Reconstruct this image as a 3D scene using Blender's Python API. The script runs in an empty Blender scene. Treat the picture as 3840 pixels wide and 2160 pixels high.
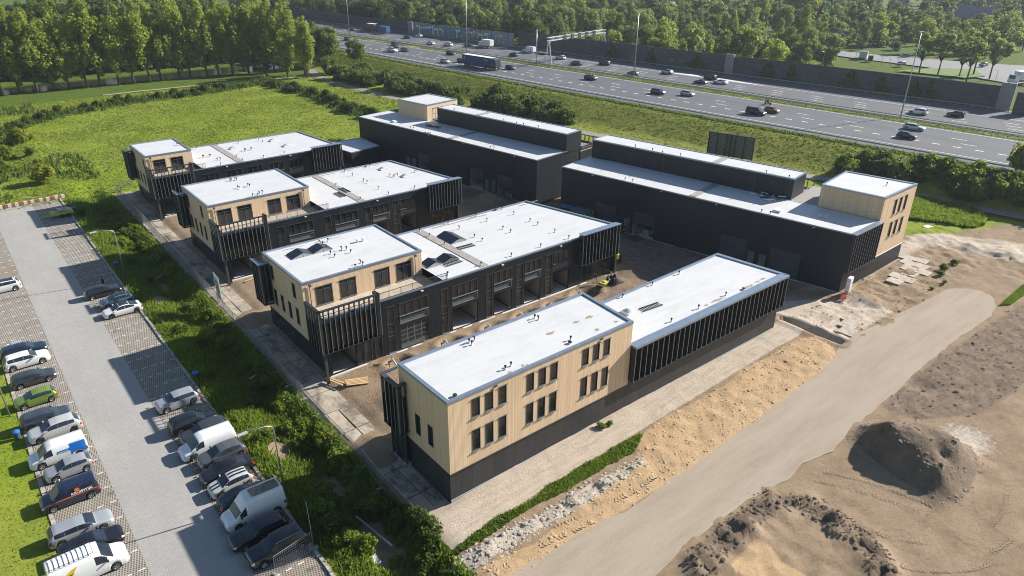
import bpy, bmesh, math, random
import numpy as np
from mathutils import Matrix, Vector
random.seed(7); RNG = np.random.default_rng(7)
SC = bpy.context.scene; COL = SC.collection
R_ = math.radians
# ---------------------------------------------------------------- camera, sky, sun, exposure
CAM = Vector((-25.58, -39.237, 43.01))
cd = bpy.data.cameras.new("camera"); cam = bpy.data.objects.new("camera", cd); COL.objects.link(cam)
rt, up, fw = Vector((0.77544, -0.63138, 0.00715)), Vector((0.27054, 0.34246, 0.89974)), Vector((0.57053, 0.69576, -0.43637))
cam.matrix_world = Matrix(((rt.x, up.x, -fw.x, CAM.x), (rt.y, up.y, -fw.y, CAM.y), (rt.z, up.z, -fw.z, CAM.z), (0, 0, 0, 1)))
cd.sensor_width = 36.0; cd.lens = 2638.93 / 3840 * 36.0; cd.clip_start = 0.5; cd.clip_end = 6000
SC.camera = cam
SUN_AZ, SUN_EL = -12.3, 29.0
sd = Vector((math.cos(R_(SUN_AZ)) * math.cos(R_(SUN_EL)), math.sin(R_(SUN_AZ)) * math.cos(R_(SUN_EL)), math.sin(R_(SUN_EL))))
w = bpy.data.worlds.new("World"); SC.world = w; w.use_nodes = True
nt = w.node_tree; nt.nodes.clear()
sky = nt.nodes.new("ShaderNodeTexSky"); sky.sky_type = 'NISHITA'; sky.sun_disc = False
sky.sun_elevation = R_(SUN_EL); sky.sun_rotation = math.atan2(sd.x, sd.y); sky.air_density = 1.2; sky.dust_density = 0.6; sky.ozone_density = 3.0
bg = nt.nodes.new("ShaderNodeBackground"); bg.inputs[1].default_value = 0.062
wo = nt.nodes.new("ShaderNodeOutputWorld"); nt.links.new(sky.outputs[0], bg.inputs[0]); nt.links.new(bg.outputs[0], wo.inputs[0])
ld = bpy.data.lights.new("sun", 'SUN'); ld.energy = 5.0; ld.angle = R_(0.5); ld.color = (1.0, 0.945, 0.87)
so = bpy.data.objects.new("sun", ld); COL.objects.link(so); so.rotation_euler = (-sd).to_track_quat('-Z', 'Y').to_euler()
so.location = (60, -60, 120)
SC.view_settings.view_transform = 'Standard'; SC.view_settings.look = 'None'; SC.view_settings.exposure = 0.92; SC.view_settings.gamma = 1.0
SC.render.engine = 'CYCLES'
SC.cycles.max_bounces = 6; SC.cycles.diffuse_bounces = 3; SC.cycles.glossy_bounces = 3; SC.cycles.transmission_bounces = 4; SC.cycles.transparent_max_bounces = 6
SC.cycles.use_denoising = True; SC.cycles.filter_width = 1.0; SC.cycles.caustics_reflective = False; SC.cycles.caustics_refractive = False
# ---------------------------------------------------------------- materials
class NT:
    def __init__(s, name):
        s.m = bpy.data.materials.new(name); s.m.use_nodes = True; s.t = s.m.node_tree; s.t.nodes.clear()
        s.out = s.n("ShaderNodeOutputMaterial"); s.b = s.n("ShaderNodeBsdfPrincipled"); s.l(s.b.outputs[0], s.out.inputs[0])
    def n(s, k): return s.t.nodes.new(k)
    def l(s, a, b): s.t.links.new(a, b)
    def sset(s, sock, v):
        if hasattr(v, 'links') or isinstance(v, bpy.types.NodeSocket): s.l(v, sock)
        else: sock.default_value = v
    def pos(s): return s.n("ShaderNodeNewGeometry").outputs['Position']
    def obj(s): return s.n("ShaderNodeTexCoord").outputs['Object']
    def map(s, v, sc=(1, 1, 1), rot=(0, 0, 0), loc=(0, 0, 0)):
        m = s.n("ShaderNodeMapping"); s.l(v, m.inputs[0]); m.inputs['Scale'].default_value = sc; m.inputs['Rotation'].default_value = rot; m.inputs['Location'].default_value = loc; return m.outputs[0]
    def noise(s, v, scale=1., det=4., rough=.6, dist=0.):
        n = s.n("ShaderNodeTexNoise"); s.l(v, n.inputs['Vector']); n.inputs['Scale'].default_value = scale; n.inputs['Detail'].default_value = det; n.inputs['Roughness'].default_value = rough; n.inputs['Distortion'].default_value = dist; return n.outputs[0]
    def vor(s, v, scale=1., feat='F1', out=0):
        n = s.n("ShaderNodeTexVoronoi"); n.feature = feat; s.l(v, n.inputs['Vector']); n.inputs['Scale'].default_value = scale; return n.outputs[out]
    def ramp(s, f, stops, interp='LINEAR'):
        r = s.n("ShaderNodeValToRGB"); s.sset(r.inputs[0], f); e = r.color_ramp.elements; r.color_ramp.interpolation = interp
        e.remove(e[1])
        for i, (p, c) in enumerate(stops):
            q = e[0] if i == 0 else e.new(p); q.position = p; q.color = (c, c, c, 1) if isinstance(c, (int, float)) else (*c, 1)
        return r.outputs[0]
    def mix(s, f, a, b, mode='MIX'):
        m = s.n("ShaderNodeMix"); m.data_type = 'RGBA'; m.blend_type = mode; s.sset(m.inputs[0], f)
        for sk, v in ((m.inputs[6], a), (m.inputs[7], b)): s.sset(sk, (*v, 1) if isinstance(v, tuple) and len(v) == 3 else v)
        return m.outputs[2]
    def math(s, op, a, b=0., c=0.):
        m = s.n("ShaderNodeMath"); m.operation = op; s.sset(m.inputs[0], a); s.sset(m.inputs[1], b); s.sset(m.inputs[2], c); return m.outputs[0]
    def sep(s, v):
        n = s.n("ShaderNodeSeparateXYZ"); s.l(v, n.inputs[0]); return n.outputs
    def attr(s, name):
        n = s.n("ShaderNodeAttribute"); n.attribute_name = name; return n.outputs['Fac']
    def objrand(s): return s.n("ShaderNodeObjectInfo").outputs['Random']
    def bump(s, h, strength=.5, dist=.1):
        b = s.n("ShaderNodeBump"); b.inputs['Strength'].default_value = strength; b.inputs['Distance'].default_value = dist; s.l(h, b.inputs['Height']); s.l(b.outputs[0], s.b.inputs['Normal'])
    def base(s, c): s.sset(s.b.inputs['Base Color'], (*c, 1) if isinstance(c, tuple) and len(c) == 3 else c)
    def set(s, rough=.7, metal=0., spec=.5, coat=0., trans=0.):
        s.b.inputs['Roughness'].default_value = rough; s.b.inputs['Metallic'].default_value = metal; s.b.inputs['Specular IOR Level'].default_value = spec
        s.b.inputs['Coat Weight'].default_value = coat; s.b.inputs['Coat Roughness'].default_value = .06; s.b.inputs['Transmission Weight'].default_value = trans
_mc = {}
def M(name, rgb, rough=.6, metal=0., spec=.5, coat=0., var=.12, vscale=1.2, bump=0., bscale=20.):
    """plain surface with slight procedural wear"""
    if name in _mc: return _mc[name]
    t = NT(name); p = t.obj(); f = t.noise(p, vscale, 5, .65)
    lo = tuple(c * (1 - var) for c in rgb); hi = tuple(min(1, c * (1 + var)) for c in rgb)
    t.base(t.ramp(f, [(.3, lo), (.7, hi)])); t.set(rough, metal, spec, coat)
    if bump: t.bump(t.noise(p, bscale, 3), bump, .02)
    _mc[name] = t.m; return t.m
def paint(name, rgb, rough=.28, metal=.0, coat=.8):
    return M("car_paint_" + name, rgb, rough, metal, .5, coat, .05, .8)

def mk_timber():
    t = NT("timber_slats"); x, y, z = t.sep(t.pos())
    u = t.math('ADD', x, y)
    cell = t.math('FLOOR', t.math('MULTIPLY', u, 1 / .11)); fr = t.math('FRACT', t.math('MULTIPLY', u, 1 / .11))
    wn = t.n("ShaderNodeTexWhiteNoise"); wn.noise_dimensions = '1D'; t.l(cell, wn.inputs['W'])
    v = t.math('ADD', t.math('MULTIPLY', wn.outputs[0], .6), t.math('MULTIPLY', t.noise(t.map(t.pos(), (3, 3, .35)), 1.2, 5, .7), .55))
    col = t.ramp(v, [(.2, (.64, .455, .295)), (.55, (.71, .53, .35)), (.9, (.76, .585, .41))])
    gap = t.ramp(fr, [(.0, 0.), (.10, 0.), (.2, 1.), (.92, 1.), (1., 0.)])
    t.base(t.mix(gap, (.50, .345, .21), col)); t.set(.72, spec=.25); t.bump(gap, .6, .02); return t.m
def mk_dark(name="dark_cladding", base=(.013, .0175, .023), seam=1.15, rough=.42):
    t = NT(name); x, y, z = t.sep(t.pos()); u = t.math('ADD', x, y)
    fr = t.math('FRACT', t.math('MULTIPLY', u, 1 / seam)); g = t.ramp(fr, [(0, 0.), (.012, 0.), (.03, 1.)])
    cell = t.math('FLOOR', t.math('MULTIPLY', u, 1 / seam)); wn = t.n("ShaderNodeTexWhiteNoise"); wn.noise_dimensions = '1D'; t.l(cell, wn.inputs['W'])
    f = t.math('ADD', t.math('MULTIPLY', wn.outputs[0], .35), t.noise(t.map(t.pos(), (1, 1, .3)), .5, 4))
    c = t.ramp(f, [(.3, tuple(q * .82 for q in base)), (.9, tuple(q * 1.25 for q in base))])
    t.base(t.mix(g, tuple(q * .35 for q in base), c)); t.set(rough, spec=.32); t.bump(g, .4, .02)
    return t.m
def mk_roof():
    t = NT("roof_membrane"); p = t.pos(); x, y, z = t.sep(p)
    fr = t.math('FRACT', t.math('MULTIPLY', y, 1 / 1.02)); seam = t.ramp(fr, [(0, 0.), (.03, 0.), (.06, 1.)])
    big = t.noise(t.map(p, (.35, .9, .5)), .7, 6, .7); fine = t.noise(p, 6., 4, .7)
    f = t.math('ADD', t.math('MULTIPLY', big, .7), t.math('MULTIPLY', fine, .3))
    c = t.ramp(f, [(.28, (.47, .47, .46)), (.5, (.565, .57, .57)), (.75, (.61, .615, .615))])
    st = t.ramp(t.noise(t.map(p, (.25, .5, .5)), 1.1, 7, .75), [(.64, 0.), (.76, .35)])
    c = t.mix(st, c, (.36, .33, .27)); c = t.mix(t.math('MULTIPLY', t.math('SUBTRACT', 1., seam), .24), c, (.33, .34, .35))
    t.base(c); t.set(.55, spec=.35); t.bump(fine, .1, .01); return t.m
def mk_pavers(name, c1, c2, sx, sy, mortar=(.12, .11, .10), rough=.85):
    t = NT(name); p = t.pos(); b = t.n("ShaderNodeTexBrick"); t.l(p, b.inputs['Vector']); b.inputs['Scale'].default_value = 1.
    b.inputs['Brick Width'].default_value = sx; b.inputs['Row Height'].default_value = sy; b.inputs['Mortar Size'].default_value = .012
    b.inputs['Color1'].default_value = (*c1, 1); b.inputs['Color2'].default_value = (*c2, 1); b.inputs['Mortar'].default_value = (*mortar, 1)
    big = t.noise(t.map(p, (.6, .18, 1)), .5, 6, .7); c = t.mix(t.ramp(big, [(.3, 0.), (.75, .55)]), b.outputs[0], tuple(q * .55 for q in c1))
    fine = t.noise(p, 14, 4, .7); c = t.mix(t.ramp(fine, [(.35, .0), (.8, .35)]), c, tuple(min(1, q * 1.5) for q in c2))
    t.base(c); t.set(rough, spec=.2); t.bump(fine, .25, .02); return t.m
def mk_grasscrete():
    """honeycomb grass pavers"""
    t = NT("grass_pavers"); p = t.pos(); x, y, z = t.sep(p)
    k = 2 * math.pi
    u = t.math('SINE', t.math('MULTIPLY', t.math('ADD', x, t.math('MULTIPLY', y, .5)), k / .30)); v = t.math('SINE', t.math('MULTIPLY', t.math('SUBTRACT', t.math('MULTIPLY', y, .9), t.math('MULTIPLY', x, .45)), k / .30))
    h = t.ramp(t.math('MULTIPLY', t.math('ADD', t.math('MULTIPLY', u, v), 1.), .5), [(.52, 0.), (.68, 1.)])
    big = t.noise(p, .16, 6, .72); soil = t.ramp(t.noise(p, .45, 5, .7), [(.3, (.055, .062, .026)), (.45, (.115, .085, .055)), (.62, (.13, .10, .07)), (.75, (.06, .072, .03))])
    conc = t.ramp(t.noise(p, .8, 6, .7), [(.3, (.27, .25, .22)), (.7, (.39, .37, .335))]); conc = t.mix(t.ramp(big, [(.5, 0.), (.66, .6)]), conc, (.30, .235, .17))
    c = t.mix(h, conc, soil); c = t.mix(t.ramp(t.noise(p, .5, 6, .75), [(.6, 0.), (.7, .7)]), c, (.06, .085, .025))
    t.base(c); t.set(.9, spec=.15); t.bump(t.math('SUBTRACT', 1., h), .5, .05); return t.m
def mk_asphalt():
    t = NT("asphalt"); p = t.pos(); f = t.noise(t.map(p, (1, .05, 1)), .5, 6, .65); g = t.noise(p, 3, 5, .7)
    c = t.ramp(t.math('ADD', t.math('MULTIPLY', f, .7), t.math('MULTIPLY', g, .3)), [(.3, (.085, .09, .10)), (.55, (.12, .125, .135)), (.75, (.155, .16, .165))])
    t.base(c); t.set(.85, spec=.25); return t.m
def mk_leaf(name, dark, mid, light, yellow=None, tr=.5):
    t = NT(name); p = t.pos(); r = t.objrand()
    f = t.math('ADD', t.math('MULTIPLY', t.noise(p, .35, 3, .6), .55), t.math('MULTIPLY', t.noise(p, 3.1, 3, .6), .45))
    f = t.math('ADD', f, t.math('MULTIPLY', t.math('SUBTRACT', r, .5), .22))
    c = t.ramp(f, [(.25, dark), (.5, mid), (.75, light)]); t.base(c); t.set(.6, spec=.25)
    d = t.n("ShaderNodeBsdfTranslucent"); t.l(t.mix(.5, c, light), d.inputs[0]); mx = t.n("ShaderNodeMixShader"); mx.inputs[0].default_value = tr
    t.l(t.b.outputs[0], mx.inputs[1]); t.l(d.outputs[0], mx.inputs[2]); t.l(mx.outputs[0], t.out.inputs[0]); return t.m
def mk_glass(name="window_glass", tint=(.012, .014, .016)):
    t = NT(name); p = t.pos(); c = t.ramp(t.noise(p, .55, 3, .6), [(.35, tint), (.7, tuple(q * 2.6 for q in tint))])
    t.base(c); t.set(.06, spec=.6); return t.m
def mk_clear():
    t = NT("clear_glass"); t.base((.5, .55, .55)); t.set(.03, spec=.5)
    d = t.n("ShaderNodeBsdfTransparent"); d.inputs[0].default_value = (.8, .84, .84, 1); g = t.n("ShaderNodeBsdfGlossy"); g.inputs['Roughness'].default_value = .02
    fr = t.n("ShaderNodeFresnel"); fr.inputs[0].default_value = 1.5; mx = t.n("ShaderNodeMixShader"); t.l(fr.outputs[0], mx.inputs[0]); t.l(d.outputs[0], mx.inputs[1]); t.l(g.outputs[0], mx.inputs[2]); t.l(mx.outputs[0], t.out.inputs[0]); return t.m
TIMBER = mk_timber(); DARK = mk_dark(); DARK2 = mk_dark("dark_panel_smooth", (.036, .036, .038), 1.2, .5); ROOF = mk_roof()
GLASS = mk_glass(); CLEAR = mk_clear(); FRAME = M("anthracite_frame", (.055, .063, .07), .4); FIN = M("anthracite_fin", (.022, .025, .028), .45); FINE = M("fin_front_edge", (.15, .165, .175), .4)
PANEL = M("grey_infill_panel", (.12, .14, .145), .45); ALU = M("aluminium_trim", (.30, .36, .44), .35, .6); GALV = M("galvanised_steel", (.42, .44, .46), .4, .8)
CONC = M("concrete", (.42, .40, .37), .85, var=.2, vscale=.7, bump=.2); CONCP = M("pale_floor_concrete", (.58, .56, .52), .7, var=.12, vscale=.5)
BEIGE = M("inner_wall_board", (.42, .36, .30), .9); BLACKR = M("black_rubber", (.015, .015, .016), .8); WHITEP = M("white_plastic", (.75, .75, .74), .45)
GREYWALK = M("grey_roof_tiles", (.30, .28, .255), .9, var=.25, vscale=3.); SOLAR = M("solar_cells", (.012, .017, .03), .18, var=.3, vscale=2.); DECK = M("terrace_boards", (.48, .40, .31), .8, var=.2, vscale=1.5)
PVC = M("pipe_pvc", (.55, .56, .57), .5); WOODP = M("raw_planks", (.55, .38, .20), .8, var=.2); MUDDY = M("muddy_stone", (.20, .16, .12), .95, var=.3)
# ---------------------------------------------------------------- mesh builder
class MB:
    def __init__(s): s.v = []; s.f = []; s.mi = []; s.sm = False
    def quad(s, a, b, c, d, m=0):
        n = len(s.v); s.v += [tuple(a), tuple(b), tuple(c), tuple(d)]; s.f.append((n, n + 1, n + 2, n + 3)); s.mi.append(m); return s
    def poly(s, pts, m=0):
        n = len(s.v); s.v += [tuple(p) for p in pts]; s.f.append(tuple(range(n, n + len(pts)))); s.mi.append(m); return s
    def box8(s, P, m=0):
        n = len(s.v); s.v += [tuple(p) for p in P]
        for q in ((0, 3, 2, 1), (4, 5, 6, 7), (0, 1, 5, 4), (1, 2, 6, 5), (2, 3, 7, 6), (3, 0, 4, 7)): s.f.append(tuple(n + i for i in q)); s.mi.append(m)
        return s
    def box(s, x0, x1, y0, y1, z0, z1, m=0):
        return s.box8([(x0, y0, z0), (x1, y0, z0), (x1, y1, z0), (x0, y1, z0), (x0, y0, z1), (x1, y0, z1), (x1, y1, z1), (x0, y1, z1)], m)
    def obox(s, o, d, u0, u1, n0, n1, z0, z1, m=0):
        """box along direction d (2D unit) from o; n = outward offset (right of d)"""
        nx, ny = d[1], -d[0]; P = lambda u, n, z: (o[0] + d[0] * u + nx * n, o[1] + d[1] * u + ny * n, z)
        return s.box8([P(u0, n1, z0), P(u1, n1, z0), P(u1, n0, z0), P(u0, n0, z0), P(u0, n1, z1), P(u1, n1, z1), P(u1, n0, z1), P(u0, n0, z1)], m)
    def prism(s, poly, z0, z1, m=0, top=True, bottom=True):
        n = len(poly); zz0 = z0 if hasattr(z0, '__len__') else [z0] * n; zz1 = z1 if hasattr(z1, '__len__') else [z1] * n
        k = len(s.v); s.v += [(p[0], p[1], z) for p, z in zip(poly, zz0)] + [(p[0], p[1], z) for p, z in zip(poly, zz1)]
        for i in range(n): j = (i + 1) % n; s.f.append((k + i, k + j, k + n + j, k + n + i)); s.mi.append(m)
        if top: s.f.append(tuple(k + n + i for i in range(n))); s.mi.append(m)
        if bottom: s.f.append(tuple(k + i for i in reversed(range(n)))); s.mi.append(m)
        return s
    def tube(s, pts, r, n=8, m=0, cap=True):
        pts = [Vector(p) for p in pts]; rr = r if hasattr(r, '__len__') else [r] * len(pts); k = len(s.v); a = None
        for i, p in enumerate(pts):
            d = ((pts[min(i + 1, len(pts) - 1)]) - pts[max(i - 1, 0)]).normalized()
            a = (Vector((0, 0, 1)) if abs(d.z) < .9 else Vector((1, 0, 0))) if a is None else a
            u = (a - d * a.dot(d)).normalized(); v = d.cross(u); a = u
            for j in range(n):
                t = 2 * math.pi * j / n; s.v.append(tuple(p + (u * math.cos(t) + v * math.sin(t)) * rr[i]))
        for i in range(len(pts) - 1):
            for j in range(n): q = (j + 1) % n; s.f.append((k + i * n + j, k + i * n + q, k + (i + 1) * n + q, k + (i + 1) * n + j)); s.mi.append(m)
        if cap:
            s.f.append(tuple(k + j for j in reversed(range(n)))); s.mi.append(m); e = k + (len(pts) - 1) * n; s.f.append(tuple(e + j for j in range(n))); s.mi.append(m)
        return s
    def lathe(s, prof, c=(0, 0, 0), n=16, axis='z', m=0, ang=2 * math.pi):
        k = len(s.v)
        for r, h in prof:
            for j in range(n):
                t = ang * j / n; a, b = r * math.cos(t), r * math.sin(t)
                s.v.append((c[0] + a, c[1] + b, c[2] + h) if axis == 'z' else (c[0] + a, c[1] + h, c[2] + b) if axis == 'y' else (c[0] + h, c[1] + a, c[2] + b))
        for i in range(len(prof) - 1):
            for j in range(n):
                q = (j + 1) % n; f = (k + i * n + j, k + i * n + q, k + (i + 1) * n + q, k + (i + 1) * n + j); s.f.append(f if axis != 'y' else f[::-1]); s.mi.append(m)
        return s
    def mesh(s, name, mats, smooth=False, sharp=None):
        me = bpy.data.meshes.new(name); me.from_pydata(s.v, [], s.f)
        for q in (mats if isinstance(mats, (list, tuple)) else [mats]): me.materials.append(q)
        if any(s.mi): me.polygons.foreach_set('material_index', s.mi)
        if smooth: me.polygons.foreach_set('use_smooth', [True] * len(s.f))
        me.update()
        if sharp is not None: me.set_sharp_from_angle(angle=R_(sharp))
        return me
    def build(s, name, mats, parent=None, smooth=False, sharp=None, loc=None):
        return link(name, s.mesh(name, mats, smooth, sharp), parent, loc)
def link(name, data, parent=None, loc=None, rot=None):
    o = bpy.data.objects.new(name, data); COL.objects.link(o)
    if parent is not None: o.parent = parent
    if loc is not None: o.location = loc
    if rot is not None: o.rotation_euler = rot
    return o
def tag(o, label=None, cat=None, group=None, kind=None):
    if label: o['label'] = label
    if cat: o['category'] = cat
    if group: o['group'] = group
    if kind: o['kind'] = kind
    return o
def thing(name, label, cat, loc=(0, 0, 0), rz=0., group=None):
    o = bpy.data.objects.new(name, None); COL.objects.link(o); o.location = loc; o.rotation_euler = (0, 0, rz); o.empty_display_size = .3
    return tag(o, label, cat, group)
def struct(o): return tag(o, kind='structure')
def copy_tree(o, parent=None, loc=None, rz=None, label=None, group=None, scale=None):
    c = o.copy(); COL.objects.link(c)
    if parent is not None: c.parent = parent
    if loc is not None: c.location = loc
    if rz is not None: c.rotation_euler = (0, 0, rz)
    if scale is not None: c.scale = scale if hasattr(scale, '__len__') else (scale,) * 3
    if label: c['label'] = label
    if group: c['group'] = group
    for ch in o.children: copy_tree(ch, c)
    return c
_TX = {}
def _mktext(strings):
    obs = []
    for q in strings:
        cu = bpy.data.curves.new("t", 'FONT'); cu.body = q; cu.size = 1.; cu.extrude = .012; cu.offset = .018; o = bpy.data.objects.new("t", cu); COL.objects.link(o); obs.append((q, o, cu))
    dg = bpy.context.evaluated_depsgraph_get()
    for q, o, cu in obs: _TX[q] = bpy.data.meshes.new_from_object(o.evaluated_get(dg))
    for q, o, cu in obs: bpy.data.objects.remove(o); bpy.data.curves.remove(cu)
_mktext(["BEJACO b.v.", "bouwbedrijf", "MONTAGE", "KRUISWIJK", "//", "S"])
def text(name, s, size, mat, parent, loc, rot):
    me = _TX[s].copy(); me.name = name; me.transform(Matrix.Scale(size, 4)); me.materials.clear(); me.materials.append(mat); return link(name, me, parent, loc, rot)
# value noise in numpy
def _h(ix, iy, s):
    n = (ix.astype(np.int64) * 374761393 + iy.astype(np.int64) * 668265263 + s * 974634777) & 0x7fffffff
    n = ((n ^ (n >> 13)) * 1274126177) & 0x7fffffff; return ((n ^ (n >> 16)) & 0xffff) / 65535.
def vnoise(x, y, sc, s=0):
    x, y = np.asarray(x, float) / sc, np.asarray(y, float) / sc; ix, iy = np.floor(x), np.floor(y); fx, fy = x - ix, y - iy; fx = fx * fx * (3 - 2 * fx); fy = fy * fy * (3 - 2 * fy)
    return (_h(ix, iy, s) * (1 - fx) + _h(ix + 1, iy, s) * fx) * (1 - fy) + (_h(ix, iy + 1, s) * (1 - fx) + _h(ix + 1, iy + 1, s) * fx) * fy
def fbm(x, y, sc, o=4, s=0):
    t = 0; a = .5; n = 0
    for i in range(o): t = t + a * vnoise(x, y, sc / 2 ** i, s + i); n += a; a *= .5
    return t / n
def sdpoly(x, y, P):
    """signed distance to polygon, + inside"""
    P = np.asarray(P, float); d = np.full(x.shape, 1e9); ins = np.zeros(x.shape, bool); n = len(P)
    for i in range(n):
        a, b = P[i], P[(i + 1) % n]; e = b - a; wx, wy = x - a[0], y - a[1]; t = np.clip((wx * e[0] + wy * e[1]) / (e @ e), 0, 1)
        d = np.minimum(d, np.hypot(wx - t * e[0], wy - t * e[1]))
        c = ((a[1] <= y) & (b[1] > y)) | ((b[1] <= y) & (a[1] > y)); xx = a[0] + (y - a[1]) * e[0] / (e[1] if e[1] else 1e-9); ins ^= c & (x < xx)
    return np.where(ins, d, -d)
def ss(a, b, x): t = np.clip((x - a) / (b - a), 0, 1); return t * t * (3 - 2 * t)
# ---------------------------------------------------------------- the lie of the land
def qfit(P): a = np.array(P, float); return np.polyfit(a[:, 1], a[:, 0], 2)
QN = qfit([(140.0, 2.5), (134.6, 24.9), (133.4, 46.5), (130.6, 78.6), (126.5, 115), (124.2, 144.8), (119.2, 181.7), (117.8, 209)])
QM = qfit([(162.8, 9.8), (157.9, 36), (153.5, 57.8), (151.5, 90.8), (153., 98.7), (149.8, 127.4), (145.7, 169.8), (139.2, 211.3), (133.7, 258)])
QF = qfit([(185.7, 16.7), (181.9, 36.5), (180.7, 62.3), (177.4, 85.9), (172.3, 128.9), (162.4, 217.2), (157.9, 290.5)])
QW = qfit([(196.4, 26.6), (193.1, 77.1), (186.4, 124.1), (181.1, 156.7), (174.4, 203.1), (167.0, 273.4), (159, 331.5)])
XN, XM, XF, XW = (lambda y, q=q: np.polyval(q, y) for q in (QN, QM, QF, QW))
MZ = 4.6; LOT = -0.8
P_ROAD = [(-30, -8.6), (-12, -9.0), (1.3, -9.4), (7.7, -9.6), (10.6, -10.4), (18.8, -10.0), (24, -9.8), (28.7, -9.8), (35, -9.6), (40, -9.0), (46, -8.3), (53.8, -7.4), (60, -7.8), (67.7, -8.4), (74, -8.8), (77.8, -9.0), (79.6, -9.6), (81, -10.8), (81.6, -12.3), (81.2, -13.6), (80.4, -14.2), (78.2, -15.3), (74.5, -16.1), (66, -15.8), (55, -15.9), (49, -16.3), (43, -16.5), (37, -16.7), (32, -17.2), (28, -16.3), (25, -16.8), (20, -15.9), (14, -15.9), (7.6, -16.4), (-12, -17.2), (-30, -17.5)]
P_ORANGE = [(-9, -7.0), (-3.8, -7.2), (2.7, -8.2), (6.4, -7.6), (10.2, -7.1), (15.4, -6.9), (17.6, -5.6), (19.2, -4.2), (23.2, -3.7), (26.7, -3.9), (34, -4.1), (37.9, -3.2), (42.3, -3.6), (46, -3.5), (49.5, -3.5), (51.1, -4.6), (50.6, -7), (49.1, -8.6), (43.5, -9.4), (20, -10.4), (-9, -9.4)]
P_WHITE = [(-8, -5.3), (-5, -5.1), (-1.9, -5.6), (1, -5.6), (6, -6.2), (11.2, -6.0), (17, -6.7), (16.6, -7.4), (9.3, -7.7), (4.3, -7.2), (0, -7.2), (-8, -7.2)]
P_WEED = [(-4.9, -5.0), (-3.6, -4.6), (.4, -4.2), (5, -4.2), (8.1, -4.0), (12.5, -3.8), (18, -4.1), (19.6, -4.2), (17.1, -5.4), (12.7, -5.2), (7.8, -5.1), (3.4, -5.0), (-1.4, -5.2)]
P_PALE = [(-3, .6), (-3.2, -2.3), (-3.3, -4.6), (.3, -4.3), (7.9, -3.8), (17.2, -3.7), (30, -3.4), (45, -3.0), (49.8, -3.1), (52.2, -2.6), (52.8, -1.6), (51.3, .6), (49.6, .4), (49.6, 1.2), (0, 1.2)]
P_TRENCH = [(52.6, 1.0), (53.2, -1.2), (53.4, -4.3), (53.0, -7.4), (51.9, -7.5), (51.7, -4.4), (52.0, -1.6), (51.9, .9)]
P_DARK1 = [(42.8, -16.6), (48.6, -16.3), (54.8, -15.9), (60.6, -16.2), (75.8, -16.9), (90, -17.2), (97, -22), (88, -30), (59.7, -24.5), (54.8, -24.2), (49.7, -23.8), (43.2, -20)]
P_MOUND = [(20.5, -15.9), (22.1, -16.5), (24, -18.2), (24.6, -20.1), (24.7, -22.6), (24.3, -24.9), (23.2, -26.7), (21.7, -28.4), (16, -31), (6, -26), (8, -19.5), (11.1, -16.4), (13.5, -16.6), (17.9, -16.3)]
P_HEAP = [(35.6, -17.4), (37.9, -16.9), (39.6, -18.2), (41.3, -19.4), (41.8, -21.4), (43.0, -25.2), (41.0, -26.8), (36.0, -27.7), (33.7, -27.5), (32.4, -26.3), (32.6, -23.9), (33.2, -21.3), (34.0, -19.3)]
P_GRASSR = [(116.5, 12.5), (118, 2), (116.1, -.5), (111, -2.2), (107.6, -1.7), (103.2, 7.4), (104, 9.5)]
P_DIRTR = [(60, 4.5), (93.5, 4.2), (99.6, 6.2), (103, -1), (109, -12), (118, -30), (100, -30), (97, -14), (93.3, -1.0), (66, -.5)]
P_SLAB = [(77.0, .4), (86.4, .6), (88.0, -3.6), (82, -5.2), (76.2, -5.0), (72.0, -3.6)]
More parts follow.
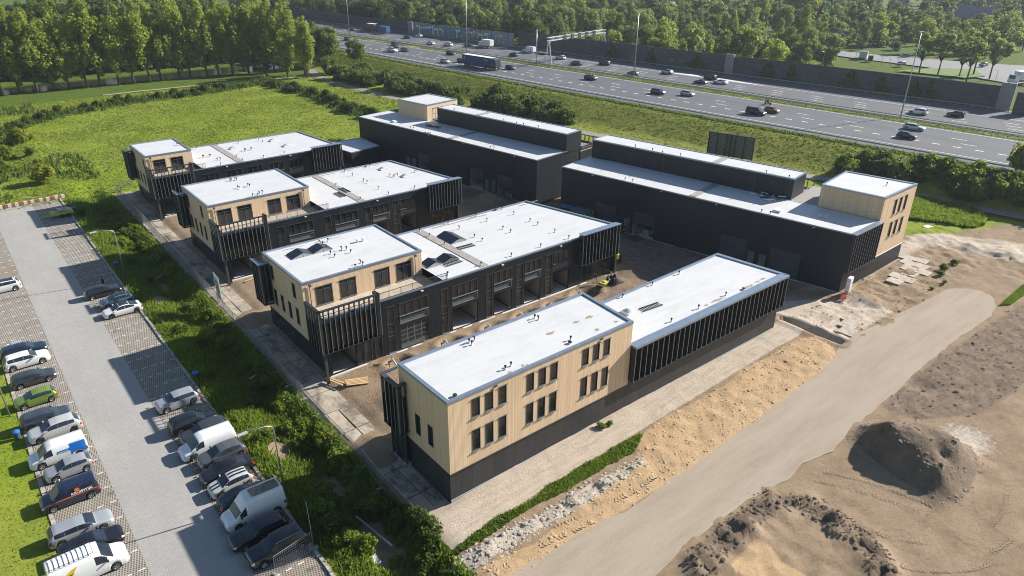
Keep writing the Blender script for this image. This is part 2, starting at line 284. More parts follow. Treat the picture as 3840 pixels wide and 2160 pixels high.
# building footprints
ABC = dict(C=dict(x0=.72, x1=16.25, xn=46.3, xf=42.7, y0=24.44, yt=29.4, y1=40.75), B=dict(x0=1.0, x1=16.35, xn=40.75, xf=37.7, y0=56.2, yt=61.75, y1=73.9), A=dict(x0=1.0, x1=8.9, xn=35.4, xf=33.75, y0=89.5, yt=95.05, y1=105.55))
E_UV = ((65.54, .06), (-.1822, .9833)); F_UV = ((55.89, 53.31), (-.1554, .9879))
P_E = [(65.54, .06), (84.1, .42), (75.2, 50.6), (56.70, 47.8)]; P_F = [(55.89, 53.31), (75.0, 56.5), (67.0, 107.9), (47.79, 104.77)]
PITS = [(8.2, 22.2, 1.1), (15.4, 22.0, 1.2), (21.8, 21.8, 1.2), (27.0, 21.8, 1.2), (32.0, 21.7, 1.2), (37.5, 21.6, 1.5)]
def H(x, y):
    x = np.asarray(x, float); y = np.asarray(y, float); n1 = fbm(x, y, 3., 4, 3) - .5; n2 = fbm(x, y, 14., 3, 9) - .5; n3 = fbm(x, y, .9, 2, 21) - .5
    site = ss(-3.4, 2.0, x) * (1 - ss(109, 113, y)); z = np.where(True, -.82, 0) + 0 * x
    # ditch between the car park and the site
    dit = ss(-11.1, -9.2, x) * (1 - ss(-3.6, -2.9, x)) * (1 - ss(112, 120, y)); prof = np.interp(x, [-11.3, -10, -8.4, -6.4, -5.2, -3.6, -2.9], [-.8, -.62, -1.0, -1.75, -1.55, -.72, -.52])
    z = z * (1 - dit) + (prof + .45 * n1) * dit
    z = z * (1 - ss(-3.6, -2.8, x) * (1 - ss(108, 112, y))) + (np.interp(x, [-3, .2, 1.2, 4], [-.52, -.5, -.2, -.06]) + .0 * n1) * ss(-3.6, -2.8, x) * (1 - ss(108, 112, y))
    inner = ss(1.5, 5, x) * (1 - ss(108, 112, y)); flat = ss(-3, 1, sdpoly(x, y, P_ROAD)); z = z + inner * (1 - flat) * (.16 * n1 + .22 * n2 + .10 * n3 + .03)
    south = ss(.8, -1.0, y) * ss(-5, -2, x); z = np.where(y < 1, z * (1 - south) + south * (.0 + (.12 * n1 + .10 * n3 + .12 * n2) * (1 - flat)), z)
    # heaps, ridges and pits of the building site
    for px, py, r in PITS:
        d = np.hypot((x - px) / 1.5, y - py); z = z - 1.05 * ss(r, r * .45, d) + .28 * np.exp(-((d - r * 1.25) / .35) ** 2)
    z = z - .75 * ss(-.15, .5, sdpoly(x, y, P_TRENCH)) + .22 * np.exp(-((sdpoly(x, y, P_TRENCH) + .5) / .45) ** 2)
    h = ss(-.4, 2.6, sdpoly(x, y, P_HEAP)); rid = np.sin((x * .62 + y * .8) * 1.25 + 1.0) * .22; gul = np.abs(vnoise(x * .8 + y * .6, y * .25 - x * .3, 1.1, 61) - .5); z = z + h * (1.55 + 1.5 * np.exp(-((x - 36.6 - .12 * (y + 20)) / 2.1) ** 2 - ((y + 21.6) / 3.0) ** 2) + 1.1 * np.exp(-((x - 38.8) / 1.6) ** 2 - ((y + 24.2) / 2.4) ** 2) + .9 * n1 - .9 * gul + .3 * n3) + .18 * ss(-1.2, .2, sdpoly(x, y, P_HEAP))
    m = sdpoly(x, y, P_MOUND); z = z + .62 * np.exp(-((m - 1.2) / 1.3) ** 2) * (1.5 * ss(.3, .75, fbm(x, y, 1.6, 4, 5))) + ss(0, 2, m) * (.1 * n1 + .25 * n3)
    o = ss(-.3, .8, sdpoly(x, y, P_ORANGE)); z = z + o * (.18 + .22 * n3 + .1 * n1); wv = ss(-.2, .4, sdpoly(x, y, P_WHITE)); z = z + wv * (.15 + .55 * n3)
    dk = ss(-.5, 2, sdpoly(x, y, P_DARK1)); z = z + dk * (.30 * n2 + .2 * n3 - .12 + .05 * np.sin((x * .35 + y) * 5))
    ch = ss(52, 56, x) * (1 - ss(92, 100, x)) * ss(-9.5, -8, y) * (1 - ss(-.6, .3, y)) + ss(88, 92, x) * (1 - ss(112, 118, x)) * ss(-34, -30, y) * (1 - ss(3, 5, y)); z = z + ch * (.35 * n3 + .45 * n1)
    for px, py, r, hh in ((24.5, 72, 2.5, .0), (50.5, 60.5, 3.2, 1.7), (46, 63.5, 2.5, 1.0), (-.6, 28.0, 0, 0), (-1.1, 10.6, 1.9, 1.0), (-.7, 43.6, 1.7, .9), (47.5, 22.5, 1.5, .5), (57.5, 14, 2.6, .5), (52, 28, 3, .4), (3.4, 16.0, 1.7, .55), (81, -3.5, 0, 0), (66.5, -3.4, 1.6, .55), (62.5, -1.2, 1.5, -.3), (54, -9.0, 1.0, -.4), (95, -6, 2.4, -.5), (100, -9.5, 2.6, .5), (97.5, -4.8, 1.5, .5), (51, -17.3, 1.6, -.5)):
        if r: z = z + hh * np.exp(-((x - px) ** 2 + (y - py) ** 2) / r ** 2 * 1.2) * (1 + .5 * n3)
    # meadow with a raised bank round it
    mead = ss(110, 116, y); z = z + mead * (.18 * n2 + .14 * n1 * (x < 120))
    yb = np.interp(x, [-20, 0, 20, 48, 60, 68], [176, 198, 206, 210, 212, 215]); xb = np.interp(y, [140, 185, 215], [72, 73, 69])
    bank = np.exp(-((y - yb) / 4.5) ** 2) * (x < 70) + np.exp(-((x - xb) / 3.5) ** 2) * (y > 128) * (y < 216) + .8 * np.exp(-((x + 10 + .03 * (y - 150)) / 3.5) ** 2) * ss(112, 122, y) * (y < 176); z = z + .9 * bank * ss(112, 120, y)
    can = ss(241, 246, y) * (1 - ss(262, 267, y)) * (x < 92); z = z - 1.5 * can
    # motorway embankment
    xn = XN(y); t = x - (xn - 5.2); up_ = np.interp(t, [-17, -13, -2.4, .4], [0, .1, .96, 1.]); xw = XW(y); dn = 1 - .75 * ss(xw + 1, xw + 12, x)
    z = z * (1 - up_) + (MZ - .16) * up_ * dn + (up_ > .02) * (up_ < .97) * .18 * n1; z = np.where(x > xw + 1, z + .3 * n2, z)
    return z
def axis(segs):
    out = [segs[0][0]]
    for a, b, st in segs: n = max(1, int(round((b - a) / st))); out += list(np.linspace(a, b, n + 1)[1:])
    return np.array(out)
GX = axis([(-1500, -300, 120), (-300, -60, 12), (-60, -30, 2), (-30, 104, .4), (104, 210, 1.5), (210, 420, 7), (420, 2200, 90)])
GY = axis([(-900, -120, 60), (-120, -44, 4), (-44, 34, .4), (34, 122, .75), (122, 270, 1.5), (270, 600, 9), (600, 2500, 110)])
gx, gy = np.meshgrid(GX, GY); gz = H(gx, gy)
def grid_mesh(name, X, Y, Z, mat):
    ny, nx = X.shape; me = bpy.data.meshes.new(name); V = np.stack([X, Y, Z], -1).reshape(-1, 3); i = np.arange(nx * ny).reshape(ny, nx)
    F = np.stack([i[:-1, :-1], i[:-1, 1:], i[1:, 1:], i[1:, :-1]], -1).reshape(-1, 4)
    return raw_mesh(name, V, F, mat, me)
def raw_mesh(name, V, F, mat, me=None, smooth=True):
    me = me or bpy.data.meshes.new(name); k = F.shape[1]
    me.vertices.add(len(V)); me.vertices.foreach_set('co', np.asarray(V, np.float32).ravel()); me.loops.add(F.size); me.loops.foreach_set('vertex_index', F.astype(np.int32).ravel())
    me.polygons.add(len(F)); me.polygons.foreach_set('loop_start', np.arange(0, F.size, k, dtype=np.int32)); me.polygons.foreach_set('loop_total', np.full(len(F), k, np.int32))
    if smooth: me.polygons.foreach_set('use_smooth', np.ones(len(F), bool))
    me.materials.append(mat); me.update(calc_edges=True); return me
def mk_ground():
    t = NT("ground_soils"); p = t.pos(); A = t.attr
    n0 = t.noise(p, .35, 7, .72); n1 = t.noise(p, 2.2, 6, .75); n2 = t.noise(p, 11, 4, .75); ns = t.noise(t.map(p, (.25, 2.2, 1)), 1.0, 6, .72)
    nn = t.math('ADD', t.math('MULTIPLY', n1, .5), t.math('MULTIPLY', n2, .5))
    def edge(a, w=.5): return t.ramp(t.math('ADD', A(a), t.math('MULTIPLY', t.math('SUBTRACT', n1, .5), w)), [(.42, 0.), (.58, 1.)])
    f = t.math('ADD', t.math('MULTIPLY', n0, .55), t.math('MULTIPLY', nn, .45))
    soil = t.ramp(f, [(.28, (.12, .085, .055)), (.43, (.235, .17, .11)), (.58, (.32, .24, .16)), (.78, (.43, .34, .245))])
    pale = t.ramp(t.math('ADD', t.math('MULTIPLY', ns, .6), t.math('MULTIPLY', nn, .4)), [(.3, (.30, .24, .18)), (.48, (.45, .375, .295)), (.72, (.56, .48, .385))])
    orange = t.ramp(nn, [(.3, (.26, .165, .09)), (.45, (.42, .29, .165)), (.75, (.53, .39, .24))])
    white = t.ramp(nn, [(.33, (.13, .12, .11)), (.44, (.36, .31, .25)), (.6, (.52, .46, .38))])
    dark = t.ramp(t.math('ADD', t.math('MULTIPLY', t.noise(t.map(p, (.7, .9, 1), (0, 0, .5)), 1.3, 7, .8), .6), t.math('MULTIPLY', n2, .4)), [(.3, (.055, .042, .032)), (.45, (.15, .112, .08)), (.6, (.26, .20, .145)), (.75, (.42, .345, .265))])
    heap = t.ramp(t.math('ADD', t.math('MULTIPLY', t.noise(p, .55, 5, .7), .5), t.math('MULTIPLY', n2, .5)), [(.3, (.06, .052, .044)), (.42, (.14, .115, .09)), (.56, (.24, .175, .115)), (.66, (.27, .23, .185)), (.8, (.42, .36, .28))])
    gn = t.math('ADD', t.math('MULTIPLY', t.noise(p, .07, 6, .7), .5), t.math('MULTIPLY', t.noise(p, 1.1, 6, .75), .5))
    grass = t.ramp(gn, [(.3, (.085, .13, .014)), (.45, (.17, .23, .02)), (.58, (.235, .29, .03)), (.75, (.31, .33, .06))])
    grass = t.mix(t.ramp(t.noise(p, .045, 6, .75), [(.45, 0.), (.68, .55)]), grass, (.30, .28, .085)); grass = t.mix(t.ramp(t.noise(p, .16, 6, .75), [(.56, 0.), (.7, .7)]), grass, (.07, .12, .014))
    rough = t.ramp(t.math('ADD', t.math('MULTIPLY', n0, .4), t.math('MULTIPLY', n1, .6)), [(.3, (.03, .052, .008)), (.5, (.075, .12, .016)), (.7, (.14, .19, .025))])
    verge = t.ramp(t.math('ADD', t.math('MULTIPLY', t.noise(t.map(p, (1, .22, 1)), .5, 7, .75), .5), t.math('MULTIPLY', n1, .5)), [(.3, (.14, .155, .025)), (.5, (.23, .245, .042)), (.7, (.34, .32, .085))])
    c = soil
    for a, col, wd in (('a_pale', pale, .45), ('a_orange', orange, .35), ('a_white', white, .6), ('a_dark', dark, .6), ('a_heap', heap, .7), ('a_grass', grass, .7), ('a_rough', rough, .7), ('a_verge', verge, .4)): c = t.mix(edge(a, wd), c, col)
    t.base(c); t.set(.95, spec=.1); t.bump(t.math('ADD', n1, t.math('MULTIPLY', n2, .6)), .75, .12); return t.m
me = grid_mesh("ground", gx, gy, gz, mk_ground())
def sm(P, w=.8): return np.clip(.5 + sdpoly(gx, gy, P) / (2 * w), 0, 1)
at = {}
at['a_pale'] = np.maximum(sm(P_PALE, .5), np.maximum(sm(P_DIRTR, 3) * .75, .9 * sm([(53, 6), (66, -2), (66, -7.5), (52.5, -7.5)], 1.5)))
at['a_orange'] = sm(P_ORANGE, .5); at['a_white'] = np.maximum(sm(P_WHITE, .35), .62 * np.exp(-((gx - 44) / 5) ** 2 - ((gy + 24.5) / 4) ** 2))
rim = sdpoly(gx, gy, P_MOUND); yard = ss(2, 5, gx) * (gy > 4) * (gy < 108) * (gx < 82); at['a_dark'] = np.maximum(sm(P_DARK1, 1.2) * (.72 + .3 * fbm(gx, gy, 6, 3, 41)), np.where(rim > -.6, np.clip(1.05 - np.abs(rim - 1.0) / 2.0, 0, 1) * (.25 + 1.0 * fbm(gx, gy, 2.2, 4, 2)), 0))
at['a_dark'] = np.maximum(at['a_dark'], yard * (.18 + .55 * fbm(gx, gy, 5, 4, 71)) * np.where(gx > 38, 1.15, .85)); at['a_orange'] = np.maximum(at['a_orange'], .75 * ss(1.2, 3.5, rim) * ss(.45, .58, fbm(gx, gy, 5, 2, 33)))
at['a_heap'] = sm(P_HEAP, .5)
site = (gx > -2.9) & (gy < 109) & (gx < 95) & ~((gx > 66) & (gy > 56) & (gx > np.interp(gy, [56, 110], [77, 68])))
bk = ss(-3.3, -2.7, gx) * (1 - ss(108, 111, gy)) * (1 - ss(np.interp(gy, [-40, -4, 0, 10, 60, 110], [180, 112, 101, 84, 76.5, 69]) , np.interp(gy, [-40, -4, 0, 10, 60, 110], [181, 114, 103, 87, 79, 71]), gx))
at['a_grass'] = np.clip(np.maximum(1 - bk, sm(P_GRASSR, .8)) * (1 - .0), 0, 1)
at['a_grass'] = np.maximum(at['a_grass'], sm([(78.6, -15.6), (89, -15.2), (90, -16.6), (80, -16.4)], .6)); at['a_grass'] = np.maximum(at['a_grass'], .56 * sm(P_WEED, .5))
strip = ss(-11.2, -10.9, gx) * (1 - ss(-3.3, -2.7, gx)) * (1 - ss(110, 116, gy))
bankm = np.exp(-((gy - np.interp(gx, [-20, 0, 20, 48, 60, 68], [176, 198, 206, 210, 212, 215]) + 3) / 4.) ** 2) * (gx < 72) + np.exp(-((gx - np.interp(gy, [140, 185, 215], [72, 73, 69]) + 2) / 3.) ** 2) * (gy > 128) * (gy < 216)
at['a_rough'] = np.clip(np.maximum(np.maximum(strip * .9, bankm * .8 * (gy > 112)), np.maximum(ss(216, 222, gy) * (gx < 110) * (gx > -80) * .85, ss(XW(gy) + 1, XW(gy) + 4, gx) * .95)), 0, 1)
for sx_, sy_, r_ in ((-8.2, 57.5, 2.4), (-7.3, 84, 1.6), (-8.3, 16.5, 2.3), (-6.3, 10.0, 2.2), (-6.0, 1.5, 3.4), (-6.5, 63, 2.0)):
    q = np.exp(-((gx - sx_) / r_) ** 2 * 2 - ((gy - sy_) / (r_ * 2.2)) ** 2); at['a_rough'] *= 1 - q; at['a_grass'] *= 1 - q
at['a_verge'] = ss(-18.5, -16, gx - (XN(gy) - 5.2)) * (1 - ss(XW(gy), XW(gy) + 2, gx)) * (gy > -30) * .95
for k, v in at.items():
    a = me.attributes.new(k, 'FLOAT', 'POINT'); a.data.foreach_set('value', np.clip(v, 0, 1).astype(np.float32).ravel())
struct(link("ground", me))
def Hs(x, y): return float(H(np.array([x]), np.array([y]))[0])
def sheet(name, poly, z, mat, t=.03, label=None):
    return struct(MB().prism(poly, z - t, z, bottom=False).build(name, mat))
def strip(name, fa, fb, ys, z, mat, zoff=0, nx=1):
    V = []; F = []
    for y in ys:
        a, b = float(fa(y)), float(fb(y))
        for i in range(nx + 1): V.append((a + (b - a) * i / nx, y, z))
    for j in range(len(ys) - 1):
        for i in range(nx): k = j * (nx + 1) + i; F.append((k, k + 1, k + nx + 2, k + nx + 1))
    return raw_mesh(name, np.array(V), np.array(F), mat, smooth=False)
# roads and paved surfaces
def mk_track():
    t = NT("compacted_sand"); p = t.pos(); a = t.noise(t.map(p, (.09, .55, 1)), 1., 7, .7); b = t.noise(p, 4., 6, .8); g = t.noise(p, 26, 3, .7)
    f = t.math('ADD', t.math('MULTIPLY', a, .6), t.math('ADD', t.math('MULTIPLY', b, .25), t.math('MULTIPLY', g, .15)))
    c = t.ramp(f, [(.3, (.27, .22, .165)), (.5, (.355, .295, .23)), (.7, (.41, .35, .28))]); st = t.ramp(t.vor(p, 3.0), [(0., 1.), (.035, 0.)]); c = t.mix(t.math('MULTIPLY', st, .6), c, (.2, .17, .14))
    t.base(c); t.set(.95, spec=.1); t.bump(t.math('ADD', b, g), .4, .05); return t.m
TRACKM = mk_track()
def jit(poly, step=1.2, amp=.14, s=4):
    out = []
    for i in range(len(poly)):
        a, b = np.array(poly[i], float), np.array(poly[(i + 1) % len(poly)], float); L = np.linalg.norm(b - a); n = max(1, int(L / step)); nr = np.array([-(b - a)[1], (b - a)[0]]) / max(L, 1e-6)
        for j in range(n): q = a + (b - a) * j / n; out.append(tuple(q + nr * (float(fbm(np.array([q[0]]), np.array([q[1]]), 1.6, 3, s)[0]) - .5) * amp * 4))
    return out
sheet("sand_road", jit(P_ROAD, .5, .11), .07, TRACKM, .12)
struct(MB().prism([(-15.98, -40), (-15.98, 113.9), (-22.2, 113.9), (-22.2, -40)], LOT - .02, LOT, bottom=False).build("parking_lane", mk_pavers("grey_brick_paving", (.36, .35, .325), (.43, .415, .39), .42, .11)))
GP = mk_grasscrete()
for nm, xa, xb in (("parking_bays", -15.97, -11.45), ("parking_bays", -26.85, -22.21)): struct(MB().prism([(xa, -40), (xb, -40), (xb, 113.9), (xa, 113.9)], LOT - .02, LOT + .004, bottom=False).build(nm, GP))
WM = M("worn_white_marking", (.62, .60, .56), .8, var=.3, vscale=3)
mk = MB()
yb0 = 2.4
for i in range(50):
    for xa, dx in ((-15.9, 1), (-22.35, -1)):
        y = yb0 + 2.38 * i
        for j in range(5):
            x = xa + dx * j * .98; mk.quad((x, y - .06, LOT + .010), (x + dx * .5, y - .06, LOT + .010), (x + dx * .5, y + .06, LOT + .010), (x, y + .06, LOT + .010)) if dx > 0 else mk.quad((x - .5, y - .06, LOT + .010), (x, y - .06, LOT + .010), (x, y + .06, LOT + .010), (x - .5, y + .06, LOT + .010))
struct(mk.build("parking_markings", WM))
kb = MB()
for i in range(150):
    y = -36 + i; a, b = random.uniform(-.03, .03), random.uniform(-.02, .03)
    kb.box(-11.44 + a, -11.16 + a, y + .02, y + .97, LOT - .2, LOT + .14 + b); kb.box(-27.25 + a, -26.9 + a, y + .02, y + .97, LOT - .2, LOT + .05 + b)
struct(kb.build("parking_kerb", M("kerb_stone", (.36, .33, .29), .9, var=.35, vscale=2.)))
def mk_slabs():
    t = NT("wet_concrete_slabs"); p = t.pos(); f = t.noise(t.map(p, (.8, .5, 1)), .6, 7, .75, .6); g = t.noise(p, 7, 5, .75)
    c = t.ramp(f, [(.36, (.10, .088, .075)), (.46, (.26, .225, .18)), (.55, (.40, .345, .27)), (.72, (.50, .44, .36))]); c = t.mix(t.ramp(g, [(.4, 0.), (.75, .3)]), c, (.5, .45, .38)); c = t.mix(t.ramp(t.noise(p, .22, 4, .6), [(.52, 0.), (.66, .4)]), c, (.42, .26, .12))
    t.base(c); t.set(.75, spec=.3); t.bump(g, .3, .02); return t.m
SLAB = mk_slabs(); sl = MB(); y = -1.0
while y < 108:
    L = 3.9
    for xa, xb in ((-2.75, -1.32), (-1.22, .22)):
        z = [-.44 + random.uniform(-.03, .035) for _ in range(4)]; o = random.uniform(-.05, .05)
        sl.prism([(xa + o, y + .05), (xb + o, y + .05), (xb + o, y + L - .05), (xa + o, y + L - .05)], -.75, z)
    y += L + random.uniform(.02, .1)
struct(sl.build("concrete_path", SLAB))
sl = MB()
for i, (cx, cy) in enumerate([(85.6, -.4), (83.6, -1.3), (86.0, -2.3), (81.5, -2.4), (79.6, -3.4), (83.7, -3.2), (77.4, -2.6), (75.3, -3.2), (77.2, -4.1), (81.7, -4.4), (57.3, -5.6), (55.6, -6.4), (59.2, -5.0)]):
    a = .02 + random.uniform(-.06, .06); c, s = math.cos(a), math.sin(a); P = [(cx + c * u - s * v, cy + s * u + c * v) for u, v in ((-.98, -.98), (.98, -.98), (.98, .98), (-.98, .98))]; sl.prism(P, -.3, [.13 + random.uniform(-.04, .04) for _ in range(4)])
struct(sl.build("concrete_slabs", M("pale_slab_concrete", (.40, .345, .28), .9, var=.3, vscale=1.6, bump=.2)))
# access path behind the halls and gravel track beyond the meadow
PATHM = M("path_asphalt", (.24, .215, .19), .9, var=.2, vscale=.6)
xp = lambda y: np.interp(y, [-30, -6, 6, 12, 30, 83, 88, 125, 160, 192, 215, 240], [121, 119.6, 117.6, 117.8, 113.4, 104.8, 103.4, 96.5, 90, 88.0, 88.5, 96])
ys = np.arange(-30, 241, 5.)
def drape(name, fa, fb, ys, off, mat, nx=2):
    V = []; F = []
    for y in ys:
        a, b = float(fa(y)), float(fb(y)); za = max(Hs(a, y), Hs(b, y), Hs((a + b) / 2, y)) + off
        for i in range(nx + 1): V.append((a + (b - a) * i / nx, y, za))
    for j in range(len(ys) - 1):
        for i in range(nx): k = j * (nx + 1) + i; F.append((k, k + 1, k + nx + 2, k + nx + 1))
    return struct(link(name, raw_mesh(name, np.array(V), np.array(F), mat, smooth=False)))
drape("cycle_path", lambda y: xp(y) - 1.6, lambda y: xp(y) + 1.6, ys, .07, PATHM)
V = [(x, 221.0 + .02 * x + (0 if x < 62 else -(x - 62) * .35) + d, 0) for x in range(18, 92, 4) for d in (-.9, .9)]; V = [(a, b, Hs(a, b) + .12) for a, b, _ in V]
struct(link("gravel_path", raw_mesh("gravel_path", np.array(V), np.array([(2 * i, 2 * i + 2, 2 * i + 3, 2 * i + 1) for i in range(len(V) // 2 - 1)]), M("path_gravel", (.30, .245, .18), .95, var=.2), smooth=False)))
tw = NT("canal_water"); tw.base((.03, .035, .02)); tw.set(.08, spec=.5); tw.bump(tw.noise(tw.map(tw.pos(), (.6, 2, 1)), 1.2, 3), .15, .05)
struct(MB().quad((-90, 243.5, -1.72), (93, 243.5, -1.72), (93, 264.5, -1.72), (-90, 264.5, -1.72)).build("canal_water", tw.m))
# motorway: two carriageways, median, markings
ASPH = mk_asphalt(); ys = np.arange(-70, 460, 8.); KB = 5.2
struct(link("motorway", strip("motorway", lambda y: XN(y) - KB, lambda y: XM(y) + 1.4, ys, MZ, ASPH)))
struct(link("motorway", strip("motorway", lambda y: XM(y) + 7.2, lambda y: XW(y) - 2.2, ys, MZ, ASPH)))
mm = MB(); Z = MZ + .012; Z2 = MZ + .013
def line(fx, w, on=None, off=None, y0=-60, y1=430, ph=0.):
    y = y0 + ph
    while y < y1:
        L = on or 8.; a, b = float(fx(y)), float(fx(y + L)); mm.quad((a - w / 2, y, Z), (a + w / 2, y, Z), (b + w / 2, y + L, Z), (b - w / 2, y + L, Z)); y += L + (off or 0)
FX = lambda k: (lambda y: XN(y) + (XM(y) - XN(y)) * k)
GXF = lambda k: (lambda y: (XM(y) + 8.4) + (XF(y) - XM(y) - 8.4) * k)
line(FX(0), .24); line(FX(1), .24); line(FX(.315), .42, 1.6, 2.6); line(FX(.49), .26, 3.2, 8.8, ph=2); line(FX(.67), .26, 3.2, 8.8, ph=5.5)
line(GXF(0), .22); line(GXF(1), .24); line(GXF(.27), .26, 3.2, 8.8, ph=1); line(GXF(.47), .26, 3.2, 8.8, ph=2.5); line(GXF(.67), .26, 3.2, 8.8, ph=4)
struct(mm.build("road_markings", M("road_paint", (.72, .72, .70), .7, var=.15)))
y0_, y1_ = 84, 122; struct(link("road_markings", strip("white_gore_area", lambda y: XF(y) + .3 - .0 * y, lambda y: XF(y) + .35 + 2.6 * np.clip((y - 84) / 18, 0, 1) * np.clip((124 - y) / 12, 0, 1), np.arange(84, 125, 4.), MZ + .013, M("gore_paint", (.6, .61, .62), .8, var=.3))))
# ---------------------------------------------------------------- buildings
SILLM = M('sill_metal', (.17, .185, .195), .45); STAIN = M('rusty_water_stain', (.32, .25, .17), .8, var=.4, vscale=4.)
def stain(root, x0, x1, y, z, wd=.3, n=9, dy=0.):
    mb = MB()
    for i in range(n):
        u = x0 + (x1 - x0) * random.random(); L = random.uniform(.5, 2.2) * (x1 - x0) / 22; yy = y + dy * (u - x0) / (x1 - x0) + random.uniform(-.1, .1); P = []
        for k in range(12): a = 2 * math.pi * k / 12; P.append((u + L * math.cos(a) * random.uniform(.7, 1.2), yy + wd * math.sin(a) * random.uniform(.3, 1.2), z + .004 + .0008 * i))
        mb.poly(P)
    o = mb.build('roof_stain', STAIN, root); o['kind'] = 'stuff'; return place(o, root)

def dirn(P0, P1): d = np.array(P1, float) - np.array(P0, float); L = float(np.hypot(*d)); return (d / L), L
def wall(mb, P0, P1, z0, z1, holes=(), rev=.16, m=0, mrev=None):
    """wall face seen from outside, P0 left to P1 right; holes = (u0,u1,za,zb); reveals go inwards"""
    d, L = dirn(P0, P1); n = (d[1], -d[0]); mrev = m if mrev is None else mrev
    Q = lambda u, z, o=0.: (P0[0] + d[0] * u + n[0] * o, P0[1] + d[1] * u + n[1] * o, z)
    us = sorted({0., L, *[h[0] for h in holes], *[h[1] for h in holes]}); zs = sorted({z0, z1, *[h[2] for h in holes], *[h[3] for h in holes]})
    us = [u for u in us if 0 <= u <= L]; zs = [z for z in zs if z0 <= z <= z1]
    for i in range(len(us) - 1):
        for j in range(len(zs) - 1):
            uc, zc = (us[i] + us[i + 1]) / 2, (zs[j] + zs[j + 1]) / 2
            if any(h[0] < uc < h[1] and h[2] < zc < h[3] for h in holes): continue
            mb.quad(Q(us[i], zs[j]), Q(us[i + 1], zs[j]), Q(us[i + 1], zs[j + 1]), Q(us[i], zs[j + 1]), m)
    for a, b, c, e in holes:
        c = max(c, z0)
        mb.quad(Q(a, c), Q(a, e), Q(a, e, -rev), Q(a, c, -rev), mrev); mb.quad(Q(b, e), Q(b, c), Q(b, c, -rev), Q(b, e, -rev), mrev)
        mb.quad(Q(a, e), Q(b, e), Q(b, e, -rev), Q(a, e, -rev), mrev); mb.quad(Q(b, c), Q(a, c), Q(a, c, -rev), Q(b, c, -rev), mrev)
def window(root, P0, P1, u0, u1, z0, z1, mull=(), trans=(), depth=.11, fw=.075, sill=True, name="window", glass=None, handle=False):
    d, L = dirn(P0, P1); mb = MB(); O = P0
    mb.obox(O, d, u0 + .004, u0 + fw, -depth, .025, z0 + .004, z1 - .004); mb.obox(O, d, u1 - fw, u1 - .004, -depth, .025, z0 + .004, z1 - .004)
    mb.obox(O, d, u0 + fw, u1 - fw, -depth, .025, z1 - fw, z1 - .004); mb.obox(O, d, u0 + fw, u1 - fw, -depth, .02, z0 + .004, z0 + fw)
    sm_ = MB()
    if sill: sm_.obox(O, d, u0 - .05, u1 + .05, .026, .12, z0 - .05, z0 + .02); mb.obox(O, d, u0 - .06, u1 + .06, .026, .08, z1 - .01, z1 + .045)
    for k in mull: u = u0 + (u1 - u0) * k; mb.obox(O, d, u - .04, u + .04, -depth + .004, .012, z0 + fw, z1 - fw)
    for a, b, k in trans: z = z0 + (z1 - z0) * k; mb.obox(O, d, u0 + (u1 - u0) * a + .045, u0 + (u1 - u0) * b - .045, -depth + .006, .006, z - .035, z + .035)
    w_ = mb.build(name, FRAME, root); (sm_.build('sill', SILLM, w_) if sm_.v else None); n = (d[1], -d[0]); g = MB(); Q = lambda u, z, o: (O[0] + d[0] * u + n[0] * o, O[1] + d[1] * u + n[1] * o, z)
    g.quad(Q(u0 + fw, z0 + fw, -.07), Q(u1 - fw, z0 + fw, -.07), Q(u1 - fw, z1 - fw, -.07), Q(u0 + fw, z1 - fw, -.07)); g.build("pane", glass or GLASS, w_)
    return w_
def roof(root, poly, z, cap=.24, up=.13, name="roof", mat=None, edge=True):
    o = MB().poly([(p[0], p[1], z) for p in poly]).build(name, mat or ROOF, root)
    if edge:
        mb = MB(); n = len(poly); c = np.mean(np.array(poly), 0)
        P = [np.array(p, float) for p in poly]; out = []; inn = []
        for i in range(n):
            a, b, e = P[i - 1], P[i], P[(i + 1) % n]; d1 = (b - a) / np.linalg.norm(b - a); d2 = (e - b) / np.linalg.norm(e - b); n1 = np.array([d1[1], -d1[0]]); n2 = np.array([d2[1], -d2[0]]); m_ = (n1 + n2); m_ = m_ / (1 + n1 @ n2); out.append(b + m_ * .045); inn.append(b - m_ * cap)
        for i in range(n):
            j = (i + 1) % n; mb.box8([(*out[i], z - .10), (*out[j], z - .10), (*inn[j], z - .0), (*inn[i], z - .0), (*out[i], z + up), (*out[j], z + up), (*inn[j], z + up), (*inn[i], z + up)])
        mb.build("roof_edge", ALU, root)
    return o
def fins(root, P0, P1, z0, z1, n, depth, back=True, top=True, w_=.07, label=None):
    """row of vertical metal fins with top and bottom rails; P0 left to P1 right on the outer line"""
    d, L = dirn(P0, P1); mb = MB()
    for i in range(n):
        u = .05 + (L - .1) * i / (n - 1); mb.obox(P0, d, u - w_ / 2, u + w_ / 2, -depth, -.031, z0 + .06, z1 - .12); mb.obox(P0, d, u - w_ / 2, u + w_ / 2, -.03, 0, z0 + .06, z1 - .12, 1)
    mb.obox(P0, d, 0, L, -depth, .03, z1 - .118, z1); mb.obox(P0, d, 0, L, -depth, .03, z0, z0 + .058)
    return mb.build("fin_screen", [FIN, FINE], root)
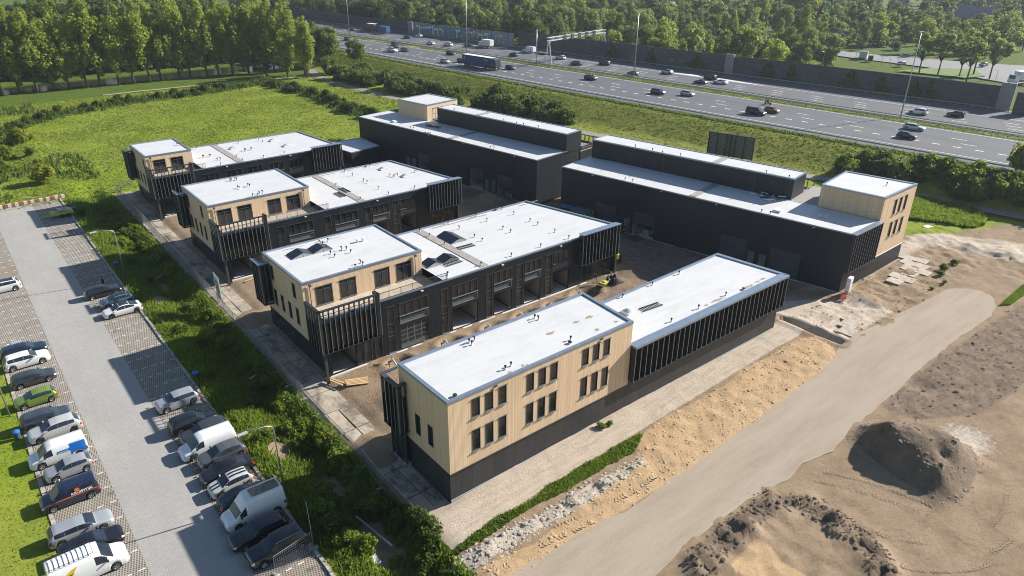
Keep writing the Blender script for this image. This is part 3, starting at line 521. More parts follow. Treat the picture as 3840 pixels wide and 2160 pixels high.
def vent(root, x, y, z, kind=0):
    mb = MB(); s = random.uniform(.9, 1.1); x_, y_, z_ = x, y, z; x = y = z = 0.; mb.lathe([(0, .22), (.13, .20), (.14, 0), (.17, -.0)], (x, y, z + .005), 10, m=1)
    if kind == 0: mb.lathe([(.07, .2), (.07, .42 * s), (.15, .46 * s), (.15, .62 * s), (.10, .66 * s), (0, .66 * s)], (x, y, z), 10)
    elif kind == 1:
        pts = [(x, y, z + .2), (x, y, z + .55)] + [(x - .16 * (1 - math.cos(t)), y - .04 * (1 - math.cos(t)), z + .6 + .16 * math.sin(t)) for t in (.5, 1.1, 1.7, 2.3, 2.9)] ; mb.tube(pts, .075, 8)
    elif kind == 2: mb.lathe([(.10, .0), (.10, .12), (.22, .16), (.2, .26), (0, .28)], (x, y, z), 12)
    else: mb.lathe([(.16, .0), (.16, .3), (.24, .32), (.24, .5), (0, .52)], (x, y, z), 12, m=1)
    k = .72 if kind in (0, 1) else .9; mb.v = [(x_ + a * k, y_ + b * k, z_ + c * k) for a, b, c in mb.v]
    return mb.build("roof_vent", [BLACKR, WHITEP], root, True, 40)
def skylight(root, x, y, z, sx=1.25, sy=1.25):
    mb = MB(); mb.box(x - sx / 2, x + sx / 2, y - sy / 2, y + sy / 2, z, z + .22); o = mb.build("skylight", WHITEP, root)
    g = MB(); N = 8; V = lambda i, j: (x + sx * .46 * (2 * i / N - 1), y + sy * .46 * (2 * j / N - 1), z + .222 + .26 * (1 - (2 * i / N - 1) ** 2) * (1 - (2 * j / N - 1) ** 2))
    for i in range(N):
        for j in range(N): g.quad(V(i, j), V(i + 1, j), V(i + 1, j + 1), V(i, j + 1))
    g.build("dome", M("skylight_dome", (.42, .47, .50), .12), o, True); return o
def rail(root, P0, P1, z0, z1, step=.13, mat=None, name="railing"):
    d, L = dirn(P0, P1); mb = MB(); mb.obox(P0, d, 0, L, -.025, .025, z1 - .05, z1); mb.obox(P0, d, 0, L, -.02, .02, z0 + .08, z0 + .12)
    n = int(L / step)
    for i in range(n + 1): u = L * i / n; w_ = .028 if i % 12 == 0 else .011; mb.obox(P0, d, u - w_, u + w_, -w_, w_, z0 - (.05 if i % 12 == 0 else -.1), z1 - .05)
    return mb.build(name, mat or FRAME, root)
def downpipe(root, x, y, z0, z1, n=(0, -1)):
    mb = MB(); mb.tube([(x + n[0] * .09, y + n[1] * .09, z0), (x + n[0] * .09, y + n[1] * .09, z1 - .25)], .045, 8); mb.box(x - .14, x + .14, y + n[1] * .22 - .1, y + n[1] * .22 + .11, z1 - .26, z1 - .02); return mb.build("downpipe", M("bronze_pipe", (.10, .07, .05), .5), root)
def lamp_box(root, P, d, u, z):
    mb = MB(); mb.obox(P, d, u - .16, u + .16, .02, .22, z, z + .10); return mb.build("wall_lamp", M("lamp_housing", (.62, .55, .46), .5), root)
def bay(root, x0, x1, yw, z1, depth=7.5, name="workshop"):
    """open workshop behind a garage opening: floor, side walls, back"""
    mb = MB(); mb.quad((x0, yw, .02), (x1, yw, .02), (x1, yw + depth, .02), (x0, yw + depth, .02), 0)
    mb.quad((x0 - .3, yw + .25, 0), (x0 - .3, yw + depth, 0), (x0 - .3, yw + depth, z1 + .8), (x0 - .3, yw + .25, z1 + .8), 1); mb.quad((x1 + .3, yw + depth, 0), (x1 + .3, yw + .25, 0), (x1 + .3, yw + .25, z1 + .8), (x1 + .3, yw + depth, z1 + .8), 1)
    mb.quad((x1 + .3, yw + depth, 0), (x0 - .3, yw + depth, 0), (x0 - .3, yw + depth, z1 + .8), (x1 + .3, yw + depth, z1 + .8), 1); mb.quad((x0 - .3, yw + .25, z1 + .8), (x0 - .3, yw + depth, z1 + .8), (x1 + .3, yw + depth, z1 + .8), (x1 + .3, yw + .25, z1 + .8), 1)
    return mb.build(name, [CONCP, BEIGE], root)
def sect_door(root, P0, P1, u0, u1, z0, z1, glazed=True, rows=5, cols=4, inset=.12, mat=None):
    d, L = dirn(P0, P1); mb = MB(); h = (z1 - z0) / rows; mb.obox(P0, d, u0, u1, -inset - .05, -inset, z0, z1); 
    for i in range(1, rows): mb.obox(P0, d, u0, u1, -inset, -inset + .03, z0 + i * h - .03, z0 + i * h + .03)
    o = mb.build("garage_door", mat or PANEL, root)
    if glazed:
        g = MB(); n = (d[1], -d[0]); w_ = (u1 - u0) / cols
        for i in range(1, rows):
            for j in range(cols):
                a, b, c, e = u0 + j * w_ + .08, u0 + (j + 1) * w_ - .08, z0 + i * h + .06, z0 + (i + 1) * h - .06; Q = lambda u, z: (P0[0] + d[0] * u - n[0] * (inset - .008), P0[1] + d[1] * u - n[1] * (inset - .008), z); g.quad(Q(a, c), Q(b, c), Q(b, e), Q(a, e))
        g.build("pane", GLASS, o)
    return o
HT, HL, TF = 9.37, 7.12, 6.15      # timber block, low block and terrace heights of the three trade buildings
def trade(key, label, slim, wide, garages, finr, fin_n, closed=()):
    b = ABC[key]; x0, x1, xn, xf, y0, yt, y1 = (b[k] for k in ('x0', 'x1', 'xn', 'xf', 'y0', 'yt', 'y1'))
    root = thing("office_building", label, "office building", (x0, y0, 0)); root_inv = (-x0, -y0, 0)
    hub = root; T = lambda o: o
    ch0 = set(bpy.data.objects)
    # timber upper block
    mb = MB(); tw_ = []; zb = 2.25
    F0, F1 = (x0, yt), (x1, yt); tw = [(2.2, 4.25), (5.15, 7.25), (9.65, 11.7), (12.6, 14.75)]; tw = [(a - x0, c - x0) for a, c in tw if c < x1 - .4]
    wall(mb, F0, F1, TF - .05, HT, [(a, c, TF + .12, 8.55) for a, c in tw], .18)
    lw = [1.75, 8.6, 1.75 + 0, 0]; L0, L1 = (x0, y1), (x0, y0 + 1.9)
    lh = [(y1 - q - .42, y1 - q + .42, a_, c_) for q, a_, c_ in ((y1 - 2.6, 6.75, 8.65), (y1 - 8.9, 6.75, 8.65), (y1 - 2.75, 3.35, 5.55), (y1 - 4.8, 3.35, 5.55), (y1 - 6.95, 3.35, 5.55), (y1 - 9.05, 3.35, 5.55))]
    wall(mb, (x0, y1), (x0, yt), TF - .05, HT, [h for h in lh if h[2] > 6], .16); wall(mb, (x0, y1), (x0, y0 + 2.3), zb, TF - .05, [h for h in lh if h[2] < 6], .16)
    wall(mb, (x1, yt), (x1, y1), HL - .9, HT); wall(mb, (x1, y1), (x0, y1), zb, HT)
    mb.build("timber_cladding", TIMBER, root)
    for a, c in tw: window(root, F0, F1, a, c, TF + .12, 8.55, (.5,), ((0, .5, .8), (.5, 1, .8)), .15, .1)
    for a, c, e, g in lh: window(root, (x0, y1), (x0, y0), a, c, e, g, (), (), .12, .06, False)
    roof(root, [(x0, yt), (x1, yt), (x1, y1), (x0, y1)], HT)
    # dark lower walls and low block
    mb = MB(); holes = [(a - x0, c - x0, .1, 6.1) for a, c in slim] + [(a - x0, c - x0, 4.45, 6.08) for a, c in wide] + [(a - x0, c - x0, 3.38, 4.2) for a, c in wide if (a, c) in garages] + [(a - x0, c - x0, .0, 3.0) for a, c in garages]
    fr0, fr1 = finr; gh = [(fr0 + .9 - x0, fr0 + 2.9 - x0, .05, 2.75), (fr0 + 3.2 - x0, xn - .3 - x0, .05, 2.75)]; lg = [(.35, 3.3, .05, 2.95), (3.5, 5.3, .05, 2.95), (5.7, 6.7, .05, 2.95)]
    wall(mb, (x0, y0), (xn, y0), -.75, HL, holes + gh + lg, .2)
    wall(mb, (xn, y0), (xf, y1), -.6, HL, [(.4, 5.5, .05, 2.75)], .2); wall(mb, (xf, y1), (x0, y1), -.6, HL); wall(mb, (x0 + .03, y1), (x0 + .03, y0), -1.3, zb, [(1.2, 3.4, -.4, 2.1), (y1 - y0 - 1.6, y1 - y0 - .1, -.3, 2.2)], .15)
    wall(mb, (x0, y0 + 2.3), (x0, y0), zb, HL)
    mb.build("dark_cladding", DARK, root)
    MB().obox((x0, y0), (1, 0), 0, xn - x0, .02, .32, -.5, -.02).build("plinth", CONCP, root)
    for a, c in slim: window(root, (x0, y0), (xn, y0), a - x0, c - x0, .1, 6.1, (), ((0, 1, .36), (0, 1, .45), (0, 1, .62)), .14, .06)
    for a, c in wide: window(root, (x0, y0), (xn, y0), a - x0, c - x0, 4.45, 6.08, (.25, .5, .75) if c - a > 3.3 else (.333, .667), (), .14, .06)
    for a, c in garages:
        mb = MB(); mb.obox((x0, y0), (1, 0), a - x0, c - x0, -.14, -.10, 3.385, 4.195); mb.obox((x0, y0), (1, 0), a - x0 + .005, c - x0 - .005, -.1, .02, 3.385, 3.45); mb.obox((x0, y0), (1, 0), a - x0 + .005, c - x0 - .005, -.1, .02, 4.13, 4.195); mb.obox((x0, y0), (1, 0), a - x0 + .005, a - x0 + .09, -.1, .018, 3.451, 4.129); mb.obox((x0, y0), (1, 0), c - x0 - .09, c - x0 - .005, -.1, .018, 3.451, 4.129)
        mb.build("infill_panel", PANEL, root)
        if (a, c) in closed: sect_door(root, (x0, y0), (xn, y0), a - x0, c - x0, .02, 3.0)
        else: bay(root, a, c, y0 + .2, 3.0)
    # glazed ground-floor corners
    for a, c, e, g in gh + lg[1:]: window(root, (x0, y0), (xn, y0), a, c, e, g, (.5,) if c - a > 1.5 else (), (), .14, .06, False, "shop_window", CLEAR if a > 20 else None)
    bay(root, x0 + .4, x0 + 3.3, y0 + .21, 2.9, 6., "entrance_hall"); bay(root, fr0 + 1, xn - .35, y0 + .21, 2.4, 5.4, "entrance_hall")
    window(root, (xn, y0), (xf, y1), .4, 5.5, .05, 2.75, (.25, .5, .75), (), .14, .06, False, "shop_window", CLEAR)
    window(root, (x0 + .03, y1), (x0 + .03, y0), 1.2, 3.4, -.4, 2.1, (.5,), (), .12, .06, False, "shop_window"); window(root, (x0 + .03, y1), (x0 + .03, y0), y1 - y0 - 1.6, y1 - y0 - .1, -.3, 2.2, (.5,), (), .12, .06, False, "shop_window")
    # low roof with tiled walkway, terrace
    wx = 22.0 if key != 'A' else 15.2
    roof(root, [(x1 + .02, y0 + .26), (xn - .26, y0 + .26), (xf - .26, y1 - .26), (x1 + .02, y1 - .26)], HL - .02, edge=False)
    mb = MB()
    Pn = [(x1 + .02, y0), (xn, y0), (xf, y1), (x1 + .02, y1)]
    mb.prism([(x1 + .02, y0 - .05), (xn + .06, y0 - .05), (xn - .2, y0 + .22), (x1 + .02, y0 + .22)], HL - .1, HL + .06); mb.prism([(xn + .06, y0 + .225), (xf + .05, y1 + .04), (xf - .26, y1 + .04), (xn - .26, y0 + .225)], HL - .1, HL + .16); mb.prism([(xf - .27, y1 + .04), (x1 + .02, y1 + .04), (x1 + .02, y1 - .24), (xf - .27, y1 - .24)], HL - .1, HL + .13)
    mb.prism([(x0, y0 - .03), (x1, y0 - .03), (x1, y0 + .2), (x0, y0 + .2)], HL - .1, HL + .05)
    mb.build("roof_edge", ALU, root)
    MB().prism([(wx, y0 + .5), (wx + 1.2, y0 + .5), (wx + 1.25, y1 - .5), (wx + .05, y1 - .5)], HL - .015, HL + .05).build("roof_walkway", GREYWALK, root)
    MB().prism([(x0 + .02, y0 + .21), (x1 + .0, y0 + .21), (x1 + .0, yt - .01), (x0 + .02, yt - .01)], TF - .1, TF).build("terrace", DECK, root)
    rail(root, (7.2, y0 + .1), (x1 + .5, y0 + .1), HL + .04, HL + .95); downpipe(root, x0 + .85, yt, TF + .05, 9.2)
    if key != 'A': downpipe(root, x1 - 1.0, yt, TF + .05, 9.2)
    # fin screens: front-left corner, front-right corner, back-left corner
    fx0 = x0 - 1.05; fins(root, (fx0, y0 - 1.15), (6.95, y0 - 1.15), 3.5, 8.72, 13, .32); fins(root, (fx0, y0 + 2.25), (fx0, y0 - 1.15), 3.5, 8.72, 6, .32); fins(root, (6.95, y0 - 1.15), (6.95, y0 - .02), 3.5, 8.72, 3, .3)
    mb = MB(); mb.box(fx0 + .34, 6.6, y0 - .82, y0 - .005, 3.52, 7.05); mb.box(fx0 + .34, x0 - .002, y0 - .0045, y0 + 2.2, 3.52, 7.05); mb.build("glazed_corner", GLASS, root)
    rail(root, (fx0 + .45, y0 - .75), (6.6, y0 - .75), 7.06, 8.0)
    mb = MB(); mb.box(x0 - .75, x0 - .45, y0 - .8, y0 - .5, -.8, 3.5); mb.build("corner_column", FRAME, root)
    fins(root, (fr0, y0 - 1.0), (fr1 - .35, y0 - 1.0), 3.25, 7.75, fin_n, .42); fins(root, (fr1 - .35, y0 - 1.0), (fr1 - .35 - .2, y0 + .0), 3.25, 7.75, 3, .2)
    MB().box(fr0 + .1, fr1 - .7, y0 - .56, y0 - .004, 3.32, 7.5).build("glazed_corner", GLASS, root)
    MB().prism([(fr0 - .05, y0 - 1.1), (fr1 - .25, y0 - 1.1), (fr1 - .45, y0 - .06), (fr0 - .05, y0 - .06)], 7.76, 7.86).build("canopy", ALU, root)
    MB().box(xn - .65, xn - .37, y0 - .45, y0 - .15, -.3, 3.24).build("corner_column", FRAME, root)
    fins(root, (x0 - 1.3, y1 + .6), (x0 - 1.3, y1 - 2.1), 3.4, 8.75, 5, .4); fins(root, (x0 - 1.3, y1 - 2.1), (x0 - .03, y1 - 2.1), 3.4, 8.75, 3, .4); MB().box(x0 - .85, x0 - .004, y1 - 1.6, y1 + .5, 3.5, 8.3).build("glazed_corner", GLASS, root)
    mb = MB(); mb.prism([(x0 - 1.36, y1 - 2.16), (x0 - .95, y1 - 1.75), (x0 - .95, y1 + .2), (x0 - 1.36, y1 + .65)], 8.755, 8.83); mb.prism([(x0 - 1.35, y1 - 2.16), (x0 - .03, y1 - 2.16), (x0 - .03, y1 - 1.76), (x0 - .94, y1 - 1.76)], 8.757, 8.832); mb.build("canopy", ALU, root)
    for u in (8.0, 20.0, 30.0):
        if u < xn - 8: lamp_box(root, (0, y0), (1, 0), u + 5, HL - .32)
    # parts were laid out in world coordinates: hang them below the root at its base
    for o in set(bpy.data.objects) - ch0:
        if o.parent is root: o.location = Vector(root_inv)
    return root
def vents(root, L, z):
    for q in L: 
        v = vent(root, q[0], q[1], z, q[2] if len(q) > 2 else 0); v.location = -root.location
def place(o, root): o.location = -root.location; return o
BC = trade('C', "black and timber office building with solar panels on its roofs and open garages", [(8.2, 9.2), (15.6, 16.6), (22.35, 23.45), (27.35, 28.5), (32.4, 33.6)], [(9.87, 13.78), (17.22, 21.1), (23.7, 26.58), (28.75, 31.58), (33.85, 36.78)], [(9.87, 13.78), (17.22, 21.1), (23.7, 26.58), (28.75, 31.58), (33.85, 36.78)], (38.35, 46.0), 12, [(9.87, 13.78)])
BB = trade('B', "middle of three black and timber office buildings, with roof domes and no solar panels", [(8.55, 9.6), (15.85, 16.95), (22.7, 23.75), (27.65, 28.8)], [(10.2, 14.05), (17.55, 21.5), (24.05, 27.05), (29.1, 32.0)], [(10.2, 14.05), (17.55, 21.5), (24.05, 27.05), (29.1, 32.0)], (34.2, 41.0), 12, [(10.2, 14.05)])
stain(BC, 24, 45, 39.9, HL, .16, 10); stain(BC, 3, 14, 39.9, HT, .12, 6); stain(BB, 24, 38, 73.0, HL, .15, 6)
BA = trade('A', "black office building with the smallest timber cube, backing onto the green meadow", [], [(8.6, 11.5), (12.6, 15.5), (16.5, 19.45), (20.5, 23.45), (24.6, 27.4)], [(24.6, 27.4)], (29.2, 35.7), 11)
vents(BC, [(22.73, 37.66), (22.65, 40.0), (22.68, 33.87), (22.4, 25.4), (27.56, 37.4, 1), (27.45, 33.64), (27.41, 31.83), (32.52, 37.44, 1), (32.41, 33.59), (32.46, 31.93), (37.45, 37.29, 1), (37.44, 33.58), (37.4, 31.83), (37.33, 28.11, 1), (37.26, 25.2), (32.26, 25.34), (27.22, 25.34), (36.43, 40.32, 2), (37.46, 40.11), (32.5, 40.07), (27.53, 40.1), (18.1, 40.2, 2), (17.5, 25.6)], HL)
vents(BC, [(7.53, 38.98, 1), (7.69, 38.6), (8.65, 39.13), (7.11, 35.29), (7.12, 34.17), (8.75, 35.57, 1), (9.22, 35.29), (9.22, 34.15), (11.49, 36.7, 3), (12.21, 36.62, 3), (8.62, 30.57, 1), (8.55, 29.89), (7.59, 29.93)], HT)
vents(BB, [(8.01, 72.28), (8.05, 71.81), (8.69, 71.98), (8.85, 71.72), (7.56, 67.69), (7.56, 67.06), (9.18, 67.81), (9.22, 67.23), (7.89, 62.38), (8.67, 62.36), (9.09, 62.83, 1), (9.59, 62.83, 1)], HT)
vents(BB, [(27.78, 72.46), (27.85, 69.64, 1), (27.77, 65.58), (27.74, 64.34), (27.73, 60.35, 1), (27.55, 57.01), (32.53, 57.06), (32.81, 65.54), (32.98, 64.67), (33.4, 64.83), (33.95, 64.91, 1), (37.4, 64.75), (37.9, 64.83, 1), (32.89, 72.69), (32.04, 72.81, 2), (22.9, 66.02), (22.76, 57.41)], HL)
vents(BA, [(7.98, 100.11), (8.3, 99.7)], HT)
vents(BA, [(12.3, 104.22), (11.33, 97.28), (11.37, 96.85), (12.53, 97.35), (12.6, 96.89), (12.75, 93.61), (13.3, 93.46, 1), (12.23, 90.13), (16.33, 104.31), (16.25, 93.48), (16.23, 90.35), (19.2, 97.21), (19.26, 96.86), (20.52, 97.44), (20.53, 96.94), (20.3, 103.63), (24.29, 103.06), (24.3, 101.23), (20.27, 90.38), (24.28, 90.43)], HL)
for r, P in ((BB, ((34.0, 69.9), (34.9, 63.8))), (BA, ((18.1, 100.2), (26.6, 101.4), (27.0, 95.6)))):
    for q in P: place(skylight(r, q[0], q[1], HL, 1.5, 1.1), r)
# ---- front block D
DT, DL, DB = 10.04, 7.38, 2.83
def front():
    root = thing("office_building", "pale timber office block on a black base, with a long fin-clad wing", "office building")
    mb = MB(); wx = [2.37, 3.78, 5.22, 8.33, 9.74, 11.15, 15.12, 16.55, 17.98]; P0, P1 = (0, 0), (21.95, 0)
    hol = [(a, a + .86, 7.62, 9.45) for a in wx] + [(a, a + .86, 4.12, 6.3) for a in wx]
    wall(mb, P0, P1, DB, DT, hol, .2); wall(mb, (0, 7.65), (0, 0), DB, DT, [(2.45, 3.25, 4.15, 6.3), (4.45, 5.25, 4.15, 6.3)], .16); wall(mb, (21.95, 0), (22.6, 7.65), DL - .3, DT); wall(mb, (22.6, 7.65), (0, 7.65), DB, DT)
    mb.build("timber_cladding", TIMBER, root)
    for h in hol: window(root, P0, P1, *h, (), (), .17, .06)
    for a in (2.45, 4.45): window(root, (0, 7.65), (0, 0), a, a + .8, 4.15, 6.3, (), (), .13, .05, False)
    roof(root, [(0, 0), (21.95, 0), (22.6, 7.65), (0, 7.65)], DT, .3, .14)
    mb = MB(); wall(mb, (0.02, .05), (49.4, .05), -.7, DB); wall(mb, (.04, 7.6), (.04, .05), -1.2, DB); mb.poly([(0, 0, DB), (0, 7.65, DB), (22.6, 7.65, DB), (21.95, 0, DB)]); wall(mb, (21.96, .05), (49.4, .05), DB, DL); wall(mb, (49.4, .05), (48.2, 8.9), -.6, DL); wall(mb, (48.2, 8.9), (0.04, 8.3), -.6, DB); wall(mb, (48.2, 8.9), (22.6, 8.3), DB, DL)
    mb.build("dark_cladding", DARK2, root); MB().obox((0, 0.05), (1, 0), 0, 49.4, .02, .10, -.4, .02).build("plinth", M("plinth_trim", (.30, .33, .33), .6), root)
    MB().obox((0, 0), (1, 0), 0, 21.95, .01, .06, DB - .06, DB - .005).build("drip_trim", FRAME, root)
    roof(root, [(22.3, .1), (49.0, .1), (47.9, 8.6), (22.62, 8.1)], DL, edge=False)
    mb = MB(); mb.prism([(21.97, -.72), (49.46, -.72), (49.1, .28), (21.97, .28)], DL - .12, DL + .12); mb.prism([(49.46, -.71), (48.25, 8.95), (47.7, 8.9), (48.9, .285)], DL - .12, DL + .16); mb.prism([(48.2, 8.95), (22.62, 8.35), (22.62, 8.0), (47.7, 8.6)], DL - .12, DL + .14); mb.build("roof_edge", ALU, root)
    fins(root, (22.02, -.66), (49.4, -.66), 3.28, DL - .12, 33, .5); fins(root, (49.4, -.66), (49.3, .04), 3.28, DL - .12, 3, .06)
    MB().box(22.02, 49.3, -.12, .045, 3.34, DL - .13).build("screen_back", M("screen_back", (.012, .014, .016), .5), root)
    # glazed balcony corner at the back
    fins(root, (-1.0, 9.2), (-1.0, 6.35), 3.55, 8.7, 5, .3); fins(root, (-1.0, 6.35), (-.02, 6.35), 3.55, 8.7, 3, .3)
    mb = MB(); mb.prism([(-1.06, 6.3), (-.66, 6.7), (-.66, 8.9), (-1.06, 9.25)], 8.705, 8.78); mb.prism([(-1.05, 6.29), (-.03, 6.29), (-.03, 6.69), (-.65, 6.69)], 8.705, 8.782); mb.prism([(-1.05, 9.26), (-.65, 8.91), (.6, 8.91), (.6, 9.26)], 8.703, 8.778); mb.build("canopy", FRAME, root)
    MB().box(-.66, -.005, 6.6, 9.0, 3.56, 7.0).build("glazed_corner", GLASS, root); rail(root, (-.6, 9.0), (-.6, 6.75), 7.0, 7.95)
    window(root, (-.45, 9.0), (-.45, 6.5), 0, 2.5, -.5, 3.4, (.33, .66), (), .12, .06, False, "shop_window"); MB().box(-.44, -.003, 6.5, 9.0, 3.401, 3.549).build("soffit", FRAME, root); MB().box(-.44, 0.03, 6.5, 8.99, -.6, -.1).build("floor_slab", CONC, root)
    for q in [(7.06, 6.74), (7.04, 6.3), (7.71, 6.79, 1), (6.85, 1.13), (7.57, 1.24), (14.93, 6.59), (15.04, 6.15, 1), (14.78, 1.3), (14.3, .9, 2), (1.09, .5, 2)]: vent(root, q[0], q[1], DT, q[2] if len(q) > 2 else 0)
    for q in [(29.29, 7.9), (34.32, 7.9), (39.31, 7.96), (29.07, .76), (38.9, .93), (33.78, .82), (41.85, .58, 2), (22.9, 1.2, 2)]: vent(root, q[0], q[1], DL, q[2] if len(q) > 2 else 0)
    skylight(root, 27.1, 5.05, DL, 1.2, 1.2)
    for u in (4.7, 17.4): MB().box(u, u + .35, -.09, -.005, DT - .34, DT - .22).build("roof_overflow", FRAME, root)
    return root
BD = front()
stain(BD, 35, 47, .75, DL, .22, 8); stain(BD, 6.5, 9, .6, DT, .2, 3); stain(BD, 14, 20, 3.5, DT, .25, 3); stain(BD, 18, 21, 1.2, DT, .3, 3)
# ---- the two big halls along the motorway
def hall(label, UV, Lw, PW, tim, upper, doors, lamps, endfins=None, endwins=(), dz=0.):
    (ax, ay), d = UV; d = np.array(d); root = thing("industrial_hall", label, "industrial hall", (ax, ay, 0)); ch0 = set(bpy.data.objects)
    A, B = np.array([ax, ay]), np.array([ax, ay]) + d * Lw; hl, hu, htm = 8.64, 11.85, 11.92
    P = lambda u, v: tuple(A + d * u + np.array([d[1], -d[0]]) * v)
    # west front with doors
    mb = MB(); D0, D1 = tuple(B), tuple(A); H_ = [(Lw - b, Lw - a, c, e) for a, b, c, e, *_ in doors]; wall(mb, D0, D1, -.4, hl, H_, .22)
    s0, s1, n1, n0 = PW  # footprint corners: SW, SE, NE, NW
    zb = 2.72
    if endfins: wall(mb, s0, s1, -.4, zb); wall(mb, s0, endfins[0], zb, hl)
    else: wall(mb, s0, s1, -.4, hl)
    wall(mb, s1, n1, -.4, hl - .6); wall(mb, n1, n0, -.4, hl)
    U = upper; wall(mb, U[0], U[1], hl - .3, hu); wall(mb, U[1], U[2], hl - .6 if endfins else -.4, hu); wall(mb, U[2], U[3], hl - .7, hu); wall(mb, U[3], U[0], hl - .3, hu)
    mb.build("dark_cladding", mk_dark("dark_hall_cladding", (.013, .018, .024), 1.15, .45) if "dark_hall_cladding" not in bpy.data.materials else bpy.data.materials["dark_hall_cladding"], root)
    MB().obox(D0, dirn(D0, D1)[0], 0, Lw, .01, .25, -.4, .03).build("plinth", CONC, root)
    for a, b, c, e, kind in doors:
        if kind == 'closed': sect_door(root, D0, D1, Lw - b, Lw - a, c, e, False, 6, inset=.12, mat=M("hall_door", (.045, .055, .066), .45))
        elif kind == 'half':
            sect_door(root, D0, D1, Lw - b, Lw - a, (c + e) / 2, e, False, 3, inset=.14, mat=M("hall_door", (.045, .055, .066), .45))
            m2 = MB(); q0, q1, q2, q3 = P(a, .23), P(b, .23), P(b, 6), P(a, 6); m2.quad((*q0, .02), (*q3, .02), (*q2, .02), (*q1, .02), 0); m2.quad((*q3, 0), (*q0, 0), (*q0, e), (*q3, e), 1); m2.quad((*q1, 0), (*q2, 0), (*q2, e), (*q1, e), 1); m2.quad((*q2, 0), (*q3, 0), (*q3, e), (*q2, e), 1); m2.build("hall_interior", [CONCP, BEIGE], root)
        else: m2 = MB(); m2.obox(D0, dirn(D0, D1)[0], Lw - b, Lw - a, -.13, -.09, c, e); m2.build("door", PANEL if kind == 'door' else M("white_board", (.3, .32, .33), .6), root)
    # low roof strip, upper roof, timber block
    roof(root, [s0, (U[0] if not endfins else tim[0]), (U[0] if endfins else P(Lw, 8.7)), n0] if False else [P(0, 0), P(0, 8.75), P(Lw, 8.75), P(Lw, 0)] if not endfins else [s0, tim[0], tim[3], P(Lw, 8.75), n0], hl, .14, .05)
    roof(root, [U[0], U[1], U[2], U[3]], hu, .18, .1, mat=ROOF)
    mb = MB(); t0, t1, t2, t3 = tim
    if endfins: wall(mb, t0, t1, zb, htm, endwins, .18); wall(mb, t1, t2, 0, htm)
    else: wall(mb, t0, t1, hl - .2, htm); wall(mb, t1, t2, hl - .8, htm)
    wall(mb, t2, t3, hl - .8, htm); wall(mb, t3, t0, hl - .05, htm); mb.build("timber_cladding", TIMBER, root); roof(root, list(tim), htm, .3, .13)
    for h in endwins: window(root, t0, t1, *h, (), (), .14, .05)
    # roof terrace on the motorway side with its open screen
    e1, e2 = s1, n1; dd, Le = dirn(e1, e2); k0 = 0.0
    ter = [U[1], tuple(np.array(U[1]) + (np.array(s1) - np.array(P(0, 13.4))) * 1.0) if False else P(float((np.array(U[1]) - A) @ d), 18.4), P(Lw - .4, 18.4), U[2]]
    MB().prism(ter, 7.7, 7.86).build("terrace", GREYWALK, root)
    if endfins: MB().prism([tim[3], tim[2], P(float((np.array(U[1]) - A) @ d) - .01, 18.3), U[1], U[0]], hl - .12, hl - .02).build("terrace", GREYWALK, root)
    us = float((np.array(U[1]) - A) @ d); m2 = MB(); d2 = (float(d[0]), float(d[1])); O = P(us, 18.5); nn = int((Lw - us) / 1.0)
    for i in range(nn + 1): m2.obox(O, d2, i * 1.0 - .04, i * 1.0 + .04, -.25, .05, 6.6, 9.45)
    m2.obox(O, d2, -.1, nn * 1.0 + .1, -.26, .06, 9.455, 9.58); m2.build("fin_screen", FIN, root)
    q = P(us + .1, 13.6); w2 = np.array(P(us + .1, 18.4)) - np.array(q); L2 = float(np.hypot(*w2)); w2 = (float(w2[0] / L2), float(w2[1] / L2)); m2 = MB()
    for z in (8.25, 8.75): m2.obox(q, w2, 0, L2, -.03, .03, z, z + .06)
    for i in range(4): m2.obox(q, w2, L2 * i / 3 - .03, L2 * i / 3 + .03, -.028, .028, 7.8, 8.74)
    m2.build("railing", GALV, root)
    for u in lamps: lamp_box(root, D0, dirn(D0, D1)[0], Lw - u, 8.36)
    if endfins:
        f0, f1 = endfins; fins(root, (f0[0] + .0, f0[1] - .62), (f1[0], f1[1] - .62), zb + .25, hl - .05, 12, .5); MB().prism([(f0[0] - .05, f0[1] - .7), (f1[0], f1[1] - .7), (f1[0], f1[1] - .0), (f0[0] - .05, f0[1] - .0)], hl - .045, hl + .07).build("canopy", ALU, root)
        wl = MB(); wall(wl, f0, f1, zb, hl); wl.build("screen_back", bpy.data.materials["screen_back"], root)
        wl = MB(); a_, L_ = dirn(t0, t1); wl.obox(t0, a_, 0, L_, .005, .06, zb - .1, zb + .02); wl.build("drip_trim", WHITEP, root)
    return root, P, ch0
def fin_hall(t):
    root, P, ch0 = t
    for o in set(bpy.data.objects) - ch0:
        if o.parent is root: o.location = -root.location
    return root
ed = [(5.95, 10.45, -.1, 4.0, 'closed'), (10.85, 11.95, -.1, 2.5, 'door'), (12.6, 13.65, -.1, 2.55, 'door'), (13.9, 18.2, -.1, 4.05, 'closed'), (29.5, 33.65, -.1, 4.05, 'half'), (34.05, 35.1, -.1, 2.65, 'door'), (35.7, 36.8, -.1, 2.55, 'door'), (36.95, 41.1, -.1, 4.0, 'closed')]
BEh = hall("long black hall with a timber corner tower and black fins on its end wall", E_UV, 48.4, ((65.54, .06), (84.1, .42), (75.6, 51.0), (56.72, 47.65)),
          ((73.72, .24), (84.1, .42), (82.1, 10.3), (72.55, 9.0)), ((72.1, 13.1), (76.9, 13.9), (70.05, 49.6), (65.2, 48.9)), ed, (41.9, 28.8, 19.5, 5.0), ((65.56, .08), (73.7, .24)),
          [(3.6, 4.45, 8.62, 10.95), (5.25, 6.1, 8.62, 10.95), (7.0, 7.85, 8.62, 10.95), (3.9, 4.75, 5.05, 7.45), (5.6, 6.45, 5.05, 7.45), (7.4, 8.25, 5.05, 7.45)])
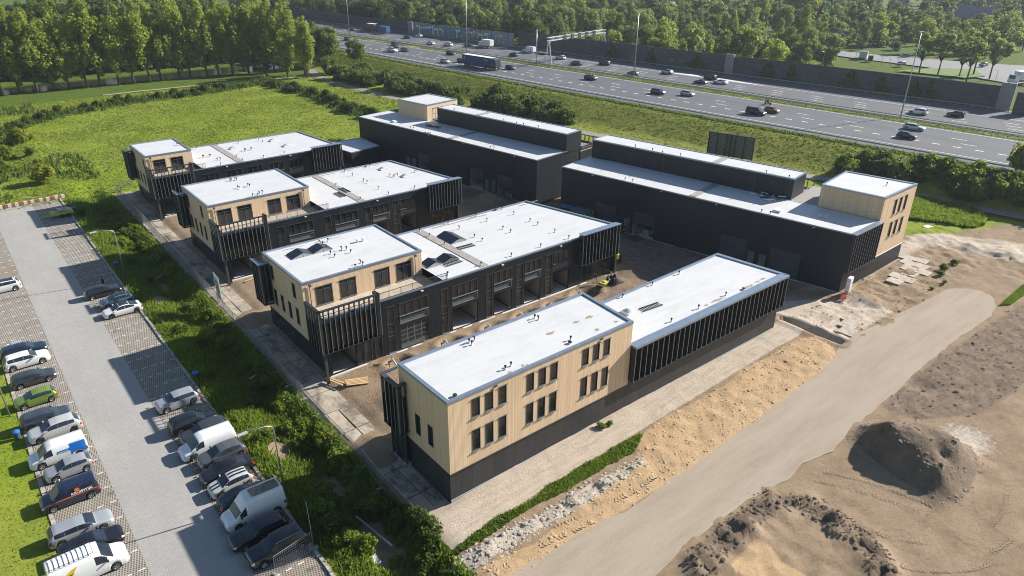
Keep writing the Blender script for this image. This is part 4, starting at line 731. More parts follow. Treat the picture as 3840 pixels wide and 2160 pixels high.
fd = [(5.95, 10.0, -.1, 4.15, 'half'), (10.3, 11.4, -.1, 2.6, 'door'), (12.05, 13.2, -.1, 2.45, 'door'), (13.5, 17.4, -.1, 4.1, 'half'), (29.1, 32.6, -.1, 4.2, 'half'), (33.3, 34.6, -.1, 2.6, 'door'), (35.1, 36.4, -.1, 2.6, 'door')]
BFh = hall("long black hall at the back with a timber cube on its far roof", F_UV, 52.1, ((55.89, 53.31), (75.1, 56.6), (67.0, 108.0), (47.79, 104.77)),
          ((57.75, 91.9), (66.95, 93.6), (65.5, 102.9), (56.2, 101.5)), ((64.2, 54.6), (68.75, 55.4), (63.2, 89.9), (58.5, 89.1)), fd, (42.2, 28.8, 18.6, 5.4))
rE, PE, cE = BEh; rF, PF, cF = BFh
for q in [(59.63, 35.58), (59.94, 34.19), (63.76, 12.74), (64.0, 11.49)]: vent(rE, *q, 8.64)
for q in [(71.34, 17.48, 1), (72.14, 14.07), (68.86, 32.01, 1), (67.95, 35.08), (67.76, 37.12), (67.17, 40.46, 1)]: vent(rE, q[0], q[1], 11.85, q[2] if len(q) > 2 else 0)
for q in [(50.88, 87.79), (51.1, 87.1), (54.47, 65.17), (54.6, 64.21)]: vent(rF, *q, 8.64)
for q in [(59.06, 88.05), (59.82, 84.5, 1), (61.66, 70.11, 1), (62.13, 66.74), (62.49, 65.03), (63.32, 61.61, 1)]: vent(rF, q[0], q[1], 11.85, q[2] if len(q) > 2 else 0)
vent(rE, 79.9, 3.0, 11.92)
for r, P, a, v0, v1, z in ((rF, PF, 22.3, .3, 8.5, 8.64), (rF, PF, 22.9, 8.9, 13.0, 11.85), (rE, PE, 23.1, .3, 8.5, 8.64), (rE, PE, 24.1, 8.9, 13.2, 11.85)): MB().prism([P(a, v0), P(a, v1), P(a + 1.15, v1), P(a + 1.15, v0)][::-1], z + .01, z + .07).build("roof_walkway", GREYWALK, r)
for r, P, a in ((rF, PF, 30.0), (rF, PF, 14.6), (rE, PE, 33.6), (rE, PE, 17.6)): q = P(a, 8.76 if r is rE else 8.7); MB().box(q[0] - .1, q[0] + .02, q[1] - .06, q[1] + .06, 8.66, 11.7).build("downpipe", FRAME, r)
t = window(rF, (57.75, 91.9), (66.95, 93.6), 1.6, 3.2, 8.75, 11.1, (.5,), ((0, 1, .5),), .12, .07)
fin_hall(BEh); fin_hall(BFh)
# link between the far office building and the back hall
def annex():
    root = thing("annex", "low black link building between the far office building and the back hall", "annex", (42, 97, 0))
    P = [(39.4, 92.9), (46.9, 94.4), (47.2, 103.2), (38.0, 103.0)]; mb = MB(); wall(mb, P[0], P[1], -.3, 4.2); wall(mb, P[2], P[3], -.3, 4.2); wall(mb, P[3], P[0], 3.4, 4.2); mb.build("dark_cladding", DARK, root); roof(root, P, 4.3, .15, .08)
    MB().box(38.3, 38.6, 95.5, 95.8, -.3, 3.4).box(38.0, 38.3, 99.5, 99.8, -.3, 3.4).build("column", FRAME, root)
    MB().poly([(*q, .03) for q in P]).build("floor_slab", CONC, root)
    for o in root.children: o.location = -root.location
annex()
# ---------------------------------------------------------------- vehicles
CARGLASS = mk_glass("car_glass", (.012, .017, .024)); CHROME = M("rim_alloy", (.45, .45, .46), .3, .85); RIMD = M("rim_dark", (.06, .06, .065), .4, .5)
TRIM = M("black_trim", (.02, .02, .022), .6); HEADL = M("headlight_lens", (.62, .64, .66), .1); TAILL = M("tail_light_lens", (.40, .025, .015), .15); PLATE = M("number_plate_yellow", (.72, .50, .06), .5); ORANGEL = M("indicator_lens", (.75, .28, .05), .2)
def wheel_meshes():
    t = MB(); t.lathe([(.20, -.095), (.30, -.105), (.328, -.07), (.335, 0), (.328, .07), (.30, .105), (.20, .095), (.20, -.095)], n=22, axis='y'); tyre = t.mesh("wheel", BLACKR, True, 50)
    r = MB(); r.lathe([(0, -.082), (.05, -.085), (.06, -.075)], n=16, axis='y'); r.lathe([(.18, -.075), (.205, -.10), (.215, -.10), (.22, -.06), (.22, .06)], n=22, axis='y')
    for k in range(5):
        a = 2 * math.pi * k / 5; c, s = math.cos(a), math.sin(a); q = lambda rr, ww, y: (rr * c - ww * s, y, rr * s + ww * c)
        r.box8([q(.03, -.03, -.085), q(.20, -.045, -.095), q(.20, -.045, -.065), q(.03, -.03, -.05), q(.03, .03, -.085), q(.20, .045, -.095), q(.20, .045, -.065), q(.03, .03, -.05)])
    r.lathe([(0, -.03), (.2, -.03)], n=20, axis='y', m=1)
    return tyre, r.mesh("rim", [CHROME, TRIM], False), r.mesh("rim_dark", [RIMD, TRIM], False)
TYRE, RIM, RIMK = wheel_meshes()
# longitudinal profiles: distance from the nose as share of the length, height as share of the total height
PROF = dict(
 hatch=dict(top=[(0, .36), (.01, .47), (.05, .565), (.25, .66), (.44, .955), (.58, 1.0), (.80, .975), (.885, .92), (.965, .66), (.985, .5), (1, .36)], sh=[(0, .36), (.01, .46), (.05, .54), (.25, .615), (.6, .645), (.9, .675), (.96, .64), (.985, .49), (1, .35)], ws=(.25, .45), rw=(.875, .965), sw=[(.33, .555), (.56, .752), (.757, .865)]),
 suv=dict(top=[(0, .36), (.01, .5), (.05, .60), (.25, .665), (.41, .955), (.54, 1.0), (.84, .975), (.90, .93), (.97, .66), (.99, .45), (1, .34)], sh=[(0, .36), (.01, .49), (.05, .575), (.25, .625), (.6, .645), (.92, .67), (.965, .63), (.99, .44), (1, .33)], ws=(.25, .42), rw=(.89, .965), sw=[(.315, .545), (.55, .752), (.757, .885)]),
 estate=dict(top=[(0, .37), (.01, .49), (.05, .57), (.26, .665), (.42, .955), (.55, 1.0), (.85, .965), (.91, .91), (.97, .68), (.985, .5), (1, .36)], sh=[(0, .36), (.01, .47), (.05, .54), (.26, .615), (.6, .64), (.92, .665), (.965, .64), (.985, .49), (1, .35)], ws=(.26, .43), rw=(.895, .965), sw=[(.325, .538), (.543, .737), (.742, .89)]),
 sedan=dict(top=[(0, .36), (.01, .47), (.05, .555), (.26, .65), (.43, .95), (.54, 1.0), (.66, .98), (.86, .70), (.965, .66), (.985, .54), (1, .38)], sh=[(0, .36), (.01, .46), (.05, .53), (.26, .61), (.6, .645), (.86, .665), (.965, .645), (.985, .53), (1, .37)], ws=(.26, .44), rw=(.70, .86), sw=[(.33, .54), (.545, .755)]),
 fast=dict(top=[(0, .34), (.01, .44), (.05, .53), (.23, .64), (.42, .96), (.53, 1.0), (.68, .96), (.90, .73), (.965, .69), (.985, .52), (1, .36)], sh=[(0, .34), (.01, .43), (.05, .51), (.23, .60), (.6, .645), (.9, .69), (.965, .675), (.985, .51), (1, .35)], ws=(.23, .43), rw=(.68, .89), sw=[(.315, .543), (.548, .79)]),
 round=dict(top=[(0, .36), (.02, .50), (.10, .62), (.26, .68), (.40, .93), (.52, 1.0), (.66, .96), (.84, .72), (.95, .58), (.985, .46), (1, .36)], sh=[(0, .36), (.02, .49), (.10, .58), (.26, .63), (.6, .65), (.84, .64), (.95, .56), (.985, .45), (1, .35)], ws=(.26, .41), rw=(.68, .83), sw=[(.33, .52), (.54, .70)]),
 van=dict(top=[(0, .27), (.01, .37), (.06, .45), (.17, .54), (.335, .93), (.42, .985), (.97, .975), (.985, .93), (.993, .6), (1, .28)], sh=[(0, .26), (.01, .36), (.06, .43), (.17, .49), (.35, .52), (.7, .53), (.985, .53), (.993, .5), (1, .27)], ws=(.17, .335), rw=None, sw=[(.265, .41)]),
 minivan=dict(top=[(0, .30), (.01, .41), (.06, .50), (.20, .585), (.36, .94), (.45, .99), (.96, .98), (.982, .93), (.993, .6), (1, .30)], sh=[(0, .29), (.01, .40), (.06, .47), (.20, .535), (.4, .56), (.7, .565), (.982, .565), (.993, .55), (1, .29)], ws=(.20, .36), rw=(.985, .992), sw=[(.29, .45), (.47, .66), (.68, .93)]),
 highvan=dict(top=[(0, .25), (.01, .34), (.06, .41), (.15, .47), (.27, .74), (.38, .985), (.5, 1.0), (.975, .985), (.988, .93), (.994, .6), (1, .27)], sh=[(0, .24), (.01, .33), (.06, .39), (.15, .43), (.35, .46), (.7, .47), (.985, .47), (.993, .45), (1, .26)], ws=(.15, .272), rw=None, sw=[(.235, .345)]))
_cm = {}
def car_mesh(kind, L, W, H, rw=.33, fo=.19, ro=.18, clear=.17):
    """lofted body: x forwards, origin on the ground below the middle"""
    key = (kind, L, W, H)
    if key in _cm: return _cm[key]
    p = PROF[kind]; vanlike = kind in ('van', 'highvan', 'minivan'); xf, xr = L * fo, L * (1 - ro); ar = rw * 1.16
    xs = set(np.linspace(0, L, 27)) | {L * .004, L * .02, L * .99, L * .997}
    for c in (xf, xr): xs |= {c + ar * k for k in (-1.001, -.985, -.92, -.75, -.5, -.2, 0, .2, .5, .75, .92, .985, 1.001)}
    for q in p['top']: xs.add(q[0] * L)
    for a, b in p['sw']: xs |= {a * L, b * L}
    xs = sorted(x for x in xs if 0 <= x <= L); xs = [x for i, x in enumerate(xs) if i == 0 or x - xs[i - 1] > .004]
    def sm(prof, x): d = L * .013; pr = np.array(prof); return float(np.mean([np.interp((x + k * d) / L, pr[:, 0], pr[:, 1]) for k in (-1, -.5, 0, .5, 1)])) * H
    rings = []
    for x in xs:
        t = x / L; top, sh = sm(p['top'], x), sm(p['sh'], x); sh = min(sh, top - .004)
        wv = np.interp(t, [0, .015, .05, .13, .3, .8, .93, .985, 1], [.66, .78, .90, .975, 1, 1, .965, .90, .80] if not vanlike else [.78, .86, .93, .98, 1, 1, 1, .985, .97]) * W / 2
        zb = clear + (.10 * H * (1 - min(1, t / .03)) + .10 * H * max(0, (t - .97) / .03))
        for c in (xf, xr):
            if abs(x - c) < ar: zb = max(zb, rw + math.sqrt(max(0, ar * ar - (x - c) ** 2)) - .005)
        zb = min(zb, sh - .10); k = min(1., (top - sh) / (.30 * H)); tum = (.045 if vanlike else .20) * k
        rings.append([(0., zb), (wv * .90, zb), (wv * .985, zb + .25 * (sh - zb)), (wv, zb + .62 * (sh - zb)), (wv * (.975 if not vanlike else .995), sh - .02 * k), (wv * (.965 - .02 * k if not vanlike else .985), sh + .01 + .06 * (top - sh)), (wv * (.95 - tum - .07 * (1 - k)), sh + (top - sh) * (.86 if k > .3 else .7)), (wv * (.86 - tum * 1.05 - .06 * (1 - k)), sh + (top - sh) * .962), (wv * .45, sh + (top - sh) * .993), (0., top)])
    n = len(rings[0]); mb = MB(); full = []
    for x, r in zip(xs, rings): full.append([(L / 2 - x, y, z) for y, z in r] + [(L / 2 - x, -y, z) for y, z in reversed(r[1:-1])])
    N = len(full[0]); mb.v = [q for r in full for q in r]
    for i in range(len(full) - 1):
        for j in range(N): mb.f.append((i * N + j, i * N + (j + 1) % N, (i + 1) * N + (j + 1) % N, (i + 1) * N + j)); mb.mi.append(1 if j in (0, N - 1) else 0)
    mb.f.append(tuple(range(N))[::-1]); mb.f.append(tuple((len(full) - 1) * N + j for j in range(N))); mb.mi += [0, 0]
    A = np.array(full); X = np.array(xs)
    def S(t, j, side=1, off=.006):
        """point on the skin at share t of the length, ring position j (0..9)"""
        x = t * L; i = min(max(np.searchsorted(X, x) - 1, 0), len(X) - 2); a = (x - X[i]) / (X[i + 1] - X[i]); j0 = min(int(j), n - 2); b = j - j0
        q = (A[i, j0] * (1 - b) + A[i, j0 + 1] * b) * (1 - a) + (A[i + 1, j0] * (1 - b) + A[i + 1, j0 + 1] * b) * a
        du = A[i + 1, j0] - A[i, j0]; dv = A[i, j0 + 1] - A[i, j0]; nn = np.cross(dv, du); nn = nn / (np.linalg.norm(nn) + 1e-9)
        if nn[1] < 0 and j < 8 or nn[2] < -.2: nn = -nn
        q = q + nn * off; return (q[0], q[1] * side, q[2])
    def patch(t0, t1, j0, j1, nt, nj, sides=(1, -1), off=.006, skew=0.):
        g = MB()
        for sd_ in sides:
            V = [[S(t0 + (t1 - t0) * a / nt + skew * b / nj * 0, j0 + (j1 - j0) * b / nj, sd_, off) for b in range(nj + 1)] for a in range(nt + 1)]
            for a in range(nt):
                for b in range(nj): q = (V[a][b], V[a + 1][b], V[a + 1][b + 1], V[a][b + 1]); g.quad(*(q if sd_ < 0 else q[::-1]))
        return g
    parts = []
    a, b = p['ws']; g = patch(a + .012, b - .012, 6.25, 9, 6, 4); parts.append(("windscreen", g.mesh("windscreen", CARGLASS, True)))
    if p['rw']: a, b = p['rw']; g = patch(a, b, 6.4, 9, 5, 4); parts.append(("rear_window", g.mesh("rear_window", CARGLASS, True)))
    for a, b in p['sw']:
        for sd_ in (1, -1): parts.append(("side_window", patch(a, b, 5.03, 5.97 if b - a > .12 else 5.9, 5, 3, (sd_,)).mesh("side_window", CARGLASS, True)))
    for sd_ in (1, -1):
        parts.append(("headlight", patch(.012, .058, 3.2, 4.05, 4, 2, (sd_,), .008).mesh("headlight", HEADL, True))); parts.append(("tail_light", patch(.955, .992, 3.0, 4.05, 4, 2, (sd_,), .008).mesh("tail_light", TAILL, True)))
    parts.append(("grille", patch(.0035, .012, 1.6, 2.4, 2, 2, (1,), .01).mesh("grille", TRIM, True)))
    ms = MB(); z = H * p['sh'][4][1] * 1.06; xx = L / 2 - L * (p['ws'][0] + .10)
    for sd_ in (1, -1):
        mb2 = MB(); y = sd_ * (W / 2 + .02); mb2.box8([(xx - .06, y, z), (xx + .10, y, z), (xx + .06, y + sd_ * .17, z + .01), (xx - .04, y + sd_ * .17, z + .01), (xx - .06, y, z + .13), (xx + .10, y, z + .13), (xx + .06, y + sd_ * .17, z + .14), (xx - .04, y + sd_ * .17, z + .14)] if sd_ > 0 else [(xx + .10, y, z), (xx - .06, y, z), (xx - .04, y - .17, z + .01), (xx + .06, y - .17, z + .01), (xx + .10, y, z + .13), (xx - .06, y, z + .13), (xx - .04, y - .17, z + .14), (xx + .06, y - .17, z + .14)]); parts.append(("mirror", mb2))
    pl = MB(); pl.box(L / 2 + .005, L / 2 + .012, -.26, .26, H * .27, H * .27 + .11); parts.append(("number_plate", pl.mesh("number_plate", PLATE))); pl = MB(); pl.box(-L / 2 - .012, -L / 2 - .004, -.26, .26, H * .38, H * .38 + .11); parts.append(("number_plate", pl.mesh("number_plate", PLATE)))
    _cm[key] = (mb, parts, S, patch, (L / 2 - xf, L / 2 - xr, rw)); return _cm[key]
_proto = {}
def car(kind, dims, col, label, loc, rz, group=None, name="parked_car", cat="car", roofm=None, rails=False, darkrim=False, extra=None):
    key = (kind, dims, col.name, rails, darkrim, roofm, extra)
    if key in _proto and extra is None:
        return copy_tree(_proto[key], None, loc, rz, label, group)
    L, W, Hh = dims; rw = .40 if 'truck' in kind else .335 if kind in ('van', 'highvan', 'suv') else .32
    mb, parts, S, patch, (wf, wr, rr) = car_mesh(kind, L, W, Hh, rw)
    root = thing(name, label, cat, loc, rz, group)
    mb.build("body", [col, TRIM], root, True, 42)
    for nm, me in parts:
        if nm == "mirror": link("mirror", me.mesh("mirror", col if kind not in ('van', 'highvan') else TRIM, True, 50), root)
        else: link(nm, me, root)
    for xw in (wf, wr):
        for sd_ in (1, -1):
            o = link("wheel", TYRE, root, (xw, sd_ * (W / 2 - .115), rr), (0, 0, 0 if sd_ < 0 else math.pi)); o.scale = (rr / .335,) * 3; link("rim", RIMK if darkrim else RIM, o)
    if roofm: link("roof_panel", patch(PROF[kind]['ws'][1] + .0, (PROF[kind]['rw'] or (.9,))[0] - .015, 7.05, 9, 8, 3).mesh("roof_panel", roofm, True), root)
    if rails:
        for sd_ in (1, -1): m2 = MB(); m2.tube([S(t, 6.75, sd_, .05) for t in (.42, .5, .6, .7, .8, .87)], .022, 6); m2.build("roof_rail", CHROME, root)
    if extra: extra(root, S, patch, L, W, Hh)
    _proto[key] = root; return root
K = lambda n, c, r=.3, m=0.: paint(n, c, r, m)
WHITE = K("white", (.72, .73, .73)); SILVER = K("silver", (.40, .42, .44), .3, .35); GREYC = K("grey", (.10, .105, .115), .3, .2); DGREY = K("dark_grey", (.045, .05, .055), .28, .2); BLACKC = K("black", (.010, .011, .014), .22); NAVY = K("navy", (.012, .02, .045), .25); SLATE = K("slate", (.05, .065, .085), .3, .2); GREENC = K("green", (.15, .24, .03), .3, .1); LBLUE = K("grey_blue", (.13, .19, .24), .3, .2); BLUE = K("blue", (.02, .06, .16), .28); ORANGE = K("orange_brown", (.35, .13, .03), .3, .1); PALE = K("pale_silver", (.52, .53, .52), .3, .2); COPPER = K("brown_black", (.03, .022, .02), .3)
hd = (4.15, 1.74, 1.5); sd4 = (4.5, 1.84, 1.62); es = (4.72, 1.82, 1.48); se = (4.65, 1.82, 1.44); vn = (4.95, 1.95, 1.97)
BAY = dict(group="vehicles parked in the car park"); Zl = LOT + .005
def stripes(root, S, patch, L, W, H_):
    for j in (8.15,):
        link("stripe", patch(.03, .245, j, j + .55, 14, 2, (1, -1), .012).mesh("stripe", BLACKC, True), root); link("stripe", patch(.46, .86, j, j + .55, 16, 2, (1, -1), .012).mesh("stripe", BLACKC, True), root)
def ladder_rack(root, S, patch, L, W, H_):
    m2 = MB()
    for sd_ in (1, -1): m2.tube([(L / 2 - L * .40, sd_ * .74, H_ + .16), (-L / 2 + .05, sd_ * .74, H_ + .16)], .02, 6)
    for i in range(11): x = L / 2 - L * .40 - i * (L * .585) / 10; m2.tube([(x, -.76, H_ + .02), (x, -.74, H_ + .15), (x, .74, H_ + .15), (x, .76, H_ + .02)], .017, 5)
    m2.build("roof_rack", TRIM, root)
    g = MB(); q = lambda t, j: S(t, j, -1, .01); g.quad(q(.985, 4.0), q(.72, 4.85), q(.62, 5.85), q(.985, 5.55)); g.build("yellow_marking", M("yellow_vinyl", (.72, .48, .02), .4), root)
    text("lettering", "BEJACO b.v.", .34, TRIM, root, (-L / 2 + .18, -W / 2 - .012, H_ * .44), (R_(90), 0, 0)); text("lettering", "bouwbedrijf", .2, TRIM, root, (-L / 2 + .75, -W / 2 - .012, H_ * .62), (R_(90), 0, 0))
def blue_wrap(root, S, patch, L, W, H_):
    link("blue_marking", patch(.70, .965, 2.6, 6.35, 6, 8, (1,), .009).mesh("blue_marking", M("blue_vinyl", (.01, .16, .55), .4), True), root); link("blue_marking", patch(.48, .70, 4.75, 5.35, 4, 2, (1,), .009).mesh("blue_marking", M("blue_vinyl", (.01, .16, .55), .4), True), root)
    text("lettering", "MONTAGE", .17, WHITEP, root, (L / 2 - L * .49, W / 2 + .012, H_ * .57), (R_(90), 0, R_(180)))
def orange_band(root, S, patch, L, W, H_):
    link("orange_stripe", patch(.06, .97, 3.75, 4.1, 12, 1, (1,), .009).mesh("orange_stripe", M("orange_vinyl", (.75, .16, .02), .4), True), root)
    text("lettering", "KRUISWIJK", .34, WHITEP, root, (L / 2 - L * .52, W / 2 + .0, H_ * .58), (R_(86), 0, R_(180))); g = MB(); g.lathe([(0, .0), (.2, .0)], (0, 0, 0), 18, 'y'); o = g.build("round_logo", M("orange_vinyl", (.75, .16, .02), .4), root, loc=(L / 2 - L * .63, W / 2 - .005, H_ * .80))
    text("lettering", "//", .2, WHITEP, root, (L / 2 - L * .615, W / 2 + .0, H_ * .765), (R_(86), 0, R_(180)))
def high_roof(root, S, patch, L, W, H_):
    link("dirty_roof", patch(.52, .965, 7.6, 9, 8, 3, (1, -1), .008).mesh("dirty_roof", M("dirty_roof_paint", (.20, .17, .13), .85, var=.6, vscale=2.2), True), root)
    m2 = MB(); m2.box(-.9, .1, -.5, .5, H_ - .02, H_ + .05); m2.build("roof_hatch", M("dirty_roof_paint", (.20, .17, .13), .85, var=.6, vscale=2.2), root)
PI_ = math.pi
LOTCARS = [
 ('suv', (4.6, 1.86, 1.6), WHITE, "white SUV cut by the edge of the photo, parked alone", -24.75, 73.9, 1, dict(roofm=BLACKC)),
 ('estate', (4.75, 1.84, 1.5), NAVY, "dark navy estate half hidden behind the white electric SUV", -24.9, 52.2, 0, {}),
 ('suv', (4.6, 1.87, 1.6), WHITE, "white electric SUV with pale wheels, nose to the lane, beside a dark navy estate", -24.95, 49.6, 0, {}),
 ('hatch', (4.3, 1.78, 1.45), DGREY, "dark grey hatchback with brownish flank, between the white SUV and the green hatchback", -24.9, 44.85, 0, {}),
 ('hatch', (3.95, 1.7, 1.48), GREENC, "lime green hatchback, the only green car", -25.3, 40.2, 1, {}),
 ('suv', (4.5, 1.84, 1.62), SLATE, "slate blue SUV half hidden behind the pale silver hatchback", -25.1, 35.5, 0, {}),
 ('hatch', (4.63, 1.88, 1.6), PALE, "pale silver large hatchback with dark alloy wheels, next to the blue and white van", -24.7, 32.95, 1, dict(darkrim=True)),
 ('van', (4.85, 1.93, 1.97), WHITE, "white van with a blue rear corner", -25.1, 28.5, 1, dict(extra=blue_wrap, cat="van", name="parked_van")),
 ('hatch', (3.92, 1.65, 1.47), SILVER, "small silver hatchback between the blue and white van and the motorcycle", -24.72, 25.6, 1, {}),
 ('minivan', (4.5, 1.84, 1.85), NAVY, "dark navy delivery van with an orange stripe and white lettering", -25.35, 21.55, 1, dict(extra=orange_band, cat="van", name="parked_van")),
 ('estate', (4.77, 1.86, 1.48), SILVER, "silver estate beside a black saloon in the left row", -25.4, 16.7, 0, {}),
 ('sedan', (4.7, 1.82, 1.44), BLACKC, "black saloon squeezed between the silver estate and the roof rack van", -25.1, 14.2, 0, {}),
 ('van', (5.4, 2.03, 2.25), WHITE, "white van with a roof rack and yellow marking at the bottom edge", -25.75, 11.65, 0, dict(extra=ladder_rack, cat="van", name="parked_van")),
 ('estate', (4.6, 1.8, 1.48), BLACKC, "black estate farthest back of the right row's three together, rear to the lane", -14.1, 63.9, 0, {}),
 ('hatch', (4.3, 1.8, 1.55), LBLUE, "grey blue hatchback with a black roof beside the white saloon", -13.2, 59.6, 1, dict(roofm=BLACKC)),
 ('fast', (4.7, 1.85, 1.44), WHITE, "white fastback saloon with a black glass roof", -13.3, 56.45, 1, dict(roofm=CARGLASS, darkrim=True)),
 ('suv', (4.23, 1.82, 1.57), SILVER, "silver compact SUV standing alone in the right row", -13.86, 30.45, 1, {}),
 ('suv', (4.45, 1.84, 1.6), BLACKC, "black coupe-like SUV parked rear to the lane behind a dark grey estate", -13.75, 25.7, 0, {}),
 ('estate', (4.7, 1.82, 1.5), DGREY, "dark grey estate with pale roof rails beside the white delivery van", -13.3, 23.35, 1, dict(rails=True)),
 ('van', (5.1, 1.95, 1.95), WHITE, "plain white delivery van with ribbed roof in the right row", -13.75, 21.1, 1, dict(cat="van", name="parked_van")),
 ('hatch', (4.4, 1.82, 1.62), GREYC, "grey tall hatchback in front of the plain white delivery van", -13.2, 18.75, 1, {}),
 ('sedan', (4.65, 1.8, 1.42), BLACKC, "black older saloon beside the striped hatchback", -13.55, 16.4, 1, {}),
 ('hatch', (3.85, 1.69, 1.5), PALE, "pale hatchback with black racing stripes", -13.9, 14.3, 1, dict(extra=stripes)),
 ('round', (4.1, 1.73, 1.48), BLACKC, "rounded black small car half hidden behind the high white van", -13.75, 12.0, 0, {}),
 ('highvan', (5.1, 1.97, 2.55), WHITE, "high white van with a dirty roof", -13.6, 9.65, 1, dict(extra=high_roof, cat="van", name="parked_van")),
 ('estate', (4.75, 1.84, 1.47), BLACKC, "black estate between the high white van and the nearest black wagon", -14.15, 7.15, 1, {}),
 ('suv', (4.9, 1.86, 1.68), BLACKC, "black wagon with bright roof rails, nearest car of the right row", -13.6, 4.55, 1, dict(rails=True)),
]
for kind, dims, col, lab, x, y, left, kw in LOTCARS: car(kind, dims, col, lab, (x, y, Zl), (PI_ if left else 0.) + random.uniform(-.012, .012), **{**BAY, **kw})
# ---- on the motorway
def tang(y, far=False): d = (XM(y + 5) - XM(y - 5)) / 10.; a = math.atan2(1, d); return a if far else a + PI_
MZc = MZ + .014
TRAF = dict(group="vehicles driving on the motorway")
def mcar(kind, dims, col, lab, x, y, far=False, **kw): return car(kind, dims, col, lab, (x, y, MZc), tang(y, far), **{**TRAF, 'name': "driving_car", **kw})
NEAR = [('hatch', hd, BLACKC, "black hatchback right of the white tow truck", 129.1, 218.9), ('hatch', hd, DGREY, "dark hatchback just behind the white tow truck", 131.8, 231.0), ('estate', es, BLACKC, "dark estate by the median, behind the tow truck", 136.3, 238.2), ('hatch', hd, BLACKC, "black hatchback by the median between the two left lamp masts", 138.3, 199.7), ('hatch', hd, PALE, "silver hatchback left of the blue lorry, in the nearest lane", 124.6, 183.5), ('hatch', hd, BLACKC, "black hatchback close behind the blue lorry", 130.3, 181.0), ('hatch', hd, BLUE, "dark blue hatchback just ahead of the blue lorry", 134.3, 157.5), ('suv', sd4, BLACKC, "black SUV ahead of the lorry's blue hatchback, past the gantry", 141.6, 125.6), ('suv', sd4, DGREY, "dark SUV with bright headlights in the middle lane, left of the silver hatchback", 140.0, 96.2), ('hatch', hd, SILVER, "silver blue hatchback beside the dark SUV in the middle of the carriageway", 144.9, 89.4), ('hatch', hd, BLUE, "blue car half behind the left trees", 127.7, 265.4), ('hatch', (3.9, 1.7, 1.6), ORANGE, "orange brown hatchback beside the black minibus", 143.7, 61.2), ('estate', es, PALE, "silver estate above the black hatchback on the right", 153.7, 29.6), ('hatch', hd, BLACKC, "black hatchback below the silver estate on the right", 143.8, 26.9)]
FAR = [('hatch', hd, DGREY, "dark car on the far carriageway at the leftmost lamp mast", 148.1, 300.3), ('hatch', hd, BLACKC, "black car on the far carriageway right of the lorry and trailer", 153.2, 256.5), ('hatch', hd, WHITE, "white car close to the start of the graffiti wall", 160.4, 257.9), ('hatch', hd, WHITE, "white hatchback near the median below the graffiti wall, left one of two", 149.6, 231.3), ('suv', sd4, WHITE, "white SUV near the median below the graffiti wall, right one of two", 153.1, 222.9), ('hatch', hd, BLACKC, "black car in front of the white box van", 158.2, 215.2), ('hatch', hd, DGREY, "dark hatchback above the front of the blue lorry", 155.9, 182.3), ('hatch', hd, WHITE, "white hatchback beyond the gantry leg", 165.4, 165.5), ('suv', sd4, BLACKC, "black SUV right of the gantry, left one of two on the far carriageway", 159.9, 151.3), ('suv', sd4, BLACKC, "black car right of the gantry, right one of two on the far carriageway", 168.2, 145.2), ('hatch', hd, DGREY, "dark grey car at the foot of the middle lamp mast", 159.3, 123.4), ('hatch', hd, SILVER, "silver hatchback on the far carriageway right of the middle lamp mast", 170.8, 118.3), ('sedan', (4.4, 1.8, 1.25), BLACKC, "black open car left of the white saloon by the white painted gore", 164.7, 99.8), ('suv', sd4, BLACKC, "black SUV behind the open car by the white painted gore", 173.6, 102.7), ('sedan', se, WHITE, "white saloon on the far carriageway by the white painted gore", 169.2, 95.6), ('suv', sd4, WHITE, "white SUV at the foot of the right lamp mast", 172.7, 36.9), ('hatch', hd, BLACKC, "black hatchback ahead of the rightmost white SUV", 177.5, 29.6)]
for k, d, c, l, x, y in NEAR: mcar(k, d, c, l, x, y)
for k, d, c, l, x, y in FAR: mcar(k, d, c, l, x, y, True)
mcar('minivan', (5.1, 1.95, 1.95), BLACKC, "black minibus beside an orange brown hatchback", 138.4, 62.4, name="driving_van", cat="van")
mcar('highvan', (5.9, 2.0, 2.6), WHITE, "white van towing a flat trailer at the dark noise wall", 167.4, 186.5, True, name="driving_van", cat="van")
